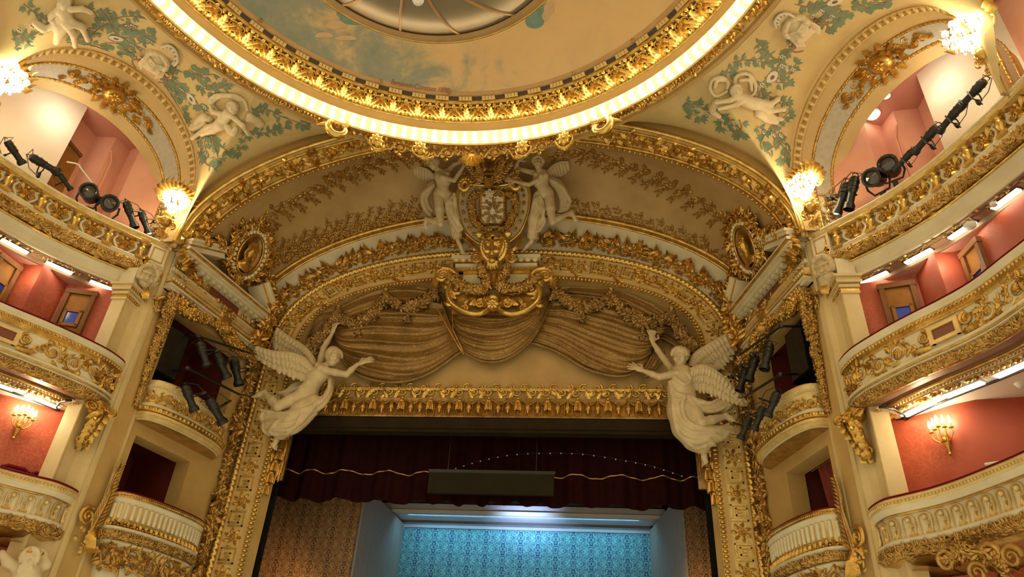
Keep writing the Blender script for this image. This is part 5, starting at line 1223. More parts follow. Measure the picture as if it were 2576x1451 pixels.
    mb = MB(); mb.add(B2.prof([(0.035, 7.035), (0.055, 7.01), (0.03, 6.96), (0.01, 6.93), (0.02, 6.90), (-0.01, 6.88)])); add_beads(mb, B2.strip(0.045, 6.985), 0.085, 0.036); mb.build('bead_band', 'gold', b2, mir=mir, kind='stuff')
    part(b2, B2.prof([(-0.01, 6.89), (-0.02, 6.86), (-0.035, 6.62), (-0.01, 6.38), (0.02, 6.37)]), 'front_panel', 'cream')
    part(b2, B2.prof([(-0.30, 7.2), (-0.30, 6.0)]), 'back_panel', 'red_wall')
    part(b2, B2.prof([(0.02, 6.375), (0.065, 6.35), (0.07, 6.31), (0.03, 6.28), (0.045, 6.24), (0.06, 6.21), (0.0, 6.19)]), 'base_moulding', 'cream')
    part(b2, [B2.tube(0.05, 6.275, 0.016, 6), B2.tube(0.0, 6.87, 0.014, 6)], 'gilt_roll', 'gold_bright')
    mb = MB(); leaf_torus(mb, B2, -0.03, 6.08, 0.115, 60); mb.build('leaf_torus', 'gold_dark', b2, mir=mir, kind='stuff')
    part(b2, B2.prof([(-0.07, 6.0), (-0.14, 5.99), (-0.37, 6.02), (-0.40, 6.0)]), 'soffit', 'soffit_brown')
    part(b2, B2.prof([(-0.38, 6.0), (-0.50, 5.97), (-0.60, 5.93)]), 'soffit_cove', 'white_paint')
    mb = MB(); mb.add(B2.tube(-0.41, 5.99, 0.035, 6)); mb.add(B2.tube(-0.56, 5.94, 0.02, 6))
    st = B2.strip(-0.48, 5.96, math.pi/2); add_beads(mb, st, 0.07, 0.03); st = B2.strip(-0.64, 5.92, math.pi/2)
    for i in range(int(st.L/0.10)): st.put(mb, r2(acan(0.13, 0.10, 0.04, 3, 0.03), (i+0.5)*0.10, -0.05, 1.57+rnd.uniform(-0.4, 0.4)))
    mb.build('soffit_leaves', 'gold', b2, mir=mir, kind='stuff')
    part(b2, B2.prof([(-0.60, 5.93), (-0.72, 5.915), (-0.74, 5.90), (-0.90, 5.89)]), 'leaf_bed', 'white_paint'); part(b2, B2.tube(-0.90, 5.86, 0.025, 6), 'cable_rail', 'black_metal')
    for i in range(6):
        a = B2.seek((8.30, 13.0))+i*0.98+0.02; st = B2.strip(-0.79, 5.885, math.pi/2); V, F = box(a-0.36, a+0.36, -0.07, 0.07, 0.0, 0.03); mb = MB(); mb.add((st.map(V), F))
        lp = thing('soffit_lamp', '', 'lamp', st.map(np.array([[a, 0, 0.0]]))[0]*f, 'strip lamps under the middle balcony'); mb.build('diffuser', 'tube_light', lp, mir=mir)
        mb = MB(); V, F = box(a-0.38, a+0.38, -0.09, 0.09, -0.04, 0.008); mb.add((st.map(V), F)); mb.build('housing', 'white_plastic', lp, mir=mir); LIGHTS.append((lp, 'mid', i, mir))
    st = B2.strip(-0.015, 6.62); aq = B2.seek((9.05, 11.65) if not mir else (9.05, 11.72)); mb = MB(); q = lambda VF: st.put(mb, VF)
    rinceau(q, aq-0.75-0.35, 0.50, 4, rnd, 0.35, 7, 0.045, 0, 1.0); rinceau(q, 2.6, 0.50, 4, rnd, aq+0.5, 7, 0.045, 0, 1.0); tangle(q, 0.7, 0.5, 45, rnd, 0.30, 0.8, 0.15); tangle(q, 0.8, 0.5, 30, rnd, aq+1.4, 0.7, 0.1)
    for sg in (-1, 1): q(r2(volute(0.13, 1.6, 0.035, 20, d=sg), aq+sg*0.42, 0.06, 1.5)); q(r2(acan(0.35, 0.2, 0.08, 4, 0.08), aq+sg*0.3, -0.17, 0 if sg > 0 else math.pi)); sprig(q, aq+sg*0.55, -0.1, 0.5 if sg > 0 else 2.6, 0.4, 4, rnd, 0.06, 0.12)
    mb.build('scroll_relief', 'gold', b2, mir=mir, kind='stuff')
    part(b2, [(st.map(V), F) for V, F in (box(aq-0.27, aq+0.27, 0.10, 0.17, 0, 0.06), box(aq-0.27, aq+0.27, -0.17, -0.10, 0, 0.06), box(aq-0.30, aq-0.21, -0.17, 0.17, 0, 0.06), box(aq+0.21, aq+0.30, -0.17, 0.17, 0, 0.06))], 'plaque_frame', 'gold_pale')
    V, F = box(aq-0.215, aq+0.215, -0.105, 0.105, 0.0, 0.035); part(b2, (st.map(V), F), 'plaque', 'panel_red')
    # ---- lowest balcony
    b1 = thing('fluted_balcony', 'lowest balcony with a row of gilded tongue motifs, ' + ('brown-door side' if mir else 'side with round ceiling lamps'), 'balcony', np.array([8.8, 12, 3.0])*f, 'lowest balconies')
    part(b1, B1.prof([(-0.30, 4.12), (-0.26, 4.19), (0.03, 4.21), (0.075, 4.185), (0.07, 4.15)]), 'velvet_rail', 'velvet')
    mb = MB(); mb.add(B1.prof([(0.07, 4.155), (0.085, 4.13), (0.06, 4.09), (0.07, 4.05), (0.05, 4.02)])); add_beads(mb, B1.strip(0.07, 4.075), 0.07, 0.03); mb.build('bead_band', 'gold_pale', b1, mir=mir, kind='stuff')
    part(b1, B1.prof([(0.05, 4.03), (0.06, 4.0), (0.03, 3.95), (0.02, 3.90), (-0.02, 3.88)]), 'rail_moulding', 'cream'); part(b1, B1.tube(0.01, 3.87, 0.018, 6), 'gilt_roll', 'gold')
    part(b1, B1.prof([(-0.02, 3.88), (-0.05, 3.80), (-0.06, 3.65), (-0.03, 3.5), (0.0, 3.45)]), 'front_panel', 'cream'); part(b1, B1.prof([(-0.30, 4.2), (-0.30, 3.05)]), 'back_panel', 'red_wall')
    part(b1, B1.tube(0.0, 3.42, 0.055, 10), 'base_roll', 'cream'); mb = MB(); leaf_torus(mb, B1, -0.05, 3.26, 0.13, 60); mb.build('leaf_torus', 'gold_dark', b1, mir=mir, kind='stuff')
    part(b1, B1.prof([(-0.05, 3.15), (-0.12, 3.10), (-0.16, 3.06), (-0.4, 3.04), (-0.45, 2.98), (-1.2, 2.95)]), 'soffit', 'gold_dark')
    st = B1.strip(-0.035, 3.66)
    for i in range(20):
        P, X, Y, Z = st.frame(0.42+i*0.30); inst('tongue_motif', tong_me, b1, P*f, X*f, Y, Z*f, sc=(sx, 1, 1) if False else 1.0)
# name the lamps by their order from the stage
ORD = ['nearest the stage', 'second from the stage', 'third from the stage', 'fourth from the stage', 'fifth from the stage', 'sixth from the stage']
for lp, tier, i, mir in LIGHTS: lp['label'] = 'strip lamp under the %s balcony, %s, %s' % ('top' if tier == 'top' else 'middle', ORD[i], 'brown-door side' if mir else 'ceiling-lamp side')

# ------------------------------------------------------------------ stage-box balconies
UB = [(0.70, -0.05), (0.70, 0.16), (0.86, 0.36), (1.35, 0.50), (2.05, 0.54), (2.75, 0.48), (3.20, 0.32), (3.38, 0.12), (3.38, -0.05)]
LBx = [(0.82, -0.05), (0.82, 0.14), (0.98, 0.32), (1.5, 0.46), (2.15, 0.50), (2.85, 0.46), (3.35, 0.32), (3.55, 0.12), (3.55, -0.05)]
for side, mir in SIDES:
    sx = -1 if mir else 1; f = np.array([sx, 1, 1]); who = 'beside the unclothed winged statue' if mir else 'beside the robed winged statue'
    def part(par, VFs, nm, m, **kw):
        mb = MB()
        for q in (VFs if isinstance(VFs, list) else [VFs]): mb.add(q)
        return mb.build(nm, m, par, mir=mir, **kw)
    B = Bal([tuple(WA+u*WT+o*WN) for u, o in UB], 60, cen=tuple(WA+2*WT+5*WN))
    ub = thing('stage_box_balcony', 'upper bombe stage-box balcony all gilded in relief, ' + who, 'balcony', Wv(2.0, 6.1)*f, 'upper stage-box balconies')
    part(ub, B.prof([(-0.3, 7.02), (-0.05, 7.10), (0.06, 7.11), (0.08, 7.07), (0.05, 7.03), (0.05, 7.0)]), 'top_rail', 'gold_pale')
    mb = MB(); mb.add(B.prof([(0.05, 7.0), (0.03, 6.95), (0.03, 6.88)])); add_beads(mb, B.strip(0.035, 6.95), 0.06, 0.03); mb.build('bead_band', 'cream_warm', ub, mir=mir, kind='stuff')
    part(ub, B.prof([(0.03, 6.88), (0.0, 6.84), (-0.03, 6.70), (0.0, 6.56), (0.03, 6.52)]), 'drum', 'gold_pale'); mb = MB(); st = B.strip(-0.01, 6.70); q = lambda VF: st.put(mb, VF); rinceau(q, B.L-0.3, 0.32, 9, rnd, 0.15, 6, 0.05); tangle(q, B.L-0.3, 0.3, 14, rnd, 0.15, 0.6, 0.1); mb.build('drum_relief', 'gold', ub, mir=mir, kind='stuff')
    part(ub, B.prof([(0.03, 6.53), (0.05, 6.50), (0.04, 6.46), (0.08, 6.44)]), 'cream_roll', 'cream')
    mb = MB(); mb.add(B.tube(0.06, 6.38, 0.07, 8)); st = B.strip(0.12, 6.38)
    for i in range(int(B.L/0.13)): st.put(mb, r2(dome(0.05, 0.03, 7, 2), (i+0.5)*0.13, 0))
    mb.build('egg_torus', 'gold', ub, mir=mir, kind='stuff')
    part(ub, B.prof([(0.07, 6.31), (0.10, 6.28), (0.07, 6.24), (0.09, 6.20), (0.02, 6.15), (0.03, 6.12)]), 'lower_mouldings', 'gold_pale'); part(ub, B.prof([(0.02, 6.13), (-0.02, 6.10), (-0.08, 6.10)]), 'bottom_fillet', 'cream')
    V = np.concatenate([np.c_[B.P, np.full(len(B.P), 6.094)]]); part(ub, (V, np.arange(len(V)).reshape(1, -1)), 'soffit', 'gold_dark')
    # lower box
    B = Bal([tuple(WA+u*WT+o*WN) for u, o in LBx], 60, cen=tuple(WA+2*WT+5*WN)); lb_ = thing('stage_box_balcony', 'lower stage-box balcony with cream flutes and a velvet rail, ' + who, 'balcony', Wv(2.0, 3.0)*f, 'lower stage-box balconies')
    part(lb_, B.prof([(-0.3, 4.38), (-0.05, 4.46), (0.05, 4.46), (0.07, 4.42)]), 'velvet_rail', 'velvet'); mb = MB(); mb.add(B.prof([(0.07, 4.425), (0.09, 4.40), (0.05, 4.35), (0.05, 4.32)])); add_beads(mb, B.strip(0.065, 4.37), 0.06, 0.025); mb.build('bead_band', 'gold', lb_, mir=mir, kind='stuff')
    part(lb_, B.prof([(0.05, 4.33), (0.07, 4.30), (0.05, 4.25), (0.02, 4.22), (0.0, 4.20)]), 'rail_moulding', 'cream'); part(lb_, B.prof([(0.0, 4.20), (-0.01, 4.0), (-0.03, 3.80)]), 'flute_ground', 'gold_pale')
    st = B.strip(0.0, 4.03); nfl = int((B.L-0.3)/0.145)
    for i in range(nfl): P, X, Y, Z = st.frame(0.2+i*0.145); inst('flute', fl_me, lb_, P*f, X*f, Z*f, Y)
    mb = MB(); st = B.strip(0.02, 3.80)
    for i in range(nfl): st.put(mb, r2(acan(0.16, 0.10, 0.04, 3, 0.05), 0.2+i*0.145, 0.06, -1.57)); st.put(mb, dome(0.03, 0.04, 6, 3, 0.27+i*0.145, -0.06))
    st = B.strip(0.02, 3.80); tangle(lambda VF: st.put(mb, VF), B.L-0.2, 0.16, 16, rnd, 0.1, 1.0, 0.2); mb.build('flute_drops', 'gold', lb_, mir=mir, kind='stuff')
    part(lb_, B.prof([(-0.03, 3.72), (0.07, 3.70), (0.08, 3.65), (0.03, 3.62)]), 'lower_fillet', 'cream'); mb = MB(); leaf_torus(mb, B, -0.02, 3.53, 0.10, 60); mb.build('leaf_torus', 'gold_dark', lb_, mir=mir, kind='stuff')
    part(lb_, B.prof([(-0.02, 3.44), (0.02, 3.40), (-0.05, 3.34), (-0.10, 3.2), (-0.15, 2.6)]), 'apron', 'cream')
    mb = MB(); st = B.strip(-0.05, 3.1); q = lambda VF: st.put(mb, VF); rinceau(q, B.L-0.3, 0.55, 6, rnd, 0.15, 8, 0.06, 0.0, 1.4); tangle(q, B.L-0.3, 0.5, 26, rnd, 0.15, 1.0, 0.2); mb.build('apron_relief', 'gold_dark', lb_, mir=mir, kind='stuff')
    # scroll consoles and palms flanking the lower box
    pl = thing('palm_console', 'gilded palm spray and scroll console beside the lower stage box ' + who, 'relief', Wv(0.6, 3.3)*f, 'palm consoles of the lower boxes')
    st = wstrip(-0.1, 1.5, 4.0, 0.12); mb = MB(); q = lambda VF: st.put(mb, VF)
    C_ = spline([(0.55, -0.75), (0.62, -0.3), (0.70, 0.2), (0.66, 0.6), (0.72, 1.0)], 20); q(ridge(C_, np.linspace(0.06, 0.015, 20), 0.06))
    for k in range(16):
        for sg in (-1, 1): p_ = C_[3+k]; q(r2(leaf(0.30-0.01*k, 0.07, 0.04, 0.10), p_[0], p_[1], 1.45+sg*0.6))
    mb.build('palm', 'gold_dark', pl, mir=mir); mb = MB(); q(r2(volute(0.20, 1.8, 0.05, 24), 0.38, -0.25, 1.2)); q(r2(volute(0.20, 1.8, 0.05, 24, d=-1), 0.98, -0.22, 2.0)); tangle(q, 0.7, 0.5, 30, rnd, 0.3, 0.7, 0.1, -0.7); q(r2(acan(0.5, 0.36, 0.14, 4, 0.16), 0.62, -0.45, -1.5)); mb.build('scroll', 'gold', pl, mir=mir)
    # curtain in the right lower box
    if not mir:
        mb = MB(); u = np.linspace(0.85, 2.3, 90); y = -0.62-0.06*np.sin(u*19+2*np.sin(u*3))-0.03*np.sin(u*41)
        V = np.stack([Wp(u, np.full(90, z), y*(0.9+0.1*k)) for k, z in enumerate((5.85, 5.3, 4.8, 4.1))], 1); mb.add((V.reshape(-1, 3), grid_faces(90, 4))); cur = tag(mb.build('box_curtain', 'box_curtain', sharp=180), 'red pleated curtain drawn across the lower stage box', 'curtain')
        mb = MB(); mb.add(tube(np.array([Wv(0.85, 5.80, -0.5), Wv(2.5, 5.80, -0.5)]), 0.012, 5)); mb.build('curtain_rail', 'gold', cur)

# ------------------------------------------------------------------ pilasters with masks, consoles under the middle balcony
def head_sdf(sd, c, X, Y, Z, s, beard=False, hair=True, k=0.02, curls=14, seed=1, mouth=True):
    """face looking along Z, up Y; s = head height"""
    r = random.Random(seed); at = lambda x, y, z: np.asarray(c)+np.asarray(X)*x*s+np.asarray(Y)*y*s+np.asarray(Z)*z*s
    ax = np.array([X, Y, Z])
    sd.ell(at(0, 0.02, 0.0), np.array([0.36, 0.48, 0.42])*s, ax, k*s*4); sd.ell(at(0, -0.30, 0.10), np.array([0.22, 0.22, 0.25])*s, ax, 0.1*s)
    sd.cone(at(0, 0.12, 0.37), at(0, -0.10, 0.47), 0.045*s, 0.065*s, 0.05*s)
    dp = 1.0; grot = curls >= 16
    if grot:
        sd.ell(at(0, -0.09, 0.47), np.array([0.10, 0.09, 0.09])*s, ax, 0.03*s)
        for e in (-1, 1): sd.ell(at(0.16*e, 0.08, 0.44), np.array([0.115, 0.07, 0.15])*s, ax, 0.015*s, 'sub'); sd.cone(at(0.04*e, 0.17, 0.44), at(0.27*e, 0.21, 0.34), 0.05*s, 0.04*s, 0.02*s); sd.ell(at(0.20*e, -0.13, 0.34), np.array([0.10, 0.09, 0.10])*s, ax, 0.03*s)
        sd.ell(at(0, -0.26, 0.40), np.array([0.14, 0.055, 0.14])*s, ax, 0.012*s, 'sub')
    for e in (-1, 1):
        sd.ell(at(0.155*e, 0.075, 0.43), np.array([0.10, 0.055, 0.09*dp])*s, ax, 0.03*s, 'sub'); sd.ell(at(0.155*e, 0.07, 0.305), np.array([0.070, 0.040, 0.055])*s, ax, 0.006*s)
        sd.cone(at(0.06*e, 0.155, 0.40), at(0.25*e, 0.15, 0.33), 0.028*s, 0.022*s, 0.05*s); sd.ell(at(0.19*e, -0.10, 0.28), np.array([0.12, 0.12, 0.10])*s, ax, 0.08*s)
        sd.ell(at(0.36*e, 0.0, 0.0), np.array([0.05, 0.12, 0.08])*s, ax, 0.03*s)
    if mouth: sd.ell(at(0, -0.235, 0.385), np.array([0.10, 0.020*dp*dp*1.6, 0.05])*s, ax, 0.03*s, 'sub'); sd.cone(at(-0.06, -0.275, 0.335), at(0.06, -0.275, 0.335), 0.03*s, 0.03*s, 0.03*s); sd.cone(at(-0.07, -0.205, 0.35), at(0.07, -0.205, 0.35), 0.022*s, 0.022*s, 0.03*s)
    if hair:
        for i in range(curls):
            a = -0.5+i*4.15/(curls-1); rr = 0.46; sd.ell(at(rr*0.85*math.cos(a), 0.12+rr*math.sin(a), 0.10+0.12*r.random()), np.array([0.13, 0.13, 0.16])*s, ax, 0.02*s)
            sd.ell(at(rr*0.84*math.cos(a), 0.16+rr*0.98*math.sin(a), 0.22), np.array([0.08, 0.08, 0.09])*s, ax, 0.02*s)
        sd.ell(at(0, 0.15, -0.16), np.array([0.46, 0.46, 0.40])*s, ax, 0.05*s)
    if beard:
        for i in range(9): x = -0.28+0.07*i; sd.cone(at(x, -0.32, 0.22), at(x*1.2, -0.62-0.08*math.cos(x*4), 0.16), 0.075*s, 0.035*s, 0.02*s)
for side, mir in SIDES:
    sx = -1 if mir else 1; f = np.array([sx, 1, 1]); who = 'on the brown-door side' if mir else 'on the side with round ceiling lamps'
    pil = thing('pilaster', 'tall cream pilaster with capital and carved mask ' + ('on the brown-door side' if mir else 'on the ceiling-lamp side'), 'pilaster', np.array([8.3, 13.8, 1.5])*f, 'pilasters beside the balconies')
    mb = MB(); mb.add(box(8.20, 8.54, 13.50, 14.15, 1.5, 8.62)); mb.build('shaft', 'cream_warm', pil, mir=mir)
    mb = MB()
    for y in (13.53, 14.10): mb.add(box(8.185, 8.20, y-0.012, y+0.012, 1.5, 8.6))
    mb.build('edge_fillets', 'gold_pale', pil, mir=mir)
    mb = MB()
    for z0, z1, o in ((8.60, 8.66, 0.03), (8.74, 8.82, 0.05), (8.84, 8.96, 0.10), (8.96, 9.02, 0.16)): mb.add(box(8.20-o, 8.55+o*0.5, 13.50-o, 14.15+o, z0, z1))
    mb.build('capital', 'cream_warm', pil, mir=mir, sharp=20)
    mb = MB(); mb.add(box(8.175, 8.56, 13.48, 14.17, 8.655, 8.745))
    for k in range(9): mb.add(sphere(0.03, 6, 4, (8.165, 13.52+k*0.078, 8.705)))
    for k in range(10): mb.add(box(8.09, 8.12, 13.42+k*0.082, 13.47+k*0.082, 8.86, 8.94))
    mb.build('capital_gilding', 'gold', pil, mir=mir)
    mb = MB(); mb.add(box(8.22, 8.60, 13.54, 14.18, 9.0, 9.55)); mb.build('impost', 'cream', pil, mir=mir)
    Zd = nrm(np.array([-0.80, -0.85, -0.42])); Xd = nrm(np.cross(ZV, Zd)); Yd = np.cross(Zd, Xd); Yd = Yd if Yd[2] > 0 else -Yd
    sd = SDF((7.55, 13.2, 8.85), (8.55, 14.35, 9.95), 0.013); c = np.array([8.06, 13.74, 9.38]); head_sdf(sd, c, Xd, Yd, Zd, 0.52, not mir, True, curls=16, seed=5+mir)
    mb = MB(); mb.add(sd.mesh()); mb.build('carved_mask', 'stone', pil, mir=mir, sharp=180)
    mb = MB(); s2 = Strip(np.array([[8.12, 13.45, 9.5], [8.1, 13.85, 9.5], [8.12, 14.3, 9.5]]), ZV, np.array([-1.0, 0, 0])); q = lambda VF: s2.put(mb, VF)
    q(r2(volute(0.16, 1.7, 0.04, 20), 0.08, 0.2, 1)); q(r2(volute(0.16, 1.7, 0.04, 20, d=-1), 0.78, 0.2, 2)); tangle(q, 0.8, 0.5, 30, rnd, 0.02, 0.6, 0.1, 0.05); q(r2(acan(0.4, 0.3, 0.12, 4, 0.12), 0.42, -0.25, -1.57)); mb.build('mask_foliage', 'gold', pil, mir=mir)
    # console under the middle balcony end
    con = thing('leaf_console', 'gilded acanthus console under the middle balcony end ' + ('on the brown-door side' if mir else 'on the ceiling-lamp side'), 'bracket', np.array([8.15, 13.85, 4.95])*f, 'acanthus consoles')
    C_ = spline([(8.02, 13.78, 5.95), (7.90, 13.72, 5.72), (7.98, 13.76, 5.42), (8.10, 13.81, 5.18), (8.15, 13.84, 4.98)], 24); rad_ = np.linspace(0.19, 0.08, 24)
    mb = MB(); mb.add(tube(C_, rad_, 10)); mb.build('body', 'gold_dark', con, mir=mir)
    mb = MB(); n0 = nrm(np.array([-0.80, -0.60, 0])); u0 = nrm(np.array([0.60, -0.80, 0]))
    for da in (-0.95, 0.0, 0.95):
        nn_ = n0*math.cos(da)+u0*math.sin(da); uu_ = -n0*math.sin(da)+u0*math.cos(da); stc = Strip(C_+nn_*(rad_*0.92)[:, None], uu_, nn_); q = lambda VF: stc.put(mb, VF)
        for k in range(6): q(r2(acan(0.26, 0.19, 0.05, 4, 0.09), 0.02+0.155*k, 0.03*math.sin(k*2+da), 0.25*math.sin(k+da)))
    stc = Strip(C_+n0*(rad_*0.9)[:, None], u0, n0); q = lambda VF: stc.put(mb, VF)
    for sg in (-1, 1): q(r2(volute(0.13, 1.7, 0.035, 22, d=sg), 0.10, 0.20*sg, 0.5)); q(r2(volute(0.09, 1.7, 0.03, 22, d=-sg), 0.88, 0.10*sg, 0.5))
    q(r2(rosette(0.12, 0.08, 6), 0.1, 0)); mb.build('leaves', 'gold', con, mir=mir)
    mb = MB(); blob_garland(mb, np.array([[7.98, 13.72, 5.92], [8.0, 14.0, 5.95]]), 0.12, rnd, 120, 1.2, 0.5); mb.build('flower_knot', 'gold', con, mir=mir)
# ------------------------------------------------------------------ keystone block with cartouche, crest, lion
YK = 17.75
def K(x, y, Y=YK): return atY(x, y, Y)
key = thing('keystone_cartouche', 'cream keystone block with gilded scroll cartouche, mask and flower chains over the stage', 'cartouche', (0, 18.0, K(1243, 795)[2]))
def kbox(mb, x0, x1, y0, y1, Y0, Y1=18.35):
    a, b = K(x0, y0, Y0), K(x1, y1, Y0); V, F = box(a[0], b[0], Y0, Y1, b[2], a[2]); mb.add((V, F))
mb = MB(); kbox(mb, 1150, 1340, 680, 742, 17.98); mb.build('block', 'cream', key)
mb = MB(); kbox(mb, 1136, 1359, 641, 646, 17.72); kbox(mb, 1146, 1351, 663, 668, 17.78); mb.build('cornice', 'cream', key)
mb = MB(); kbox(mb, 1139, 1356, 646, 658, 17.80); kbox(mb, 1149, 1348, 668, 680, 17.88)
for (x0, x1, y0, y1) in ((1154, 1160, 684, 738), (1332, 1338, 684, 738), (1154, 1338, 683, 688)): kbox(mb, x0, x1, y0, y1, 17.95)
kbox(mb, 1150, 1338, 739, 747, 17.86); mb.build('gilt_mouldings', 'gold_bright', key)
mb = MB()
for i in range(12):
    if 4 <= i <= 7: continue
    p = K(1148+i*18, 652, 17.80); mb.add(sphere(1, 8, 6, p, (0.08, 0.05, 0.10)))
mb.build('egg_moulding', 'cream', key, kind='stuff')
mb = MB()
for i in range(22): mb.add(sphere(0.045, 6, 4, K(1152+i*9, 674, 17.88)))
mb.build('bead_row', 'gold', key, kind='stuff')
ks = lambda Y: Strip(np.array([K(1000, 730, Y), K(1243, 730, Y), K(1486, 730, Y)])*np.array([1, 0, 0])+np.array([0, Y, K(1243, 730, Y)[2]]), ZV, np.array([0, -1.0, 0]))
def kp(x, y, Y=YK):          # pixel -> strip coordinates
    p = K(x, y, Y); s_ = ks(Y); return p[0]-s_.P[0, 0], p[2]-s_.P[0, 2]
st = ks(17.80); mb = MB(); q = lambda VF: st.put(mb, VF)
for sg in (-1, 1):
    m_ = lambda x: 1243+sg*(x-1243)
    # big C scroll
    C_ = spline([kp(m_(1322), 715), kp(m_(1345), 712), kp(m_(1358), 735), kp(m_(1350), 762), kp(m_(1325), 782), kp(m_(1290), 792), kp(m_(1262), 785), kp(m_(1250), 772)], 30)
    q((lambda v: (v[0]*np.array([1, 1, 1]), v[1]))(ridge(C_, np.linspace(0.10, 0.05, 30), 0.16)))
    x, y = kp(m_(1335), 727); q(r2(volute(0.22, 1.6, 0.065, 26, d=-sg), x, y, 1.3)); q(dome(0.06, 0.22, 8, 3, x, y))
    x, y = kp(m_(1320), 775); q(r2(volute(0.14, 1.6, 0.04, 22, d=sg), x, y, 1.3)); x, y = kp(m_(1277), 763); q(r2(volute(0.15, 1.6, 0.045, 22, d=-sg), x, y, 1.3))
    for k in range(8):
        x, y = kp(m_(1345+8*math.sin(k)), 705+k*9); q(r2(acan(0.22, 0.14, 0.06, 3, 0.08), x, y, (0.3 if sg > 0 else 2.8)+rnd.uniform(-0.5, 0.5)))
    for k in range(6): x, y = kp(m_(1265+k*10), 770-3*abs(k-3)); q(r2(acan(0.25, 0.16, 0.07, 3, 0.08), x, y, rnd.uniform(0.3, 2.8)))
    # upper side consoles
    x, y = kp(m_(1372), 692); q(r2(volute(0.24, 1.9, 0.055, 28, d=-sg), x, y, 2.0 if sg > 0 else 1.1)); C2 = spline([kp(m_(1372), 675), kp(m_(1350), 680), kp(m_(1335), 695), kp(m_(1345), 712)], 14); q(ridge(C2, 0.07, 0.12))
    x, y = kp(m_(1392), 715); q(r2(acan(0.45, 0.25, 0.1, 4, 0.1), x, y+0.25, -1.57))
for k in range(9): x, y = kp(1243, 762); q(r2(acan(0.34, 0.16, 0.09, 4, 0.12), x, y, -math.pi/2+(k-4)*0.36))
x, y = kp(1243, 752); q(dome(0.18, 0.2, 12, 4, x, y)); q(r2(rosette(0.2, 0.1, 8), x, y-0.28, h=0.15))
mb.build('scroll_frame', 'gold_bright', key)
mb = MB(); p = K(1243, 764, 17.9); mb.add(box(-1.25, 1.35, 17.95, 18.4, K(1243, 788, 17.95)[2], K(1243, 745, 17.95)[2])); mb.build('cartouche_ground', 'gold_dark', key)
for sg in (-1, 1):
    m_ = lambda x: 1243+sg*(x-1243)
    P = spline([K(m_(1276), 665, 17.62), K(m_(1272), 690, 17.6), K(m_(1258), 715, 17.6), K(m_(1275), 728, 17.58), K(m_(1305), 726, 17.58), K(m_(1330), 712, 17.58), K(m_(1352), 695, 17.6)], 40)
    mb = MB(); blob_garland(mb, P, 0.12+0.05*np.sin(np.linspace(0, 3.1, 40)), rnd, 150, 1.2, 0.4); mb.build('flower_chain', 'bronze' if False else 'gold_dark', key)
mb = MB(); mb.add(tube(np.array([K(1243, 690, 17.7), K(1243, 725, 17.72)]), 0.11, 10)); mb.build('tie_drum', 'gold', key)

# crest: shield leaning with the vault
P0c, Nc_ = np.array([0, 17.62, 13.35]), nrm(np.array([0, -2.5, -1.2])); Uc_ = nrm(np.array([0, -1.2, 2.5]))
crest = thing('crest_shield', 'large cream and gold shield with an octagonal plaque, medal star and lion head', 'crest', (0, 17.7, 13.3))
stc = Strip(np.array([P0c+np.array([-4, 0, 0]), P0c, P0c+np.array([4, 0, 0])]), Uc_, Nc_)
def cp(x, y):
    p = atP(x, y, P0c, Nc_); return p[0]+4, (p-P0c)@Uc_
cx0, cy0 = cp(1240, 520)
def sh(t):   # shield outline, right half, t 0 top..1 tip
    pts = [cp(1243, 470), cp(1290, 462), cp(1322, 462), cp(1333, 490), cp(1328, 540), cp(1308, 585), cp(1275, 612), cp(1243, 622)]
    return spline(pts, 40)
R_ = sh(0); L_ = R_.copy(); L_[:, 0] = 2*cx0-L_[:, 0]+0.02; outl = np.concatenate([R_, L_[::-1]])
cen = np.array([cx0, cp(1243, 530)[1]])
mb = MB(); q = lambda VF: stc.put(mb, VF)
rings = [(0.0, -0.35), (1.0, -0.35), (1.0, -0.05), (0.97, 0.02), (0.90, 0.0), (0.70, -0.12), (0.02, -0.12)]
V = np.concatenate([np.c_[cen+(outl-cen)*r, np.full(len(outl), h)] for r, h in rings[1:]]); n = len(outl); mb.add((stc.map(V), grid_faces(len(rings)-1, n, False, True))); mb.build('shield_board', 'stone', crest, sharp=40)
mb = MB(); mb.add(tube(stc.map(np.c_[cen+(outl-cen)*1.0, np.full(n, 0.02)]), 0.06, 6, True)); mb.add(tube(stc.map(np.c_[cen+(outl-cen)*0.70, np.full(n, -0.1)]), 0.03, 6, True)); mb.build('gilt_rim', 'gold_bright', crest)
mb = MB()
for i in range(0, n, 3): a_ = cen+(outl[i]-cen)*0.84; d_ = outl[(i+1) % n]-outl[i]; q(r2(leaf(0.16, 0.09, 0.04, 0.04), a_[0], a_[1], math.atan2(d_[1], d_[0])))
mb.build('laurel_border', 'gold_dark', crest, kind='stuff')
# flower ring round the plaque
mb = MB(); inn = cen+(outl-cen)*0.60; blob_garland(mb, stc.map(np.c_[inn, np.full(n, 0.0)]), 0.13, rnd, 130, 1.2, 0.5, up=tuple(Nc_)); mb.build('flower_ring', 'gold_dark', crest)
# octagon
def octa(k, h):
    a, b = cp(1206, 480), cp(1274, 566); w, hh = (b[0]-a[0])/2*k, (a[1]-b[1])/2*(1-(1-k)*0.55); c_ = np.array([(a[0]+b[0])/2, (a[1]+b[1])/2]); e = 0.35*w
    pts = [(w, hh-e*1.2), (w-e, hh), (-w+e, hh), (-w, hh-e*1.2), (-w, -hh+e*1.2), (-w+e, -hh), (w-e, -hh), (w, -hh+e*1.2)]
    return np.array([[c_[0]+x, c_[1]+y, h] for x, y in pts])
mb = MB(); V = np.concatenate([octa(1.0, -0.15), octa(1.0, 0.10), octa(0.92, 0.14), octa(0.78, 0.08)]); mb.add((stc.map(V), grid_faces(4, 8, False, True))); mb.build('plaque_frame', 'gold', crest)
mb = MB(); mb.add((stc.map(octa(0.79, 0.085)), np.arange(8).reshape(1, 8))); mb.build('plaque', 'cream', crest)
mb = MB()
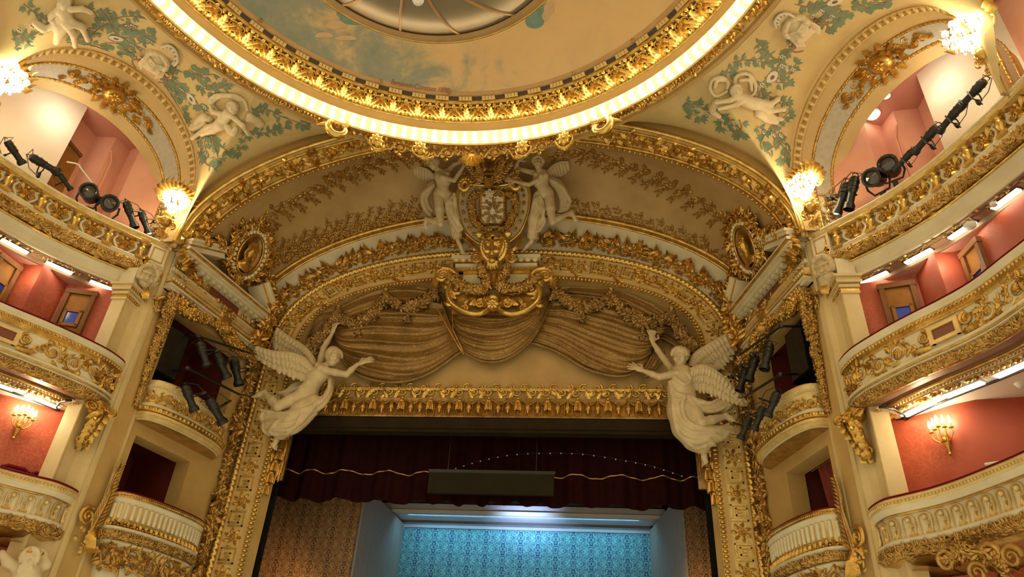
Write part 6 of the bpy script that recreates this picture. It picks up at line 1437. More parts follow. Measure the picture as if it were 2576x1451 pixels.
oc = octa(0.9, 0.16)
for i in range(8):
    for k in range(7): mb.add(sphere(0.016, 5, 4, stc.map((oc[i]+(oc[(i+1) % 8]-oc[i])*k/7)[None])[0]))
mb.build('plaque_beads', 'gold_bright', crest, kind='stuff')
oc_ = octa(0.8, 0.09).mean(0); mb = MB()
for k in range(9):
    a_ = 0.5+k*0.7; sprig(q, oc_[0]+0.05*math.cos(a_), oc_[1]-0.12+0.1*math.sin(a_), a_, 0.24, 4, rnd, 0.045, 0.10, 0.01); 
for k in (-1, 1): sprig(q, oc_[0]+0.10*k, oc_[1]+0.32, 1.57-0.5*k, 0.3, 5, rnd, 0.045, 0.11, 0.01); q(r2(volute(0.09, 1.2, 0.022, 18, d=k), oc_[0]+0.12*k, oc_[1]-0.02, 1.5))
q(ridge(np.array([[oc_[0]-0.33, oc_[1]+0.14], [oc_[0], oc_[1]+0.13], [oc_[0]+0.33, oc_[1]+0.14]]), 0.02, 0.03))
V = mb.V; mb.V = [v+Nc_*0.09 for v in V]; mb.build('plaque_monogram', 'bronze', crest)
# medal star
mb = MB(); mx, my = cp(1233, 490)
for k in range(5):
    a_ = math.pi/2+k*2*math.pi/5
    for d in (-0.22, 0.22): q(r2(leaf(0.17, 0.085, 0.02, 0.0, n=4), mx, my, a_+d, h=0.16))
q(dome(0.06, 0.05, 10, 3, mx, my, 0.19)); q(r2(volute(0.06, 0.95, 0.02, 14), mx, my+0.22, 1, h=0.14)); mb.build('medal_star', 'stone_pale', crest)
mb = MB()
for sg in (-1, 1): q(ridge(np.array([[mx, my+0.27], [mx+0.09*sg, my+0.36], [mx+0.06*sg, my+0.46]]), 0.015, 0.15))
mb.build('medal_ribbon', 'gold', crest)
# scroll ears, lyre helmet and top volutes
mb = MB()
for x_, y_, sg in ((1174, 470, -1), (1299, 467, 1)):
    x, y = cp(x_, y_); mb = MB(); mb.add(tube(stc.map(np.array([[x+sg*0.02+0.17*(1-t*0.6)*math.cos(sg*(1.2+t*9)), y+0.20*(1-t*0.6)*math.sin(1.2+t*9), 0.16+0.10*t] for t in np.linspace(0, 1, 30)])), np.linspace(0.13, 0.05, 30), 8))
    for k in range(8): q(r2(dome(0.05, 0.04, 6, 2), x+0.19*math.cos(k*0.5), y+0.2*math.sin(k*0.5), h=0.26))
    mb.build('scroll_ear', 'gold_bright', crest)
mb = MB()
for x_, y_, sg in ((1198, 420, -1), (1264, 418, 1)): x, y = cp(x_, y_); q(r2(volute(0.27, 1.9, 0.06, 28, d=sg), x, y, 1.57)); q(dome(0.07, 0.12, 8, 3, x, y))
x, y = cp(1232, 445)
for sg in (-1, 1): q(ridge(spline([(x+0.05*sg, y-0.25), (x+0.24*sg, y-0.1), (x+0.28*sg, y+0.12), (x+0.14*sg, y+0.22), (x+0.2*sg, y+0.34)], 16), 0.045, 0.10)); q(r2(dome(0.045, 0.10, 7, 3), x+0.11*sg, y-0.05, h=0.14))
V, F = box(x-0.22, x+0.22, y+0.02, y+0.10, 0.02, 0.13); q((V, F)); V, F = box(x-0.14, x+0.14, y-0.34, y-0.08, 0.0, 0.16); q((V, F)); V, F = box(x-0.18, x+0.18, y-0.40, y-0.34, 0.0, 0.18); q((V, F))
for k in range(5): q(r2(acan(0.26, 0.12, 0.06, 3, 0.06), x, y+0.18, 1.57+(k-2)*0.4, h=0.05))
mb.build('lyre_helmet', 'gold', crest)
mb = MB()
for sg in (-1, 1):
    for k in range(3): sprig(q, x+0.15*sg, y-0.2+0.06*k, (0.15 if sg > 0 else 2.99)+0.35*k*sg*(1 if k else 0), 0.75-0.1*k, 7, rnd, 0.07, 0.17, 0.018, 0.25*sg)
V = mb.V; mb.V = [v+Nc_*0.14 for v in V]; mb.build('laurel_branches', 'gold_dark', crest)
# lion head
lc = K(1243, 624, 17.45); sd = SDF(lc-np.array([0.66, 0.5, 0.75]), lc+np.array([0.66, 0.55, 0.62]), 0.016); s_ = 0.62
X_, Y_, Z_ = np.array([1.0, 0, 0]), nrm(np.array([0, 0.25, 1.0])), nrm(np.array([0, -1.0, 0.25])); Y_ = nrm(np.array([0, -0.45, 1.0])); Z_ = nrm(np.array([0, -1.0, -0.45])); at_ = lambda x, y, z: lc+X_*x*s_+Y_*y*s_+Z_*z*s_; ax_ = np.array([X_, Y_, Z_])
for i in range(26):
    a_ = math.pi/2-2.75+i*5.5/25; lw = 1.0+0.25*max(0, -math.sin(a_))
    sd.chain([at_(0.36*math.cos(a_), 0.05+0.38*math.sin(a_), 0.10), at_(0.60*math.cos(a_+0.12), 0.05+0.62*math.sin(a_+0.12)*lw, 0.08), at_(0.78*math.cos(a_-0.06), 0.03+0.80*math.sin(a_-0.06)*lw, -0.10)], np.array([0.13, 0.115, 0.05])*s_, 0.02)
    a2 = a_+0.11; sd.chain([at_(0.30*math.cos(a2), 0.10+0.33*math.sin(a2), 0.20), at_(0.48*math.cos(a2), 0.08+0.50*math.sin(a2)*lw, 0.20), at_(0.60*math.cos(a2+0.1), 0.05+0.63*math.sin(a2+0.1)*lw, 0.05)], np.array([0.09, 0.085, 0.04])*s_, 0.015)
at0_ = at_; at_ = lambda x, y, z: at0_(x*1.3, y*1.3-0.02, z*1.3+0.10); s0_ = s_; s_ = s_*1.3
sd.ell(at_(0, 0.10, 0.05), np.array([0.36, 0.38, 0.30])*s_, ax_, 0.04); sd.ell(at_(0, -0.16, 0.22), np.array([0.25, 0.22, 0.24])*s_, ax_, 0.06); sd.chain([at_(0, 0.30, 0.30), at_(0, 0.10, 0.40), at_(0, -0.08, 0.50)], np.array([0.08, 0.075, 0.085])*s_, 0.03); sd.ell(at_(0, -0.09, 0.53), np.array([0.12, 0.06, 0.06])*s_, ax_, 0.02)
for e in (-1, 1):
    sd.ell(at_(0.17*e, 0.13, 0.40), np.array([0.11, 0.075, 0.12])*s_, ax_, 0.02, 'sub'); sd.ell(at_(0.17*e, 0.125, 0.30), np.array([0.07, 0.055, 0.07])*s_, ax_, 0.008); sd.cone(at_(0.05*e, 0.21, 0.37), at_(0.29*e, 0.25, 0.27), 0.065*s_, 0.05*s_, 0.02); sd.ell(at_(0.13*e, -0.19, 0.42), np.array([0.15, 0.11, 0.13])*s_, ax_, 0.02); sd.ell(at_(0.42*e, 0.40, 0.08), np.array([0.13, 0.15, 0.08])*s_, ax_, 0.03)
sd.ell(at_(0, -0.32, 0.40), np.array([0.17, 0.06, 0.18])*s_, ax_, 0.015, 'sub'); sd.ell(at_(0, -0.43, 0.28), np.array([0.15, 0.10, 0.15])*s_, ax_, 0.03)
for k in range(5): sd.cone(at_(-0.12+0.06*k, -0.46, 0.28), at_(-0.14+0.07*k, -0.68-0.05*math.cos(k*1.5-3), 0.18), 0.06*s_, 0.025*s_, 0.015)
mb = MB(); mb.add(sd.mesh()); mb.build('lion_head', 'gold_bright', crest, sharp=180)
for sg in (-1, 1):
    mb = MB(); C_ = spline([K(1243+sg*88, 590, 17.5), K(1243+sg*50, 622, 17.48), K(1243+sg*36, 640, 17.46), K(1243+sg*34, 660, 17.5)], 20); mb.add(tube(C_, np.linspace(0.03, 0.06, 20), 6))
    p_ = kp(1243+sg*46, 648, 17.5); st2 = ks(17.5); st2.put(mb, r2(volute(0.20, 1.8, 0.05, 24, d=sg), p_[0], p_[1], 1.5)); 
    for k in range(4): p_ = kp(1243+sg*(46+3*k), 630-5*k, 17.5); st2.put(mb, r2(acan(0.3, 0.2, 0.08, 3, 0.1), p_[0], p_[1], 1.57-sg*0.8))
    mb.build('lion_scroll', 'gold', crest)
# ------------------------------------------------------------------ statues
fe = MB(); nF = 7; tt = np.linspace(0, 1, nF); wF = 0.5*np.array([0.55, 0.85, 1.0, 1.0, 0.92, 0.68, 0.12])
Vf = np.concatenate([np.stack([tt, sg*wF, zf-0.02*tt], -1) for sg, zf in ((-1, 0.0), (-0.5, 0.055), (0, 0.085), (0.5, 0.055), (1, 0.0))]); Vf = Vf.reshape(5, nF, 3).transpose(1, 0, 2).reshape(-1, 3)
fe.add((Vf, grid_faces(nF, 5))); feather_me = fe.mesh('feather', sharp=180); feather_me.materials.append(M['stone'])
def wing(parent, pt, lead, trail, d0, d1, n=15, name='wing', rad=1.0, rows=((1.0, 0.0, 1.0), (0.62, 0.05, 0.85), (0.34, 0.09, 0.6))):
    """pt(x,y,d) -> world; feathers run from the leading edge to the trailing edge"""
    L_ = spline(np.array(lead, float), 40); T_ = spline(np.array(trail, float), 40); dd = np.linspace(d0, d1, 40)
    P = np.array([pt(L_[i][0], L_[i][1], dd[i]+0.10) for i in range(40)]); Q = np.array([pt(T_[i][0], T_[i][1], dd[i]-0.02) for i in range(40)])
    mb = MB(); mb.add(tube(P, rad*np.linspace(0.13, 0.05, 40), 8)); G = np.stack([P, 0.5*P+0.5*Q+np.array([0, 0.03, 0]), P*0.1+Q*0.9+np.array([0, 0.05, 0])], 1); mb.add((G.reshape(-1, 3), grid_faces(40, 3)))
    w = mb.build(name, 'stone', parent, sharp=180)
    cam_d = np.array([0, -1.0, -0.25])
    for fr_, lift, wd in rows:
        m = n if fr_ > 0.9 else n+3
        for i in range(m):
            t = (i+0.5)/m; j = t*39; a = P[int(j)]*(1-(j % 1))+P[min(int(j)+1, 39)]*(j % 1); b = Q[int(j)]*(1-(j % 1))+Q[min(int(j)+1, 39)]*(j % 1)
            b = a+(b-a)*fr_*(1.0+0.05*math.sin(i*2.3)); X = nrm(b-a); Ln = np.linalg.norm(b-a); Z = nrm(cam_d-X*(cam_d@X)); Y = np.cross(Z, X)
            sp_ = np.linalg.norm(P[-1]-P[0])/m+0.3*np.linalg.norm(Q[-1]-Q[0])/m
            inst('feather', feather_me, w, a+Z*(lift-0.012*(i % 2)), X, Y, Z, sc=(Ln, sp_*1.25*wd+0.05, 0.55))
    return w
def hand(sd, wr, d, nrm_, H, spread=0.25, curl=0.3, thumb=1):
    d = nrm(d); n_ = nrm(np.asarray(nrm_)-d*(np.asarray(nrm_)@d)); s = np.cross(n_, d)
    sd.ell(wr+d*0.30*H, np.array([0.30, 0.20, 0.10])*H, np.array([d, s, n_]), 0.06*H)
    for i, ln in enumerate((0.36, 0.42, 0.40, 0.32)):
        b = wr+d*0.52*H+s*(i-1.5)*0.115*H; dd = nrm(d+s*(i-1.5)*spread*0.5); m_ = b+dd*ln*0.55*H; e = m_+nrm(dd-n_*curl*2)*ln*0.5*H
        sd.chain([b, m_, e], np.array([0.058, 0.052, 0.042])*H, 0.03*H)
    b = wr+d*0.18*H+s*thumb*0.16*H; m_ = b+nrm(d*0.6+s*thumb)*0.26*H; sd.chain([b, m_, m_+nrm(d-n_*0.3)*0.22*H], np.array([0.07, 0.06, 0.045])*H, 0.04*H)
def foot(sd, an, toe, H, up):
    d = toe-an; L_ = np.linalg.norm(d); d = d/L_; sd.chain([an, an+d*L_*0.5+np.asarray(up)*0.02*H, an+d*L_*0.92], np.array([0.17, 0.16, 0.10])*H, 0.06*H); s = nrm(np.cross(d, up))
    for i in range(5): sd.cone(an+d*L_*0.8+s*(i-2)*0.085*H, an+d*(L_*(1.08-0.03*abs(i-1)))+s*(i-2)*0.10*H, 0.055*H, 0.042*H, 0.02*H)
def arm(sd, sh, el, wr, H): sd.chain([sh, sh*0.5+el*0.5, el, el*0.55+wr*0.45, wr], np.array([0.215, 0.20, 0.165, 0.165, 0.115])*H, 0.07*H); sd.ell(sh, np.array([0.25]*3)*H, None, 0.08*H)
def leg(sd, hp, kn, an, H):
    sd.chain([hp, hp*0.5+kn*0.5, kn], np.array([0.40, 0.35, 0.26])*H, 0.12*H); c = kn*0.62+an*0.38; sd.chain([kn, c, an], np.array([0.25, 0.245, 0.145])*H, 0.08*H)
def torso(sd, sl, sr, waist, pelvis, hl, hr, neck, front, H, breast=True):
    sm = 0.5*(sl+sr); sp_ = nrm(sm-waist); X = nrm(sl-sr); F_ = nrm(np.asarray(front)-X*(np.asarray(front)@X)); ch = sm*0.62+waist*0.38
    ax = np.array([X, np.cross(F_, X), F_])
    sd.ell(ch, np.array([0.66, 0.78, 0.46])*H, ax, 0.15*H); sd.cone(sl*0.9+sm*0.1, sr*0.9+sm*0.1, 0.25*H, 0.25*H, 0.15*H)
    sd.cone(ch*0.6+waist*0.4, pelvis, 0.44*H, 0.48*H, 0.25*H); X2 = nrm(hl-hr); ax2 = np.array([X2, nrm(np.cross(F_, X2)), nrm(np.cross(X2, np.cross(F_, X2)))])
    sd.ell(pelvis, np.array([0.66, 0.55, 0.50])*H, ax2, 0.2*H); sd.cone(sm, neck, 0.27*H, 0.22*H, 0.12*H)
    if breast:
        for e in (-1, 1): sd.ell(ch+X*0.29*e*H+F_*0.38*H+ax[1]*0.08*H, np.array([0.24, 0.24, 0.22])*H, None, 0.08*H)
    sd.ell(waist*0.5+pelvis*0.5+F_*0.36*H, np.array([0.30, 0.34, 0.16])*H, ax, 0.12*H)
def folds(sd, curves, r0, r1, k, lift=0.0, sink=0.35):
    """ridges laid on the surface already in sd (seen from the hall); sink = share of the radius buried"""
    G0 = sd.G.copy(); view = nrm(np.array([0.06, 0.86, 0.50])); n = 22; LINES = []
    for c_ in curves:
        P = spline(np.array(c_, float), n); R = np.linspace(r0, r1, n); Q = []
        for i in range(n):
            hitp = None
            for t in np.arange(-0.9, 0.9, 0.02):
                q = P[i]+view*t; ix = np.round((q-sd.lo)/sd.vox).astype(int)
                if np.any(ix < 0) or np.any(ix >= sd.n): continue
                if G0[ix[0], ix[1], ix[2]] < 0: hitp = q-view*R[i]*0.12; break
            Q.append(P[i] if hitp is None else hitp)
        Q = np.array(Q)
        for _ in range(3): Q[1:-1] = 0.5*Q[1:-1]+0.25*(Q[:-2]+Q[2:])
        sd.chain(Q, R, k); LINES.append(Q)
    for A_, B_ in zip(LINES[:-1], LINES[1:]):           # a finer fold between neighbours
        if np.mean(np.linalg.norm(A_-B_, axis=1)) < 0.45: sd.chain(A_*0.5+B_*0.5+view*r0*0.05, np.linspace(r0*0.5, r1*0.5, n), k)
def bounds(pts, pad): pts = np.array(pts); return pts.min(0)-pad, pts.max(0)+pad
def fine_head(mb, neck, head, Xh, Yh, Zh, H):
    sd = SDF(head-0.85*H, head+0.75*H, 0.011); sd.cone(neck*0.6+(head-Yh*0.2*H)*0.4, head-Yh*0.2*H, 0.21*H, 0.20*H, 0.1*H); head_sdf(sd, head, Xh, Yh, Zh, H*0.98, False, False); mb.add(sd.mesh())
FRONT = np.array([0, -1.0, -0.3])
# ---------------- unclothed winged statue by the stage arch (left)
def zl(x, y, d=0.0): return atY(600+x/3.225, 800+y/3.225, 17.95-d)
an1 = thing('winged_statue', 'pale stone winged nude in flight drawing the brocade aside, cloth at the hips', 'statue', zl(300, 1040), None)
H = 0.50
J = dict(head=zl(765, 325, 0.42), neck=zl(705, 395, 0.30), sl=zl(700, 425, 0.42), sr=zl(660, 385, 0.02), el=zl(875, 458, 0.50), wr=zl(965, 375, 0.42), er=zl(690, 240, 0.05), wrr=zl(752, 140, 0.02), waist=zl(615, 535, 0.22), pelvis=zl(555, 610, 0.18), hl=zl(530, 620, 0.30), hr=zl(585, 650, 0.05), kn=zl(320, 715, 0.55), an=zl(210, 605, 0.40), toe=zl(125, 640, 0.38), kr=zl(440, 830, 0.15), ar=zl(320, 940, 0.12), tr=zl(285, 1050, 0.20))
lo, hi = bounds(list(J.values()), 0.55); sd = SDF(lo, hi, 0.022)
torso(sd, J['sl'], J['sr'], J['waist'], J['pelvis'], J['hl'], J['hr'], J['neck'], nrm(np.array([0.45, -1.0, -0.1])), H)
arm(sd, J['sl'], J['el'], J['wr'], H); arm(sd, J['sr'], J['er'], J['wrr'], H); hand(sd, J['wr'], zl(1040, 345, 0.42)-J['wr'], (0, -1, 0.6), H, 0.5, 0.15); hand(sd, J['wrr'], zl(770, 90, 0.05)-J['wrr'], (-0.6, -1, 0), H, 0.2, 0.5)
leg(sd, J['hl'], J['kn'], J['an'], H); foot(sd, J['an'], J['toe'], H, (0, -0.3, 1)); leg(sd, J['hr'], J['kr'], J['ar'], H); foot(sd, J['ar'], J['tr'], H, (0.8, -0.4, 0.3))
Zh = nrm(np.array([0.85, -0.75, -0.25])); Yh = nrm(np.array([0.05, -0.1, 1.0])-Zh*(np.array([0.05, -0.1, 1.0])@Zh)); Xh = np.cross(Yh, Zh)
sd.cone(J['neck'], J['head']-Yh*0.2*H, 0.22*H, 0.20*H, 0.1*H); mb = MB(); mb.add(sd.mesh()); fine_head(mb, J['neck'], J['head'], Xh, Yh, Zh, H); mb.build('body', 'stone', an1, sharp=180)
def hair(c, Xh, Yh, Zh, H, par, seed, bun=True):
    sd = SDF(c-0.75*H, c+0.85*H, 0.018); r = random.Random(seed); at = lambda x, y, z: c+Xh*x*H+Yh*y*H+Zh*z*H
    sd.ell(at(0, 0.16, -0.10), np.array([0.44, 0.44, 0.46])*H, np.array([Xh, Yh, Zh]), 0.03)
    sd.ell(at(0, -0.12, 0.42), np.array([0.34, 0.44, 0.40])*H, np.array([Xh, Yh, Zh]), 0.02, 'sub')
    for i in range(12):
        a = i*math.pi/11; P = [at(0.40*math.cos(a), 0.14+0.36*math.sin(a), 0.28), at(0.45*math.cos(a+0.15), 0.18+0.42*math.sin(a), 0.08), at(0.42*math.cos(a-0.1), 0.16+0.42*math.sin(a), -0.15), at(0.25*math.cos(a), 0.12+0.3*math.sin(a), -0.40)]; sd.chain(spline(np.array(P), 9), np.array([0.075]*5+[0.06]*4)*H, 0.012)
    if bun: sd.ell(at(0, 0.34, -0.36), np.array([0.2, 0.18, 0.2])*H, None, 0.03); sd.ell(at(0, 0.52, 0.05), np.array([0.16, 0.14, 0.16])*H, None, 0.03)
    mb = MB(); mb.add(sd.mesh()); return mb.build('hair', 'stone', par, sharp=180)
hair(J['head'], Xh, Yh, Zh, H, an1, 1)
pts = [zl(750, 480), zl(150, 700), zl(200, 920), zl(420, 950), zl(330, 560)]; lo, hi = bounds(pts, 0.6); lo[1] -= 0.75; sd = SDF(lo, hi, 0.022)
sd.chain([zl(610, 690, 0.22), zl(520, 760, 0.25), zl(430, 850, 0.22), zl(345, 925, 0.18)], [0.24, 0.31, 0.30, 0.21], 0.1)
for a_, b_, c_, d_ in (((640, 700), (480, 780), (330, 800), (210, 800)), ((600, 760), (470, 840), (340, 870), (230, 870)), ((560, 800), (460, 890), (360, 910), (260, 915))):
    sd.chain(spline(np.array([zl(*a_, 0.28), zl(*b_, 0.36), zl(*c_, 0.34), zl(*d_, 0.26)]), 12), np.linspace(0.15, 0.11, 12), 0.06)
folds(sd, [[zl(745, 480, 0.20), zl(735, 590, 0.30), zl(660, 690, 0.36), zl(540, 735, 0.42), zl(400, 760, 0.50)], [zl(755, 500, 0.15), zl(745, 620, 0.24), zl(665, 730, 0.30), zl(540, 780, 0.38), zl(380, 800, 0.45), zl(200, 770, 0.35)], [zl(690, 640, 0.2), zl(600, 720, 0.42), zl(470, 770, 0.5), zl(330, 770, 0.48), zl(180, 745, 0.4)],
 [zl(640, 700, 0.3), zl(560, 790, 0.42), zl(440, 850, 0.42), zl(300, 850, 0.35), zl(190, 840, 0.28)], [zl(600, 740, 0.3), zl(530, 830, 0.40), zl(430, 900, 0.36), zl(310, 900, 0.32), zl(210, 905, 0.28)], [zl(560, 770, 0.2), zl(500, 860, 0.3), zl(420, 930, 0.28), zl(380, 945, 0.26)], [zl(230, 745, 0.3), zl(190, 800, 0.28), zl(215, 850, 0.25), zl(200, 910, 0.24), zl(250, 945, 0.2)], [zl(350, 830, 0.3), zl(290, 880, 0.34), zl(270, 930, 0.3), zl(330, 945, 0.28)]], 0.070, 0.040, 0.012)
folds(sd, [[zl(560, 520, 0.0), zl(460, 540, 0.0), zl(390, 600, 0.02), zl(330, 610, 0.0)], [zl(520, 560, 0.0), zl(430, 590, 0.03), zl(380, 640, 0.0)]], 0.08, 0.05, 0.04)
mb = MB(); mb.add(sd.mesh()); mb.build('drapery', 'stone', an1, sharp=180)
wing(an1, zl, [(600, 440), (530, 345), (430, 300), (280, 280), (140, 238)], [(600, 480), (535, 515), (430, 490), (290, 425), (150, 330)], 0.25, 0.55, 14)
wing(an1, zl, [(610, 400), (585, 320), (530, 245), (420, 170), (310, 85)], [(620, 420), (560, 395), (470, 345), (380, 300), (285, 250)], -0.05, 0.05, 13)
# ---------------- robed winged statue (right)
def zr(x, y, d=0.0): return atY(1560+x/3.225, 800+y/3.225, 17.95-d)
an2 = thing('winged_statue', 'pale stone winged figure in a belted robe lifting the brocade, one leg bent back', 'statue', zr(690, 1150), None)
J = dict(head=zr(488, 325, 0.42), neck=zr(470, 405, 0.30), sl=zr(500, 440, 0.45), sr=zr(430, 420, 0.05), el=zr(320, 478, 0.55), wr=zr(195, 430, 0.45), er=zr(340, 310, 0.05), wrr=zr(265, 200, 0.02), waist=zr(500, 600, 0.24), pelvis=zr(535, 700, 0.22), hl=zr(570, 710, 0.34), hr=zr(500, 730, 0.10), kn=zr(665, 850, 0.60), an=zr(860, 795, 0.42), toe=zr(945, 850, 0.40), kr=zr(560, 930, 0.2), ar=zr(680, 1080, 0.16), tr=zr(690, 1180, 0.24))
lo, hi = bounds(list(J.values()), 0.55); sd = SDF(lo, hi, 0.022)
torso(sd, J['sl'], J['sr'], J['waist'], J['pelvis'], J['hl'], J['hr'], J['neck'], nrm(np.array([-0.3, -1.0, -0.1])), H)
arm(sd, J['sl'], J['el'], J['wr'], H); arm(sd, J['sr'], J['er'], J['wrr'], H); hand(sd, J['wr'], zr(110, 395, 0.42)-J['wr'], (0, -1, 0.5), H, 0.6, 0.1, -1); hand(sd, J['wrr'], zr(255, 110, 0.05)-J['wrr'], (0.3, -1, 0), H, 0.3, 0.5, -1)
leg(sd, J['hl'], J['kn'], J['an'], H); foot(sd, J['an'], J['toe'], H, (0, -0.3, 1)); leg(sd, J['hr'], J['kr'], J['ar'], H); foot(sd, J['ar'], J['tr'], H, (-0.8, -0.4, 0.3))
Zh = nrm(np.array([-0.35, -1.0, -0.35])); Yh = nrm(np.array([0.12, -0.1, 1.0])-Zh*(np.array([0.12, -0.1, 1.0])@Zh)); Xh = np.cross(Yh, Zh)
sd.cone(J['neck'], J['head']-Yh*0.2*H, 0.22*H, 0.20*H, 0.1*H); mb = MB(); mb.add(sd.mesh()); fine_head(mb, J['neck'], J['head'], Xh, Yh, Zh, H); mb.build('body', 'stone', an2, sharp=180); hair(J['head'], Xh, Yh, Zh, H, an2, 2)
pts = [zr(390, 430), zr(930, 640), zr(620, 1060), zr(930, 940), zr(420, 800)]; lo, hi = bounds(pts, 0.6); lo[1] -= 0.75; sd = SDF(lo, hi, 0.022)
sd.chain([zr(500, 480, 0.24), zr(490, 570, 0.26), zr(505, 660, 0.24)], [0.35, 0.32, 0.34], 0.15); sd.chain([zr(505, 660, 0.20), zr(510, 760, 0.22), zr(540, 880, 0.24), zr(610, 980, 0.22), zr(670, 1040, 0.18)], [0.35, 0.39, 0.37, 0.31, 0.20], 0.12)
sd.chain([zr(520, 800, 0.34), zr(590, 860, 0.38), zr(690, 890, 0.36)], [0.26, 0.24, 0.15], 0.08)
for c_ in ([(540, 880, 0.5), (650, 905, 0.5), (780, 915, 0.44), (900, 905, 0.36)], [(560, 930, 0.46), (660, 950, 0.46), (760, 960, 0.42), (850, 950, 0.36)], [(600, 980, 0.4), (680, 1000, 0.4), (740, 1000, 0.38)], [(600, 690, 0.42), (720, 725, 0.40), (820, 710, 0.34), (890, 680, 0.26)]):
    sd.chain(spline(np.array([zr(*q_) for q_ in c_]), 12), np.linspace(0.15, 0.11, 12), 0.06)
folds(sd, [[zr(440, 480, 0.5), zr(520, 540, 0.56), zr(570, 500, 0.5), zr(540, 440, 0.5)], [zr(405, 520, 0.35), zr(440, 600, 0.5), zr(530, 630, 0.5), zr(600, 625, 0.4)], [zr(410, 560, 0.35), zr(440, 650, 0.48), zr(510, 660, 0.5)], [zr(520, 630, 0.5), zr(500, 700, 0.5), zr(520, 800, 0.55), zr(600, 870, 0.6), zr(760, 900, 0.5), zr(880, 860, 0.4)], [zr(560, 640, 0.5), zr(620, 720, 0.5), zr(700, 760, 0.45), zr(800, 745, 0.38), zr(880, 690, 0.3)], [zr(560, 630, 0.5), zr(640, 680, 0.45), zr(730, 690, 0.4), zr(800, 660, 0.35), zr(870, 655, 0.28), zr(910, 700, 0.25)],
 [zr(430, 640, 0.4), zr(440, 760, 0.48), zr(490, 870, 0.55), zr(600, 930, 0.58), zr(720, 920, 0.5), zr(860, 900, 0.42), zr(930, 930, 0.35)], [zr(430, 700, 0.35), zr(445, 830, 0.45), zr(510, 930, 0.52), zr(620, 970, 0.52), zr(740, 950, 0.46), zr(820, 985, 0.4)], [zr(435, 760, 0.3), zr(460, 890, 0.4), zr(530, 980, 0.45), zr(640, 1010, 0.45), zr(720, 970, 0.4), zr(770, 1030, 0.35)], [zr(450, 860, 0.25), zr(490, 950, 0.33), zr(570, 1020, 0.36), zr(620, 1055, 0.3), zr(690, 1030, 0.32)], [zr(700, 960, 0.4), zr(760, 940, 0.42), zr(830, 960, 0.4), zr(880, 920, 0.38)], [zr(880, 700, 0.25), zr(840, 760, 0.3), zr(900, 760, 0.25), zr(930, 710, 0.22)]], 0.070, 0.040, 0.012)
mb = MB(); mb.add(sd.mesh()); mb.build('robe', 'stone', an2, sharp=180)
wing(an2, zr, [(585, 400), (615, 310), (720, 230), (850, 150), (995, 72)], [(640, 440), (760, 440), (850, 400), (930, 300), (985, 150)], 0.0, 0.25, 14)
wing(an2, zr, [(570, 440), (670, 405), (780, 450), (900, 560), (1030, 695)], [(560, 590), (650, 605), (760, 640), (880, 690), (1000, 710)], 0.35, 0.5, 14)
# ---------------- two figures flanking the crest
Pf, Nf = P0c+np.array([0, 0.16, 0]), Nc_
def zc(x, y, d=0.0): return atP(1000+x/4.836, 360+y/4.836, Pf+Nf*d, Nf)
H = 0.40
FIG = [
 dict(label='pale stone female figure with bowed head steadying the crest, one foot on the arch', head=(440, 250), neck=(495, 330), sl=(500, 400), sr=(600, 350), el=(690, 455), wr=(800, 290), hd=(830, 220), er=(690, 260), wrr=(860, 195), hd2=(960, 200), waist=(545, 510), pelvis=(545, 610), hl=(500, 640), hr=(610, 650), kn=(525, 985), an=(350, 920), toe=(335, 1040), kr=(690, 930), ar=(735, 1190), tr=(805, 1345), look=(-0.75, -0.55), fl=-1,
   folds=[[(640, 660), (600, 760), (620, 860), (680, 960), (740, 1080)], [(690, 620), (660, 740), (670, 850), (740, 980), (780, 1060)], [(700, 660), (700, 800), (720, 920), (790, 1040)], [(600, 720), (590, 800), (640, 930), (720, 1050), (700, 1100)], [(610, 690), (690, 760), (730, 860), (740, 960)]],
   mantle=[[(440, 480), (370, 540), (310, 640), (320, 740), (370, 820), (420, 900)], [(450, 500), (400, 570), (350, 660), (370, 760), (420, 830)], [(440, 520), (330, 600), (300, 680), (330, 790), (400, 880)]], wl=[(450, 400), (380, 330), (280, 290), (190, 290)], wt=[(450, 450), (380, 455), (290, 450), (210, 400)]),
 dict(label='pale stone female figure striding beside the crest with an arm stretched to the scroll', head=(1712, 250), neck=(1720, 335), sl=(1800, 400), sr=(1660, 360), el=(1600, 505), wr=(1440, 470), hd=(1340, 440), er=(1440, 310), wrr=(1470, 220), hd2=(1530, 170), waist=(1760, 510), pelvis=(1800, 610), hl=(1840, 640), hr=(1730, 650), kn=(1885, 960), an=(2115, 840), toe=(2175, 950), kr=(1670, 930), ar=(1630, 1200), tr=(1530, 1305), look=(-0.1, 0.15), fl=1,
   folds=[[(1700, 660), (1690, 760), (1650, 880), (1620, 1080)], [(1740, 640), (1740, 760), (1700, 900), (1660, 1080)], [(1670, 680), (1640, 800), (1620, 930), (1600, 1080)], [(1760, 700), (1780, 830), (1740, 960), (1690, 1080)], [(1680, 720), (1760, 860), (1790, 960), (1720, 1070)]],
   mantle=[[(1850, 430), (1960, 470), (2040, 580), (2090, 700), (2060, 800), (1960, 830)], [(1860, 480), (1940, 560), (1990, 680), (1990, 780)], [(1850, 450), (1980, 520), (2060, 640), (2100, 710)]], wl=[(1800, 370), (1870, 290), (1970, 230), (2080, 220)], wt=[(1840, 420), (1920, 410), (2010, 400), (2100, 330)])]
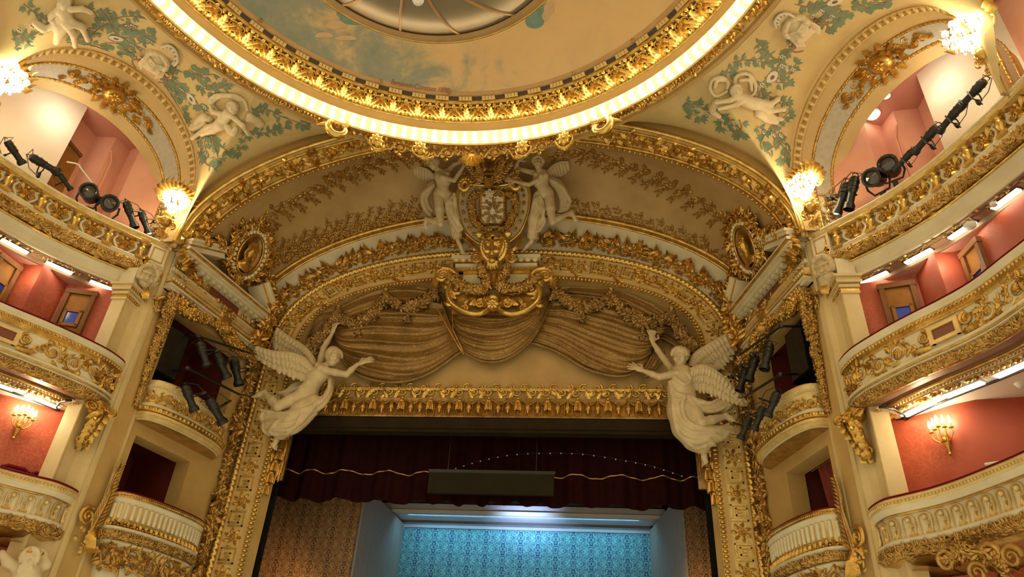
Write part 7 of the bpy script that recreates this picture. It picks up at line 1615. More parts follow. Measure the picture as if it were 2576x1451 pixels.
for D in FIG:
    fl = D['fl']; stt = thing('crest_figure', D['label'], 'statue', zc(*D['tr']), 'figures beside the crest')
    dep = dict(head=0.50, neck=0.36, sl=0.46, sr=0.22, el=0.56, wr=0.50, er=0.15, wrr=0.16, waist=0.34, pelvis=0.32, hl=0.38, hr=0.26, kn=0.62, an=0.36, toe=0.34, kr=0.34, ar=0.30, tr=0.42)
    J = {k: zc(*D[k], dep[k]) for k in dep}
    lo, hi = bounds(list(J.values()), 0.5); sd = SDF(lo, hi, 0.02)
    torso(sd, J['sl'], J['sr'], J['waist'], J['pelvis'], J['hl'], J['hr'], J['neck'], Nf, H); arm(sd, J['sl'], J['el'], J['wr'], H); arm(sd, J['sr'], J['er'], J['wrr'], H)
    hand(sd, J['wr'], zc(*D['hd'], 0.5)-J['wr'], (0, -1, 0), H, 0.3, 0.4, fl); hand(sd, J['wrr'], zc(*D['hd2'], 0.16)-J['wrr'], (0, -1, 0), H, 0.3, 0.3, -fl)
    leg(sd, J['hl'], J['kn'], J['an'], H); foot(sd, J['an'], J['toe'], H, (0, -1, 0.2)); leg(sd, J['hr'], J['kr'], J['ar'], H); foot(sd, J['ar'], J['tr'], H, (0, -0.6, 0.8))
    Zh = nrm(Nf+np.array([D['look'][0], 0, 0])+np.array([0, 0, D['look'][1]])); Yh = nrm(Uc_-Zh*(Uc_@Zh)); Xh = np.cross(Yh, Zh)
    sd.cone(J['neck'], J['head']-Yh*0.2*H, 0.22*H, 0.2*H, 0.1*H); mb = MB(); mb.add(sd.mesh()); fine_head(mb, J['neck'], J['head'], Xh, Yh, Zh, H); mb.build('body', 'stone', stt, sharp=180); hair(J['head'], Xh, Yh, Zh, H, stt, 3+fl, False)
    fp = [zc(*p, 0.4) for c_ in D['folds'] for p in c_]; lo, hi = bounds(fp, 0.45); sd = SDF(lo, hi, 0.02)
    sd.chain([J['hr'], J['kr'], J['kr']*0.3+J['ar']*0.7], [0.20, 0.19, 0.165], 0.1); folds(sd, [[zc(*p, 0.49+0.02*math.sin(i)) for p in c_] for i, c_ in enumerate(D['folds'])], 0.055, 0.035, 0.02)
    mb = MB(); mb.add(sd.mesh()); mb.build('drapery', 'stone', stt, sharp=180)
    fp = [zc(*p, 0.2) for c_ in D['mantle'] for p in c_]; lo, hi = bounds(fp, 0.4); sd = SDF(lo, hi, 0.02); folds(sd, [[zc(*p, 0.12+0.05*i) for p in c_] for i, c_ in enumerate(D['mantle'])], 0.07, 0.05, 0.05)
    mb = MB(); mb.add(sd.mesh()); mb.build('mantle', 'stone', stt, sharp=180)
    wing(stt, zc, D['wl'], D['wt'], 0.06, -0.05, 8, rad=0.3, rows=((1.0, 0.0, 0.55),))
    # carved stand of rock under the lifted foot
# ------------------------------------------------------------------ painted foliage and reliefs on the pendentives, twigs on the vault
BVV = BVHTree.FromPolygons([Vector(q) for q in vault.reshape(-1, 3)], [tuple(f_) for f_ in grid_faces(90, 18)])
def decal_leaf(mb, bv, b, a, ln, wd, lift=0.012, h=0.0):
    p, n = hit(bv, *b); p2, n2 = hit(bv, b[0]+ln*math.cos(a), b[1]-ln*math.sin(a))
    if p is None or p2 is None or np.linalg.norm(p2-p) > 1.6: return
    X = p2-p; L_ = np.linalg.norm(X); X = X/L_; Y = nrm(np.cross(n, X)); V, F = leaf(L_, L_*wd, h, 0.0, n=6)
    if h == 0: t_ = np.repeat(np.linspace(0, 1, 6), 5); V = np.stack([V[:, 0], np.tile([-1, -0.55, 0, 0.55, 1], 6)*L_*wd*0.5*np.sin(np.pi*t_**0.8)**1.1, 0*t_], -1)
    mb.add((p+n*lift+V[:, :1]*X+V[:, 1:2]*Y+V[:, 2:3]*n, F))
def decal_twig(mb, bv, P, r=0.012):
    Q = [hit(bv, *q) for q in P]; Q = [p+n*0.008 for p, n in Q if p is not None]
    if len(Q) > 2: mb.add(tube(np.array(Q), r, 4))
def decal_flower(mb, mc, bv, c, r, petals=5):
    p, n = hit(bv, *c)
    if p is None: return
    X = nrm(np.cross(n, [0.3, 0.2, 1.0])); Y = np.cross(n, X); Mx = np.eye(4); Mx[:3, 0], Mx[:3, 1], Mx[:3, 2], Mx[:3, 3] = X, Y, n, p+n*0.02
    for k in range(petals): mb.add(r2(leaf(r, r*0.9, 0.004, 0.0, n=4), 0, 0, k*6.283/petals), Mx)
    Mx[:3, 3] = p+n*0.03; mc.add(dome(r*0.36, 0.012, 8, 2), Mx)
def z1(p): return (p[0]/2.9953, p[1]/2.9953)
def z3(p): return (1716+p[0]/2.9953, p[1]/2.9953)
BRL = [[(110, 370), (200, 290), (330, 220), (420, 150)], [(180, 30), (280, 110), (380, 170)], [(500, 320), (650, 290), (760, 200), (900, 130), (1060, 120)], [(620, 330), (700, 340), (780, 370)], [(760, 60), (820, 150), (880, 260), (1000, 280), (1130, 250)], [(880, 400), (1000, 340), (1130, 300)], [(820, 320), (900, 330), (980, 390)], [(1330, 500), (1300, 600), (1370, 680), (1440, 740), (1530, 810)], [(1420, 520), (1500, 560), (1620, 560)], [(1250, 640), (1320, 760), (1380, 860), (1400, 940)], [(1480, 640), (1600, 680), (1720, 630)], [(1560, 1010), (1520, 1150), (1460, 1260), (1430, 1390)], [(1570, 1030), (1640, 1090), (1720, 1140)], [(1600, 1010), (1640, 1170), (1640, 1210)], [(1500, 1150), (1560, 1240), (1610, 1260)], [(1860, 990), (1830, 1090), (1790, 1150)], [(1900, 850), (2000, 820), (2130, 880), (2300, 940)], [(1880, 990), (2020, 1000), (2150, 960)], [(1390, 860), (1420, 960), (1470, 1010)], [(1240, 560), (1280, 660), (1340, 700)], [(640, 40), (700, 80), (740, 140)], [(850, 210), (940, 180), (1000, 230)], [(90, 300), (160, 260), (210, 330)]]
BRR = [[(850, 290), (800, 380), (740, 460), (700, 560)], [(560, 290), (620, 370), (740, 480)], [(380, 470), (460, 450), (560, 460), (650, 470)], [(700, 560), (780, 560), (860, 480)], [(600, 700), (700, 740), (790, 770)], [(850, 30), (1000, 60), (1100, 40), (1250, 100)], [(960, 10), (1100, 100), (1180, 150)], [(1270, 50), (1340, 30), (1400, 60)], [(20, 770), (100, 790), (200, 830), (310, 870)], [(310, 860), (290, 950)], [(350, 880), (400, 960), (470, 1010)], [(430, 900), (450, 960), (420, 1010)], [(560, 950), (620, 1000), (590, 1080)], [(680, 940), (720, 1040), (790, 1110), (820, 1240)], [(690, 980), (740, 910), (800, 850)], [(740, 1060), (680, 1110), (640, 1140)], [(770, 1120), (770, 1190), (750, 1210)], [(300, 530), (340, 550), (370, 540)], [(620, 580), (700, 620), (800, 620)], [(540, 800), (590, 680), (640, 620)], [(20, 880), (80, 860), (150, 890)], [(1000, 130), (1060, 170), (1120, 210)], [(1420, 10), (1480, 20), (1540, 10)]]
FLL = [(240, 195), (380, 120), (680, 215), (640, 240), (780, 160), (1120, 300), (995, 335), (930, 380), (1070, 365), (1340, 485), (1275, 550), (1335, 610), (1290, 690), (1365, 670), (1520, 640), (1535, 800), (1565, 1010), (1550, 1155), (1610, 1145), (1450, 1255), (1535, 1080), (1925, 1020), (1840, 1080), (145, 225), (960, 190), (1000, 190)]
FLR = [(800, 340), (745, 420), (570, 455), (745, 490), (825, 520), (595, 635), (1040, 75), (980, 115), (1120, 115), (290, 895), (395, 960), (610, 1000), (675, 1010), (790, 1110), (735, 1020), (105, 815), (185, 855), (900, 110)]
DAI = {'left': [(875, 285), (1445, 745)], 'right': [(675, 580), (1150, 8)]}
for side, zz, BR, FLW in (('left', z1, BRL, FLL), ('right', z3, BRR, FLR)):
    bv = BV[side]; ml, mt_, mf, mc_ = MB(), MB(), MB(), MB(); rl = random.Random(4)
    for br in BR:
        P = spline(np.array([zz(p) for p in br], float), 24); decal_twig(mt_, bv, P, 0.014)
        L_ = np.sum(np.linalg.norm(np.diff(P, axis=0), axis=1)); n_ = max(3, int(L_/8.5))
        for i in range(n_+1):
            j = min(int(i/n_*23), 22); tg = P[j+1]-P[j]; a = math.atan2(-tg[1], tg[0]); sg = 1 if i % 2 else -1
            a0_ = a+sg*rl.uniform(0.5, 1.1); b = P[j]+np.array([math.cos(a0_), -math.sin(a0_)])*rl.uniform(0, 5)
            for da in (-0.55, 0, 0.55): 
                if rl.random() < 0.72: decal_leaf(ml, bv, b, a0_+da, rl.uniform(13, 21), rl.uniform(0.30, 0.40))
        a = math.atan2(-(P[-1]-P[-2])[1], (P[-1]-P[-2])[0])
        for da in (-0.6, 0, 0.6): decal_leaf(ml, bv, P[-1], a+da, 18, 0.36)
    for c in FLW:
        for dx, dy in ((0, 0), (5, 3)) if rl.random() < 0.5 else ((0, 0),): decal_flower(mf, mc_, bv, np.array(zz(c))+np.array([dx, dy]), 0.055)
    for c in DAI[side]: decal_flower(mf, mc_, bv, zz(c), 0.17, 14)
    ml.build('painted_leaves', 'leaf_green', PEND[side], kind='stuff'); mt_.build('painted_twigs', 'twig', PEND[side], kind='stuff'); mf.build('painted_blossoms', 'flower_white', PEND[side], kind='stuff'); mc_.build('blossom_hearts', 'flower_brown', PEND[side], kind='stuff')
# twigs in relief on the vault
mb = MB(); mt_ = MB(); rl = random.Random(9)
def vtwig(P, step, ln, w):
    P = spline(np.array(P, float), 20); decal_twig(mt_, BVV, P, 0.02); L_ = np.sum(np.linalg.norm(np.diff(P, axis=0), axis=1)); n_ = max(3, int(L_/step))
    for i in range(n_+1):
        j = min(int(i/n_*19), 18); tg = P[j+1]-P[j]; a = math.atan2(-tg[1], tg[0])
        for sg in (-1, 1): decal_leaf(mb, BVV, P[j], a+sg*rl.uniform(0.4, 1.0), rl.uniform(0.8, 1.2)*ln, w, 0.02, 0.035)
for i in range(14):      # along the lower edge, both sides
    for sg in (-1, 1):
        x = 1243+sg*(205+i*27); dy = 548+((x-1243)/440)**2*78*(1.0 if sg < 0 else 0.92)+(4 if sg > 0 else 0)
        vtwig([(x, dy-6), (x+sg*-8, dy-25), (x+sg*-22, dy-44), (x+sg*-30, dy-62-8*(i % 2))], 9, 14, 0.34); vtwig([(x, dy-8), (x+sg*14, dy-20), (x+sg*30, dy-22)], 8, 12, 0.34)
        for k in range(8): decal_leaf(mb, BVV, (x+rl.uniform(-14, 14), dy-10+rl.uniform(-8, 4)), rl.random()*6.28, 13, 0.5, 0.02, 0.05)
for i in range(14):      # hanging from the arch soffit
    for sg in (-1, 1):
        t = i/13; x = 1243+sg*(640-430*t); y = 555-sg*10-185*math.sin(t*1.45)+(0 if sg < 0 else 15)
        vtwig([(x-sg*20, y), (x-sg*40, y+6), (x-sg*62, y+22)], 9, 13, 0.34)
        for k in range(7): decal_leaf(mb, BVV, (x-sg*rl.uniform(15, 45), y+rl.uniform(-6, 16)), rl.random()*6.28, 13, 0.5, 0.02, 0.05)
mb.build('vault_twig_leaves', 'gold_dark', ceiling_vault, kind='stuff'); mt_.build('vault_twigs', 'gold_dark', ceiling_vault, kind='stuff')
# flying children and masks in low relief
def relief_pts(side, zz):
    bv = BV[side]
    def q(x, y, d=0.0):
        p, n = hit(bv, *zz((x, y)));
        if p is None: p, n = hit(bv, *zz((x+0, max(y, 40))))
        return p+n*d
    return q
def child(name, label, side, zz, head, torso_, arms, legs, cloth, veil, H=0.30, ctr=None):
    q = relief_pts(side, zz); pts = [q(*head)]+[q(*p) for c_ in arms+legs+cloth+veil for p in c_]; lo, hi = bounds(pts, 0.5); sd = SDF(lo, hi, 0.020)
    T_ = [q(*p, 0.10) for p in torso_]; sd.chain(T_, [0.46*H, 0.44*H, 0.50*H][:len(T_)], 0.06)
    for a in arms: sd.chain([q(*p, 0.16) for p in a], np.linspace(0.24, 0.15, len(a))*H, 0.04)
    for l in legs: sd.chain([q(*p, 0.14) for p in l], np.linspace(0.36, 0.17, len(l))*H, 0.05); sd.ell(q(*l[-1], 0.14), np.array([0.2]*3)*H, None, 0.04)
    p, n = hit(BV[side], *zz(head)); up = np.array([0, 0, 1.0]); Y = nrm(up-n*(up@n)); zf = nrm(n+0.5*nrm(CO-p)); Y = nrm(up-zf*(up@zf)); X = np.cross(Y, zf); head_sdf(sd, p+n*0.16, X, Y, zf, H*0.95, False, True, curls=10)
    root = thing(name, label, 'relief', q(*torso_[-1])); mb = MB(); mb.add(sd.mesh()); mb.build('body', 'stone_pale', root, sharp=180)
    sd = SDF(lo, hi, 0.020)
    for c_ in cloth: sd.chain(spline(np.array([q(*p, 0.05) for p in c_]), 10), np.linspace(0.085, 0.05, 10), 0.05)
    for c_ in veil: sd.chain(spline(np.array([q(*p, 0.04) for p in c_]), 16), 0.04, 0.02)
    mb = MB(); mb.add(sd.mesh()); mb.build('flying_cloth', 'stone_pale', root, sharp=180); return root
child('flying_child', 'cream relief of a flying child under a billowing round veil, beside painted branches', 'left', z1, (1790, 805), [(1745, 850), (1715, 890), (1685, 935)], [[(1760, 850), (1820, 920), (1860, 985)], [(1705, 850), (1640, 830), (1620, 780)]], [[(1690, 940), (1600, 960), (1490, 1040)], [(1700, 955), (1640, 990), (1560, 1015)]],
      [[(1600, 900), (1530, 890), (1450, 960)], [(1560, 870), (1510, 900), (1480, 980)], [(1870, 890), (1930, 890), (1980, 930)], [(1880, 860), (1930, 920), (1970, 930)], [(1720, 950), (1760, 1000), (1780, 960)], [(1560, 930), (1500, 960), (1450, 970)]], [[(1620, 830), (1585, 770), (1620, 715), (1700, 705), (1790, 715), (1850, 760), (1865, 820)], [(1650, 830), (1610, 780), (1650, 730), (1740, 720), (1820, 750)]])
child('flying_child', 'cream relief of a flying child lying on its front with puffed drapery behind its head', 'right', z3, (372, 690), [(410, 735), (460, 760), (525, 785)], [[(400, 730), (330, 765), (272, 745)], [(430, 750), (380, 800), (300, 790)]], [[(530, 790), (620, 840), (735, 825)], [(545, 775), (630, 790), (690, 745)]],
      [[(560, 860), (650, 890), (740, 900)], [(600, 850), (660, 880), (700, 930)], [(270, 760), (230, 820), (290, 870)], [(560, 820), (620, 900), (690, 920)]], [[(330, 690), (260, 720), (210, 660), (230, 590), (300, 575), (340, 620), (335, 660)], [(390, 640), (400, 570), (470, 545), (530, 590), (545, 680), (500, 730), (440, 700)], [(240, 660), (260, 600), (310, 600)], [(430, 600), (500, 600), (515, 680)]])
child('flying_child', 'cream relief of a flying child cut off by the picture edge', 'left', z1, (520, 10), [(500, 40), (505, 90), (515, 140)], [[(480, 60), (430, 90), (400, 140)], [(560, 50), (640, 40), (700, 60)]], [[(505, 150), (535, 210), (545, 300)], [(545, 140), (610, 160), (645, 255)]], [[(440, 80), (450, 140), (430, 200)], [(400, 120), (420, 180), (330, 220)], [(440, 180), (430, 260), (410, 310)], [(330, 210), (300, 190), (270, 170)], [(470, 120), (460, 200), (440, 260)], [(500, 180), (470, 220), (430, 300)]], [])
for side, zz, c, up, fan, lab in (('left', z1, (1195, 440), (1285, 330), [(1225, 340), (1290, 330), (1340, 380), (1345, 450), (1320, 480)], 'carved theatre mask with a striped fan headdress, hanging drops on painted foliage'), ('right', z3, (855, 185), (740, 110), [(700, 190), (690, 140), (730, 95), (790, 90), (830, 110)], 'carved theatre mask with a blue barred headdress among painted leaves')):
    q = relief_pts(side, zz); p, n = hit(BV[side], *zz(c)); p2, _ = hit(BV[side], *zz(up)); zf = nrm(n+0.55*nrm(CO-p)); Y = nrm((p2-p)-zf*((p2-p)@zf)); X = np.cross(Y, zf); sd = SDF(p-0.85, p+0.85, 0.018); head_sdf(sd, p+n*0.06, X, Y, zf, 0.58, True, True, curls=18)
    for k in range(5): sd.cone(p+n*0.08+X*(0.24-0.02*k)-Y*0.05, p+n*0.06+X*(0.30-0.03*k)-Y*(0.45+0.04*k), 0.035, 0.02, 0.01); sd.cone(p+n*0.08-X*(0.24-0.02*k)-Y*0.05, p+n*0.06-X*(0.30-0.03*k)-Y*(0.45+0.04*k), 0.035, 0.02, 0.01)
    root = thing('theatre_mask', lab, 'mask', p); mb = MB(); mb.add(sd.mesh()); mb.build('mask_face', 'stone_pale', root, sharp=180)
    mb = MB(); F_ = spline(np.array([q(*f_, 0.06) for f_ in fan]), 24); I_ = spline(np.array([q(*(np.array(f_)*0.80+np.array(c)*0.20), 0.06) for f_ in fan]), 24); mb.add(ruled(F_, I_)); mb.add(tube(F_, 0.03, 6)); mb.build('headdress', 'flower_white', root)
    mb = MB()
    for k in range(1, 23, 3): mb.add(ruled(np.stack([F_[k]*0.93+I_[k]*0.07, F_[k]*0.3+I_[k]*0.7])+n*0.02, np.stack([F_[k+1]*0.93+I_[k+1]*0.07, F_[k+1]*0.3+I_[k+1]*0.7])+n*0.02))
    mb.build('headdress_bars', 'steel_blue', root)
    for sg in (-1, 1):
        mb = MB(); C_ = np.array([p+n*0.03+X*sg*(0.30+0.14*math.sin(t*3.2))-Y*(0.35+0.35*t) for t in np.linspace(0, 1, 14)]); mb.add(tube(C_, np.linspace(0.03, 0.018, 14), 6)); mb.add(tube(np.array([p+n*0.03+X*sg*(0.33+0.09*math.cos(a))-Y*(0.33+0.09*math.sin(a)) for a in np.linspace(0, 5, 14)]), 0.022, 6))
        mb.build('painted_scroll', 'twig', root)
# signature on the dome canvas
cu = bpy.data.curves.new('signature', 'FONT'); cu.body = 'Benjamin-Constant 1898'; cu.size = 1.0; cu.shear = 0.25; to = bpy.data.objects.new('signature_tmp', cu); COL.objects.link(to)
dg = bpy.context.evaluated_depsgraph_get(); tm = to.evaluated_get(dg).to_mesh(); Vt = np.array([v.co[:] for v in tm.vertices]); Ft = [tuple(p.vertices) for p in tm.polygons]
to.evaluated_get(dg).to_mesh_clear(); bpy.data.objects.remove(to)
w_ = Vt[:, 0].max(); A0, A1 = np.array([982.0, 211.0]), np.array([1130.0, 234.0]); dirv = A1-A0; Ls = np.linalg.norm(dirv); dirv = dirv/Ls; upv = np.array([dirv[1], -dirv[0]]); sc_x = Ls/w_
Vn = []
for v_ in Vt:
    px_ = A0+dirv*v_[0]*sc_x+upv*v_[1]*sc_x*1.25+np.array([0, -2.2*math.sin(math.pi*v_[0]/w_)*-1]); p, n = dome_hit(*px_); Vn.append(p+n*0.015)
me = bpy.data.meshes.new('painted_signature'); me.from_pydata([tuple(v_) for v_ in Vn], [], Ft); link('painted_signature', me, 'painted_red', dome_o)
# painted figure fragments near the lantern (part of the canvas)
for nm, m, blobs in (('painted_drapery', 'painted_teal', [((1345, 45), 22, 30), ((1362, 20), 14, 24), ((895, 40), 38, 26), ((868, 28), 20, 20)]), ('painted_limbs', 'painted_flesh', [((1372, 30), 10, 26), ((1385, 20), 9, 18), ((845, 62), 26, 12), ((815, 88), 22, 8), ((870, 95), 26, 7)])):
    mb = MB()
    for (c, a, b) in blobs:
        V = [dome_hit(*c)[0]]; ring_ = [dome_hit(c[0]+a*math.cos(t)*(1+0.15*math.sin(3*t)), c[1]+b*math.sin(t)*(1+0.12*math.cos(2*t))) for t in np.linspace(0, 2*np.pi, 25)[:-1]]
        V = np.array([dome_hit(*c)[0]+dome_hit(*c)[1]*0.012]+[p+n*0.010 for p, n in ring_]); mb.add((V, np.array([(0, i+1, (i+1) % 24+1) for i in range(24)])))
    mb.build(nm, m, dome_o)
for k, c in enumerate(((958, 205), (1131, 231), (1592, 101), (1444, 184), (770, 145), (655, 50))):
    p, n = dome_hit(*c); X = nrm(np.cross(n, [1, 0, 0])); Y = np.cross(n, X); mb = MB(); mb.add(tube(np.array([p+n*0.02+X*0.045*math.cos(a)+Y*0.045*math.sin(a) for a in np.linspace(0, 2*np.pi, 13)[:-1]]), 0.012, 5, True)); mb.build('ring_bolt', 'gold_dark', dome_o)
# ------------------------------------------------------------------ hanging glass bowl under the dome
bowl = thing('glass_bowl_lamp', 'large round glass bowl with wooden rim and curved ribs hanging under the painted dome', 'lamp', (0, 6.45, 12.1)); Rb, zb0, db = 2.70, 12.12, 1.45
def bz(r): return zb0-db*(1-(r/Rb)**2)
rr = np.linspace(Rb, 0.02, 20); mb = MB(); mb.add(ringprof(np.stack([rr, bz(rr)], -1), 96)); mb.build('glass', 'bowl_glass', bowl, sharp=180)
mb = MB(); mb.add(ringprof([(Rb-0.02, zb0-0.06), (Rb+0.05, zb0-0.10), (Rb+0.14, zb0-0.06), (Rb+0.18, zb0+0.03), (Rb+0.12, zb0+0.10), (Rb-0.02, zb0+0.10)], 120)); mb.build('rim', 'wood_gold', bowl)
mb = MB(); mb.add(tube(circ(Rb+0.17, zb0-0.02, 160)[:-1], 0.03, 6, True)); mb.build('rim_bead', 'gold_bright', bowl)
for k in range(14):
    a = 0.10+k*2*math.pi/14; P = np.array([[RC[0]+r*math.sin(a), RC[1]+r*math.cos(a), bz(r)-0.015] for r in np.linspace(Rb, 0.5, 16)]); mb = MB(); mb.add(tube(P, 0.028, 5)); mb.build('rib', 'wood_gold', bowl)
mb = MB(); mb.add(ringprof([(0.62, bz(0.62)-0.03), (0.5, bz(0.5)-0.07), (0.1, bz(0.1)-0.08)], 40)); mb.build('boss', 'wood_gold', bowl)
mb = MB(); mb.add(tube(np.array([[0, 6.45, zb0-0.2], [0, 6.45, 16.3]]), 0.04, 8)); mb.build('hanging_rod', 'gold_dark', bowl)
pd_ = atY(1052, -1, 6.45); mb = MB(); mb.add(tube(np.array([[0.0, 6.45, bz(0.1)], [pd_[0]*0.8, 6.45, 10.2], [pd_[0], 6.45, pd_[2]+0.1]]), 0.012, 5)); mb.add(sphere(0.09, 12, 8, (pd_[0], 6.45, pd_[2]), (1, 1, 1.1))); o = mb.build('sensor', 'white_plastic'); tag(o, 'small white spherical sensor hanging below the glass bowl lamp', 'sensor')
mb = MB(); mb.add(sphere(0.03, 8, 6, (pd_[0]-0.02, 6.37, pd_[2]-0.05))); mb.build('sensor_eye', 'black_metal', o)
# scroll brackets on the underside of the ring above the crest
mb = MB(); P = circ(7.16, 13.20, 60, -0.42, 0.36); s_ = Strip(P, nrm(np.stack([0*P[:, 0], 0*P[:, 0]-0.35, 0*P[:, 0]+1.0], -1)), np.array([0, -1.0, -0.4])); s_.N = np.tile(nrm(np.array([0, -1.0, -0.35])), (60, 1)); q = lambda VF: s_.put(mb, VF); rinceau(q, s_.L, 0.42, 9, rnd, 0, 7, 0.07, -0.10, 1.3)
for f_ in (0.06, 0.26, 0.74, 0.94): q(r2(volute(0.24, 1.7, 0.06, 26, d=1 if f_ < 0.5 else -1), s_.L*f_, -0.06, 1.0)); q(r2(rosette(0.2, 0.12, 8), s_.L*f_, -0.05, h=0.06))
for k in range(5): q(r2(acan(0.4, 0.22, 0.1, 4, 0.1), s_.L*0.5, -0.1, -1.57+(k-2)*0.5))
mb.build('crest_scrolls', 'gold_bright', ring, kind='stuff')
for a_, d_ in ((-0.50, 1), (0.44, -1)):
    C0 = np.array([RC[0]+7.2*math.sin(a_), RC[1]+7.2*math.cos(a_), 13.15]); tg = np.array([math.cos(a_), -math.sin(a_), 0]); mb = MB(); C_ = np.array([C0+tg*d_*(0.30*(1-t*0.55)*math.cos(0.5+t*8.5)-0.1)+ZV*(0.30*(1-t*0.55)*math.sin(0.5+t*8.5))-np.array([0, 0.12, 0.0]) for t in np.linspace(0, 1, 40)]); mb.add(tube(C_, np.linspace(0.13, 0.06, 40), 8)); mb.add(tube(np.array([C_[0], C_[0]+tg*d_*-0.25+ZV*0.1, C_[0]+tg*d_*-0.5-ZV*0.05, C_[0]+tg*d_*-0.8-ZV*0.25]), np.array([0.13, 0.12, 0.09, 0.03]), 8)); mb.build('ring_volute', 'gold_bright', ring)
# ------------------------------------------------------------------ stage lamps
def spot_meshes():
    A = {}
    mb = MB(); mb.add(lathe([(0.001, -0.30), (0.07, -0.30), (0.085, -0.26), (0.085, -0.05), (0.075, -0.04), (0.075, 0.02)], 10)); mb.add(lathe([(0.095, -0.22), (0.095, -0.20), (0.08, -0.20)], 10)); mb.add(lathe([(0.095, -0.12), (0.095, -0.10), (0.08, -0.10)], 10)); A['lamp_body'] = mb
    mb = MB(); mb.add(lathe([(0.075, 0.0), (0.065, 0.02), (0.065, 0.20), (0.08, 0.21), (0.08, 0.24), (0.095, 0.25), (0.095, 0.33), (0.085, 0.33), (0.08, 0.27)], 12)); A['lens_tube'] = mb
    mb = MB(); mb.add((lathe([(0.001, 0.262), (0.05, 0.258), (0.08, 0.25)], 12))); A['lens'] = mb
    mb = MB(); mb.add(tube(np.array([[0.10, 0, 0.0], [0.125, 0, -0.02], [0.125, 0.10, -0.02], [0.10, 0.20, -0.02], [0.0, 0.24, -0.02], [-0.10, 0.20, -0.02], [-0.125, 0.10, -0.02], [-0.125, 0, -0.02], [-0.10, 0, 0]]), 0.014, 6)); A['yoke'] = mb
    mb = MB(); mb.add(box(-0.03, 0.03, 0.22, 0.33, -0.045, 0.01)); mb.add(tube(np.array([[-0.04, 0.31, -0.02], [0.07, 0.31, -0.02]]), 0.012, 6)); A['clamp'] = mb
    mb = MB(); mb.add(tube(np.array([[0.06*math.cos(a), 0.02*math.sin(2*a), -0.32-0.07*math.sin(a)] for a in np.linspace(0, math.pi, 10)]), 0.009, 5)); mb.add(tube(np.array([[0.0, -0.06, -0.28], [0.02, -0.16, -0.32], [0.05, 0.05, -0.40], [0.02, 0.25, -0.25], [0, 0.3, -0.05]]), 0.008, 5)); A['cable'] = mb
    B = {}
    mb = MB(); mb.add(lathe([(0.001, -0.22), (0.08, -0.22), (0.11, -0.16), (0.115, 0.0), (0.125, 0.03), (0.125, 0.08), (0.105, 0.08), (0.10, 0.05)], 16)); mb.add(box(-0.05, 0.05, 0.09, 0.14, -0.16, -0.02)); B['lamp_body'] = mb
    mb = MB(); mb.add(lathe([(0.001, 0.085), (0.05, 0.075), (0.085, 0.055), (0.10, 0.05)], 16)); mb.add(lathe([(0.095, 0.07), (0.105, 0.085), (0.115, 0.07)], 16)); B['lens'] = mb
    mb = MB(); mb.add(tube(np.array([[0.14, 0, -0.06], [0.15, -0.10, -0.06], [0.10, -0.20, -0.06], [-0.10, -0.20, -0.06], [-0.15, -0.10, -0.06], [-0.14, 0, -0.06]]), 0.014, 6)); B['yoke'] = mb
    mb = MB(); mb.add(box(-0.03, 0.03, -0.32, -0.20, -0.09, -0.03)); B['clamp'] = mb
    out = []
    for kind, D in (('profile', A), ('fresnel', B)):
        d = {}
        for k, m in D.items(): me = m.mesh(k, sharp=40); me.materials.append(M['lens_glass' if k == 'lens' else 'black_metal']); d[k] = me
        out.append(d)
    return out
PROF, FRES = spot_meshes()
def spot(D, P, Zd, up, sc, label, group):
    Zd = nrm(Zd); X = nrm(np.cross(up, Zd)); Y = np.cross(Zd, X)
    t = thing('stage_spotlight', label, 'spotlight', P, group)
    for nm, me in D.items(): inst(nm, me, t, P, X, Y, Zd, sc)
    return t
def on_path(Bp, x, y, off=-0.15):
    d = ray(x, y); best = None; P = (Bp.P3+Bp.N3*off)*np.array([1 if x > 1288 else -1, 1, 1]); N = Bp.N3*np.array([1 if x > 1288 else -1, 1, 1])
    for i in range(0, len(P)-1):
        k = ((P[i]-CO)@N[i])/(d@N[i]); Q = CO+d*k; e = np.linalg.norm((Q-P[i])[:2])
        if k > 0 and (best is None or e < best[0]): best = (e, Q)
    return best[1]
LB = [((16, 352), (54, 408), 1.35, 'nearest the picture edge'), ((74, 392), (140, 430), 1.35, 'second from the picture edge'), ((148, 436), (176, 474), 1.15, 'third from the picture edge')]
for a, b, s, w in LB:
    A_, B_ = on_path(B3, *a), on_path(B3, *b); L_ = np.linalg.norm(B_-A_); spot(PROF, A_*0.45+B_*0.55, B_-A_, -ZV, (L_/0.62*1.2, L_/0.62*1.2, L_/0.62*1.05), 'black profile spotlight on the brown-door balustrade, %s' % w, 'lamps on the balustrade with the door')
for c, r, dz, s, w in (((225, 484), 19, (0.5, -1.0, -0.25), 1.0, 'facing forward'), ((276, 512), 19, (0.75, -0.8, -0.45), 1.0, 'tilted down')):
    P = on_path(B3, *c); spot(FRES, P, np.array(dz), ZV, 1.75, 'round black lens spotlight %s on the balustrade rail near the brown door' % w, 'lamps on the balustrade with the door')
for a, b, w in (((316, 505), (338, 568), 'upright black spotlight with a wire handle, middle of the rail near the pier'), ((353, 528), (373, 585), 'upright black spotlight with glowing lens nearest the pier on the brown-door side')):
    A_, B_ = on_path(B3, *a, -0.05), on_path(B3, *b, -0.02); L_ = np.linalg.norm(B_-A_); t_ = spot(PROF, A_*0.45+B_*0.55, B_-A_, np.array([0.6, 0.8, 0.0]), L_/0.62, w, 'lamps on the balustrade with the door')
    if b[0] == 373:
        mb = MB(); mb.add(sphere(0.085, 10, 6, B_+ZV*0.02, (1, 1, 0.5))); mb.build('lit_lens', 'lens_glow', t_)
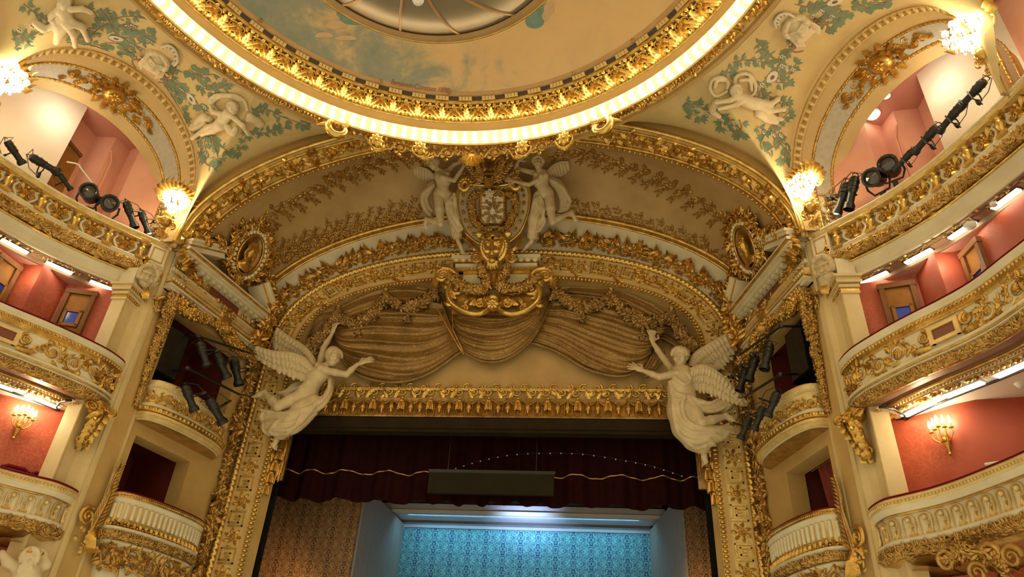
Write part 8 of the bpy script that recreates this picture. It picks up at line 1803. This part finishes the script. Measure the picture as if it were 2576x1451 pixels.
for a, b, w in (((2479, 200), (2420, 264), 'highest of the row'), ((2420, 262), (2366, 326), 'second from the top of the row'), ((2360, 316), (2304, 378), 'third from the top of the row'), ((2298, 376), (2254, 424), 'fourth from the top of the row')):
    A_, B_ = on_path(B3, *a), on_path(B3, *b); L_ = np.linalg.norm(B_-A_); spot(PROF, A_*0.45+B_*0.55, B_-A_, -ZV, (L_/0.62*1.05, L_/0.62*1.05, L_/0.62*1.05), 'long black profile spotlight by the ceiling lamps, %s' % w, 'lamps on the balustrade with ceiling lamps')
for c, dz, w in (((2236, 416), (-0.7, -1.0, -0.2), 'upper of the pair'), ((2197, 448), (-0.8, -0.7, -0.5), 'lower of the pair')):
    P = on_path(B3, *c); spot(FRES, P, np.array(dz), ZV, 1.75, 'round black lens spotlight, %s on the rail by the round ceiling lamps' % w, 'lamps on the balustrade with ceiling lamps')
for a, b, w in (((2152, 440), (2136, 522), 'upright black spotlight on the rail by the round ceiling lamps, nearer them'), ((2134, 455), (2106, 535), 'upright black spotlight with glowing lens beside the pier by the gilded sconce')):
    A_, B_ = on_path(B3, *a, -0.05), on_path(B3, *b, -0.02); L_ = np.linalg.norm(B_-A_); t_ = spot(PROF, A_*0.45+B_*0.55, B_-A_, np.array([-0.6, 0.8, 0]), L_/0.64, w, 'lamps on the balustrade with ceiling lamps')
    if b[0] == 2106: mb = MB(); mb.add(sphere(0.085, 10, 6, B_+ZV*0.02, (1, 1, 0.5))); mb.build('lit_lens', 'lens_glow', t_)
# black lamp bar along the rail
for side, mir in SIDES:
    mb = MB(); mb.add(B3.tube(-0.20, 10.68, 0.025, 6)); tag(mb.build('lamp_rail', 'black_metal', mir=mir), 'black pipe along the balustrade carrying spotlights, ' + ('brown-door side' if mir else 'ceiling-lamp side'), 'pipe')
# lamp rigs in front of the stage boxes
def wpx(x, y, s, off): n = WN3*np.array([s, 1, 1]); return atP(x, y, Wv(2.0, 8.0, off)*np.array([s, 1, 1]), n)
for s, bars, lamps, who in ((-1, [((455, 842), (500, 846), (628, 888)), ((420, 935), (472, 926), (602, 992))], [((503, 862), (520, 918)), ((545, 890), (570, 948)), ((588, 905), (601, 965)), ((466, 972), (488, 1030)), ((526, 1003), (560, 1062))], 'unclothed winged statue'),
                            (1, [((2035, 822), (1965, 820), (1861, 892)), ((2030, 940), (1962, 942), (1874, 998))], [((1936, 868), (1923, 926)), ((1901, 898), (1885, 954)), ((1876, 926), (1861, 980)), ((1956, 988), (1932, 1044)), ((1920, 1024), (1898, 1078)), ((1886, 1050), (1864, 1102))], 'robed winged statue')):
    rig = thing('lighting_bracket', 'black pipe bracket reaching out of the upper stage box beside the %s' % who, 'bracket', wpx(*bars[1][1], s, 0.6), 'lamp brackets of the stage boxes')
    for bar_ in bars:
        P = np.array([wpx(*bar_[0], s, -0.6), wpx(*bar_[1], s, 0.75), wpx(*bar_[2], s, 0.75)]); mb = MB(); mb.add(tube(P[:2], 0.03, 6)); mb.add(tube(P[1:], 0.03, 6)); mb.add(tube(np.array([P[2], P[2]*0.6+P[1]*0.4+ZV*0.02-np.array([s*0.0, 0.5, 0])*0]), 0.02, 6)); mb.add(tube(np.array([P[2], wpx(bar_[2][0]-s*55*(-1)*-1, bar_[2][1]+8, s, 0.2)]), 0.02, 6)); mb.add(sphere(0.06, 6, 5, P[1])); mb.build('pipe', 'black_metal', rig)
    for i, (a, b) in enumerate(lamps):
        A_, B_ = wpx(*a, s, 0.78), wpx(*b, s, 0.95); L_ = np.linalg.norm(B_-A_); k = L_/0.58
        spot(PROF, A_*0.5+B_*0.5, B_-A_, nrm(np.array([-s*0.2, 0.3, 1.0])), (k*1.25, k*1.25, k), 'black boxy spotlight on the bracket by the %s, %s' % (who, ['first of the upper bar', 'second of the upper bar', 'third of the upper bar', 'first of the lower bar', 'second of the lower bar', 'third of the lower bar'][i]), 'spotlights on the stage-box brackets')
    c0 = wpx(430 if s < 0 else 2005, 885, s, -0.1); sp = thing('loudspeaker', 'tall black loudspeaker inside the upper stage box by the %s' % who, 'loudspeaker', c0-ZV*0.65, 'loudspeakers in the stage boxes')
    T_, N_ = WT3*np.array([s, 1, 1]), WN3*np.array([s, 1, 1]); mb = MB(); mb.add(obox(c0-N_*0.3, T_, ZV, N_, 0.42, 0.66, 0.3)); mb.build('cabinet', 'black_cloth', sp); mb = MB(); mb.add(obox(c0+N_*0.01, T_, ZV, N_, 0.38, 0.62, 0.012)); mb.build('grille', 'black_metal', sp)
# ------------------------------------------------------------------ crystal clusters at the feet of the pendentives
mb = MB(); mb.add(sphere(0.055, 8, 6, (0, 0, 0), (1, 1, 1.25))); cb_me = mb.mesh('bulb', sharp=180); cb_me.materials.append(M['crystal_bulb'])
mb = MB(); mb.add(sphere(0.022, 6, 4, (0, 0, 0), (1, 1, 1.8))); cr_me = mb.mesh('crystal_drop', sharp=20); cr_me.materials.append(M['crystal'])
for side, mir in SIDES:
    f = np.array([-1 if mir else 1, 1, 1])
    for k, (c, big, lab) in enumerate(((np.array([7.80, 13.38, 11.56]), 1.0, 'blazing crystal lamp at the foot of the stage arch'), (np.array([10.15, 9.73, 12.2]), 1.25, 'blazing crystal lamp at the far end of the side arch'))):
        sc_ = thing('cluster_sconce', lab + (', brown-door side' if mir else ', side with ceiling lamps'), 'lamp', (c-ZV*0.9)*f, 'crystal cluster lamps')
        out = nrm(np.array([RC[0]-c[0], RC[1]-c[1], 0.0])); tg = np.array([-out[1], out[0], 0]); back = c-out*0.28
        P_ = Strip(np.array([back-tg*0.6, back, back+tg*0.6]), nrm(ZV+out*0.25), out); mb = MB(); q = lambda VF: P_.put(mb, VF)
        for j in range(13): a = j*math.pi/12; q(r2(acan(0.42*big, 0.24, 0.10, 4, 0.14), 0.6+0.12*math.cos(a), 0.15+0.12*math.sin(a), a))
        for sg in (-1, 1): q(r2(volute(0.15*big, 1.7, 0.04, 20, d=sg), 0.6+0.22*sg, 0.35, 1.5)); q(r2(volute(0.12*big, 1.7, 0.03, 20, d=-sg), 0.6+0.3*sg, 0.05, 1.5))
        q(r2(rosette(0.2, 0.14, 8), 0.6, 0.4)); mb.build('leaf_backplate', 'gold_bright', sc_, mir=mir)
        mb = MB(); Q_ = Strip(np.array([back+out*0.08-ZV*0.2, back+out*0.10-ZV*0.5, back+out*0.06-ZV*0.8, back+out*0.02-ZV*1.15]), tg, out); q = lambda VF: Q_.put(mb, VF); q(r2(acan(0.5, 0.35, 0.14, 4, 0.1), 0.05, 0, 0)); q(dome(0.15, 0.18, 10, 4, 0.42, 0)); tangle(q, 0.75, 0.30, 50, rnd, 0.15, 0.8, 0.2)
        for sg in (-1, 1): q(r2(volute(0.10, 1.6, 0.03, 18, d=sg), 0.45, 0.15*sg, 0)); q(r2(volute(0.09, 1.6, 0.03, 18, d=-sg), 0.8, 0.08*sg, 0))
        mb.build('mascaron_pendant', 'gold', sc_, mir=mir)
        n_ = 0
        for zt, rad, m_ in ((0.16, 0.14, 5), (0.02, 0.29, 10), (-0.13, 0.21, 8), (-0.26, 0.10, 4)):
            for j in range(m_):
                a = j*2*math.pi/m_+zt*9; p = c+(out*math.cos(a)+tg*math.sin(a))*rad*big+ZV*zt*big; inst('bulb', cb_me, sc_, p*f, sc=big); mb = None
                for dz in (0.09, 0.14): inst('crystal_drop', cr_me, sc_, (p-ZV*dz*big+out*0.02)*f, sc=big)
        mb = MB(); mb.add(tube(np.array([back, c+ZV*0.2, c, c-ZV*0.3]), 0.025, 6)); mb.build('stem', 'gold', sc_, mir=mir)
# ------------------------------------------------------------------ candle sconces in the lower boxes
mb = MB(); mb.add(lathe([(0.001, -0.02), (0.02, 0.0), (0.028, 0.03), (0.022, 0.07), (0.001, 0.12)], 8)); fl_bulb = mb.mesh('flame_bulb', sharp=180); fl_bulb.materials.append(M['candle_bulb'])
for side, mir in SIDES:
    f = np.array([-1 if mir else 1, 1, 1]); wp = atP(45 if mir else 2385, 1075 if mir else 1110, np.array([9.36*f[0], 13.33, 5.0]), nrm(np.array([-0.76*f[0], -0.65, 0])))*f
    out = nrm(np.array([-0.76, -0.65, 0.0])); tg = np.array([out[1], -out[0], 0]); c = wp+out*0.06
    t_ = thing('candle_sconce', 'gilded five-armed candle sconce glowing on the red wall, ' + ('brown-door side' if mir else 'side with ceiling lamps'), 'lamp', c*f, 'candle sconces in the lower boxes')
    mb = MB(); mb.add(tube(np.array([c-ZV*0.22, c-ZV*0.1, c, c+ZV*0.12]), np.array([0.015, 0.05, 0.08, 0.06]), 8)); mb.add(sphere(0.035, 8, 6, c-ZV*0.25)); mb.add(sphere(0.05, 8, 6, c+out*0.06)); mb.build('backplate', 'gold', t_, mir=mir)
    for j in range(5):
        x_ = (j-2)*0.092; y_ = 0.16-0.04*abs(j-2); e = c+tg*x_+out*y_+ZV*(0.22-0.022*abs(j-2)); mb = MB(); mb.add(tube(spline(np.array([c, c+tg*x_*0.5+out*y_*0.8-ZV*0.03, e-ZV*0.10, e]), 10), 0.012, 5)); mb.add((lambda q: (q[0]+e, q[1]))(lathe([(0.012, -0.01), (0.045, 0.0), (0.045, 0.012), (0.018, 0.015), (0.018, 0.09)], 8))); mb.build('arm', 'gold_bright', t_, mir=mir); inst('flame_bulb', fl_bulb, t_, (e+ZV*0.10)*f, sc=1.2)
    lamp_point('sconce_light', (c+out*0.30+ZV*0.45)*f, 17, (1.0, 0.82, 0.5), 0.12)
# ------------------------------------------------------------------ round ceiling lamps
def ceil_lamp(p, r, label, glow='down_light'):
    t_ = thing('ceiling_lamp', label, 'lamp', p); mb = MB(); mb.add((lambda q: (q[0]*np.array([1, 1, -1])+p, q[1]))(dome(r, r*0.75, 16, 5))); mb.build('globe', glow, t_); mb = MB(); mb.add((lambda q: (q[0]+p, q[1]))(lathe([(r*1.05, -0.02), (r*1.12, 0.0), (r*1.12, 0.04), (r*0.9, 0.05)], 16))); mb.build('collar', 'white_plastic', t_); return t_
ceil_lamp(atZ(2195, 287, 13.95), 0.17, 'larger round ceiling lamp glowing in the pink room above the top balcony'); ceil_lamp(atZ(2229, 241, 13.95), 0.09, 'smaller round ceiling lamp in the pink room above the top balcony')
ceil_lamp(atZ(2441, 568, 8.90), 0.10, 'round white ceiling lamp in the red room behind the middle balcony', 'white_plastic'); ceil_lamp(atZ(2500, 515, 8.90), 0.055, 'tiny white ceiling lamp near the strip lights behind the middle balcony', 'white_plastic'); ceil_lamp(atZ(2568, 966, 5.86), 0.09, 'small white ceiling lamp at the picture edge above the lowest balcony', 'white_plastic')
for sx in (-1, 1):
    lamp_point('upper_room_light', (sx*10.3, 11.6, 13.1), 17, (1.0, 0.88, 0.68), 0.2)
    lamp_point('middle_room_light', (sx*9.75, 12.3, 8.6), 11, (1.0, 0.86, 0.6), 0.2)
# ------------------------------------------------------------------ chairs and small things in the lower boxes
for i, (px, py, lab) in enumerate(((40, 1178, 'dark red velvet chair back above the lowest rail, nearer the picture edge'), (108, 1197, 'dark red velvet chair back above the lowest rail, nearer the pier'))):
    p = on_path(B1, px, py, -0.55); ch = thing('box_chair', lab, 'chair', (p[0], p[1], 3.3), 'chairs in the lowest box'); d = nrm(np.array([0.75, -0.65, 0])); s_ = np.array([-d[1], d[0], 0]); c = np.array([p[0], p[1], 0])
    bk = MB(); bk.add(tube(np.array([c-s_*0.24+ZV*(p[2]-0.04), c-s_*0.15-d*0.03+ZV*(p[2]+0.02), c+s_*0.15-d*0.03+ZV*(p[2]+0.02), c+s_*0.24+ZV*(p[2]-0.04)]), 0.05, 8)); bk.add(obox(c+ZV*(p[2]-0.22), s_, ZV, d, 0.24, 0.20, 0.03)); bk.build('backrest', 'velvet', ch)
    mb = MB(); mb.add(obox(c+d*0.24+ZV*(p[2]-0.45), s_, d, ZV, 0.24, 0.24, 0.05)); mb.build('seat', 'velvet', ch)
    for a_ in (-0.2, 0.2):
        for b_ in (0.03, 0.42): mb = MB(); mb.add(obox(c+s_*a_+d*b_+ZV*(p[2]-0.68), s_, d, ZV, 0.02, 0.02, 0.2)); mb.build('leg', 'gold_dark', ch)
p = on_path(B1, 2502, 1166, -0.1); rl_ = thing('rail_lamp', 'small metal reading lamp lying on the velvet rail of the lowest balcony', 'lamp', p); mb = MB(); mb.add(tube(np.array([p+np.array([-0.12, 0.06, 0.0]), p, p+np.array([0.12, -0.06, 0.02])]), np.array([0.03, 0.035, 0.02]), 8)); mb.build('head', 'white_plastic', rl_); mb = MB(); mb.add(tube(np.array([p+np.array([0.1, -0.05, 0.02]), p+np.array([0.14, -0.08, -0.1])]), 0.012, 6)); mb.build('arm', 'black_metal', rl_)
# bent steel tube in the pink room
mb = MB(); P = [on_path(B3, *q_, -0.6) for q_ in ((168, 407), (195, 413), (205, 425), (232, 462), (250, 500))]; mb.add(tube(spline(np.array(P), 20), 0.02, 6)); tag(mb.build('bent_handrail', 'white_plastic'), 'thin bent steel handrail behind the spotlights by the brown door', 'handrail')
# crouching figure under the lowest balcony (left) and gilded trophy (right)
q_ = lambda x, y, d=0.0: atP(x, y, np.array([-8.35, 13.45, 2.8])+nrm(np.array([0.8, -0.6, 0]))*d, nrm(np.array([0.8, -0.6, 0])))
car = thing('atlas_figure', 'pale stone crouching figure with raised arms under the lowest balcony', 'statue', q_(60, 1500)); sd = SDF(*bounds([q_(0, 1370), q_(130, 1370), q_(0, 1480), q_(130, 1480), q_(60, 1420, 0.5), q_(60, 1420, -0.2)], 0.25), 0.022)
sd.chain([q_(72, 1425, 0.15), q_(66, 1450, 0.15), q_(60, 1490, 0.12)], [0.20, 0.24, 0.22], 0.1); sd.chain([q_(85, 1432, 0.15), q_(115, 1420, 0.18), q_(108, 1392, 0.16), q_(90, 1382, 0.12)], [0.11, 0.09, 0.075, 0.06], 0.05); sd.chain([q_(50, 1432, 0.15), q_(18, 1412, 0.18), q_(5, 1392, 0.16)], [0.11, 0.09, 0.07], 0.05); Zh = nrm(np.array([0.7, -0.8, -0.1])); Yh = ZV-Zh*(ZV@Zh); Yh = nrm(Yh); head_sdf(sd, q_(72, 1408, 0.3), np.cross(Yh, Zh), Yh, Zh, 0.36, True, True)
mb = MB(); mb.add(sd.mesh()); mb.build('body', 'stone_pale', car, sharp=180); mb = MB(); blob_garland(mb, np.array([q_(52, 1390, 0.3), q_(75, 1388, 0.34), q_(95, 1398, 0.3)]), 0.08, rnd, 80, 1.5, 0.2); mb.build('leaf_crown', 'gold', car)
q_ = lambda x, y, d=0.0: atP(x, y, np.array([8.9, 12.2, 2.9])+nrm(np.array([-0.85, -0.5, 0]))*d, nrm(np.array([-0.85, -0.5, 0])))
tro = thing('gilded_trophy', 'dark gilded mask and scroll trophy under the lowest balcony', 'relief', q_(2480, 1451)); mb = MB()
P = spline(np.array([q_(2370, 1405, 0.1), q_(2410, 1395, 0.15), q_(2450, 1385, 0.2), q_(2500, 1410, 0.2), q_(2540, 1440, 0.15)]), 30); blob_garland(mb, P, 0.13, rnd, 140, 1.4, 0.25)
for a, b in ((2380, 1410), (2490, 1395), (2460, 1440), (2545, 1400)):
    c = q_(a, b, 0.2); T3_ = nrm(q_(a+10, b)-q_(a, b)); N_ = nrm(np.array([-0.85, -0.5, -0.2])); U_ = np.cross(N_, T3_); Mx = np.eye(4); Mx[:3, 0], Mx[:3, 1], Mx[:3, 2], Mx[:3, 3] = T3_, U_, N_, c; mb.add(volute(0.17, 1.7, 0.05, 22), Mx)
mb.build('foliage', 'gold_dark', tro)
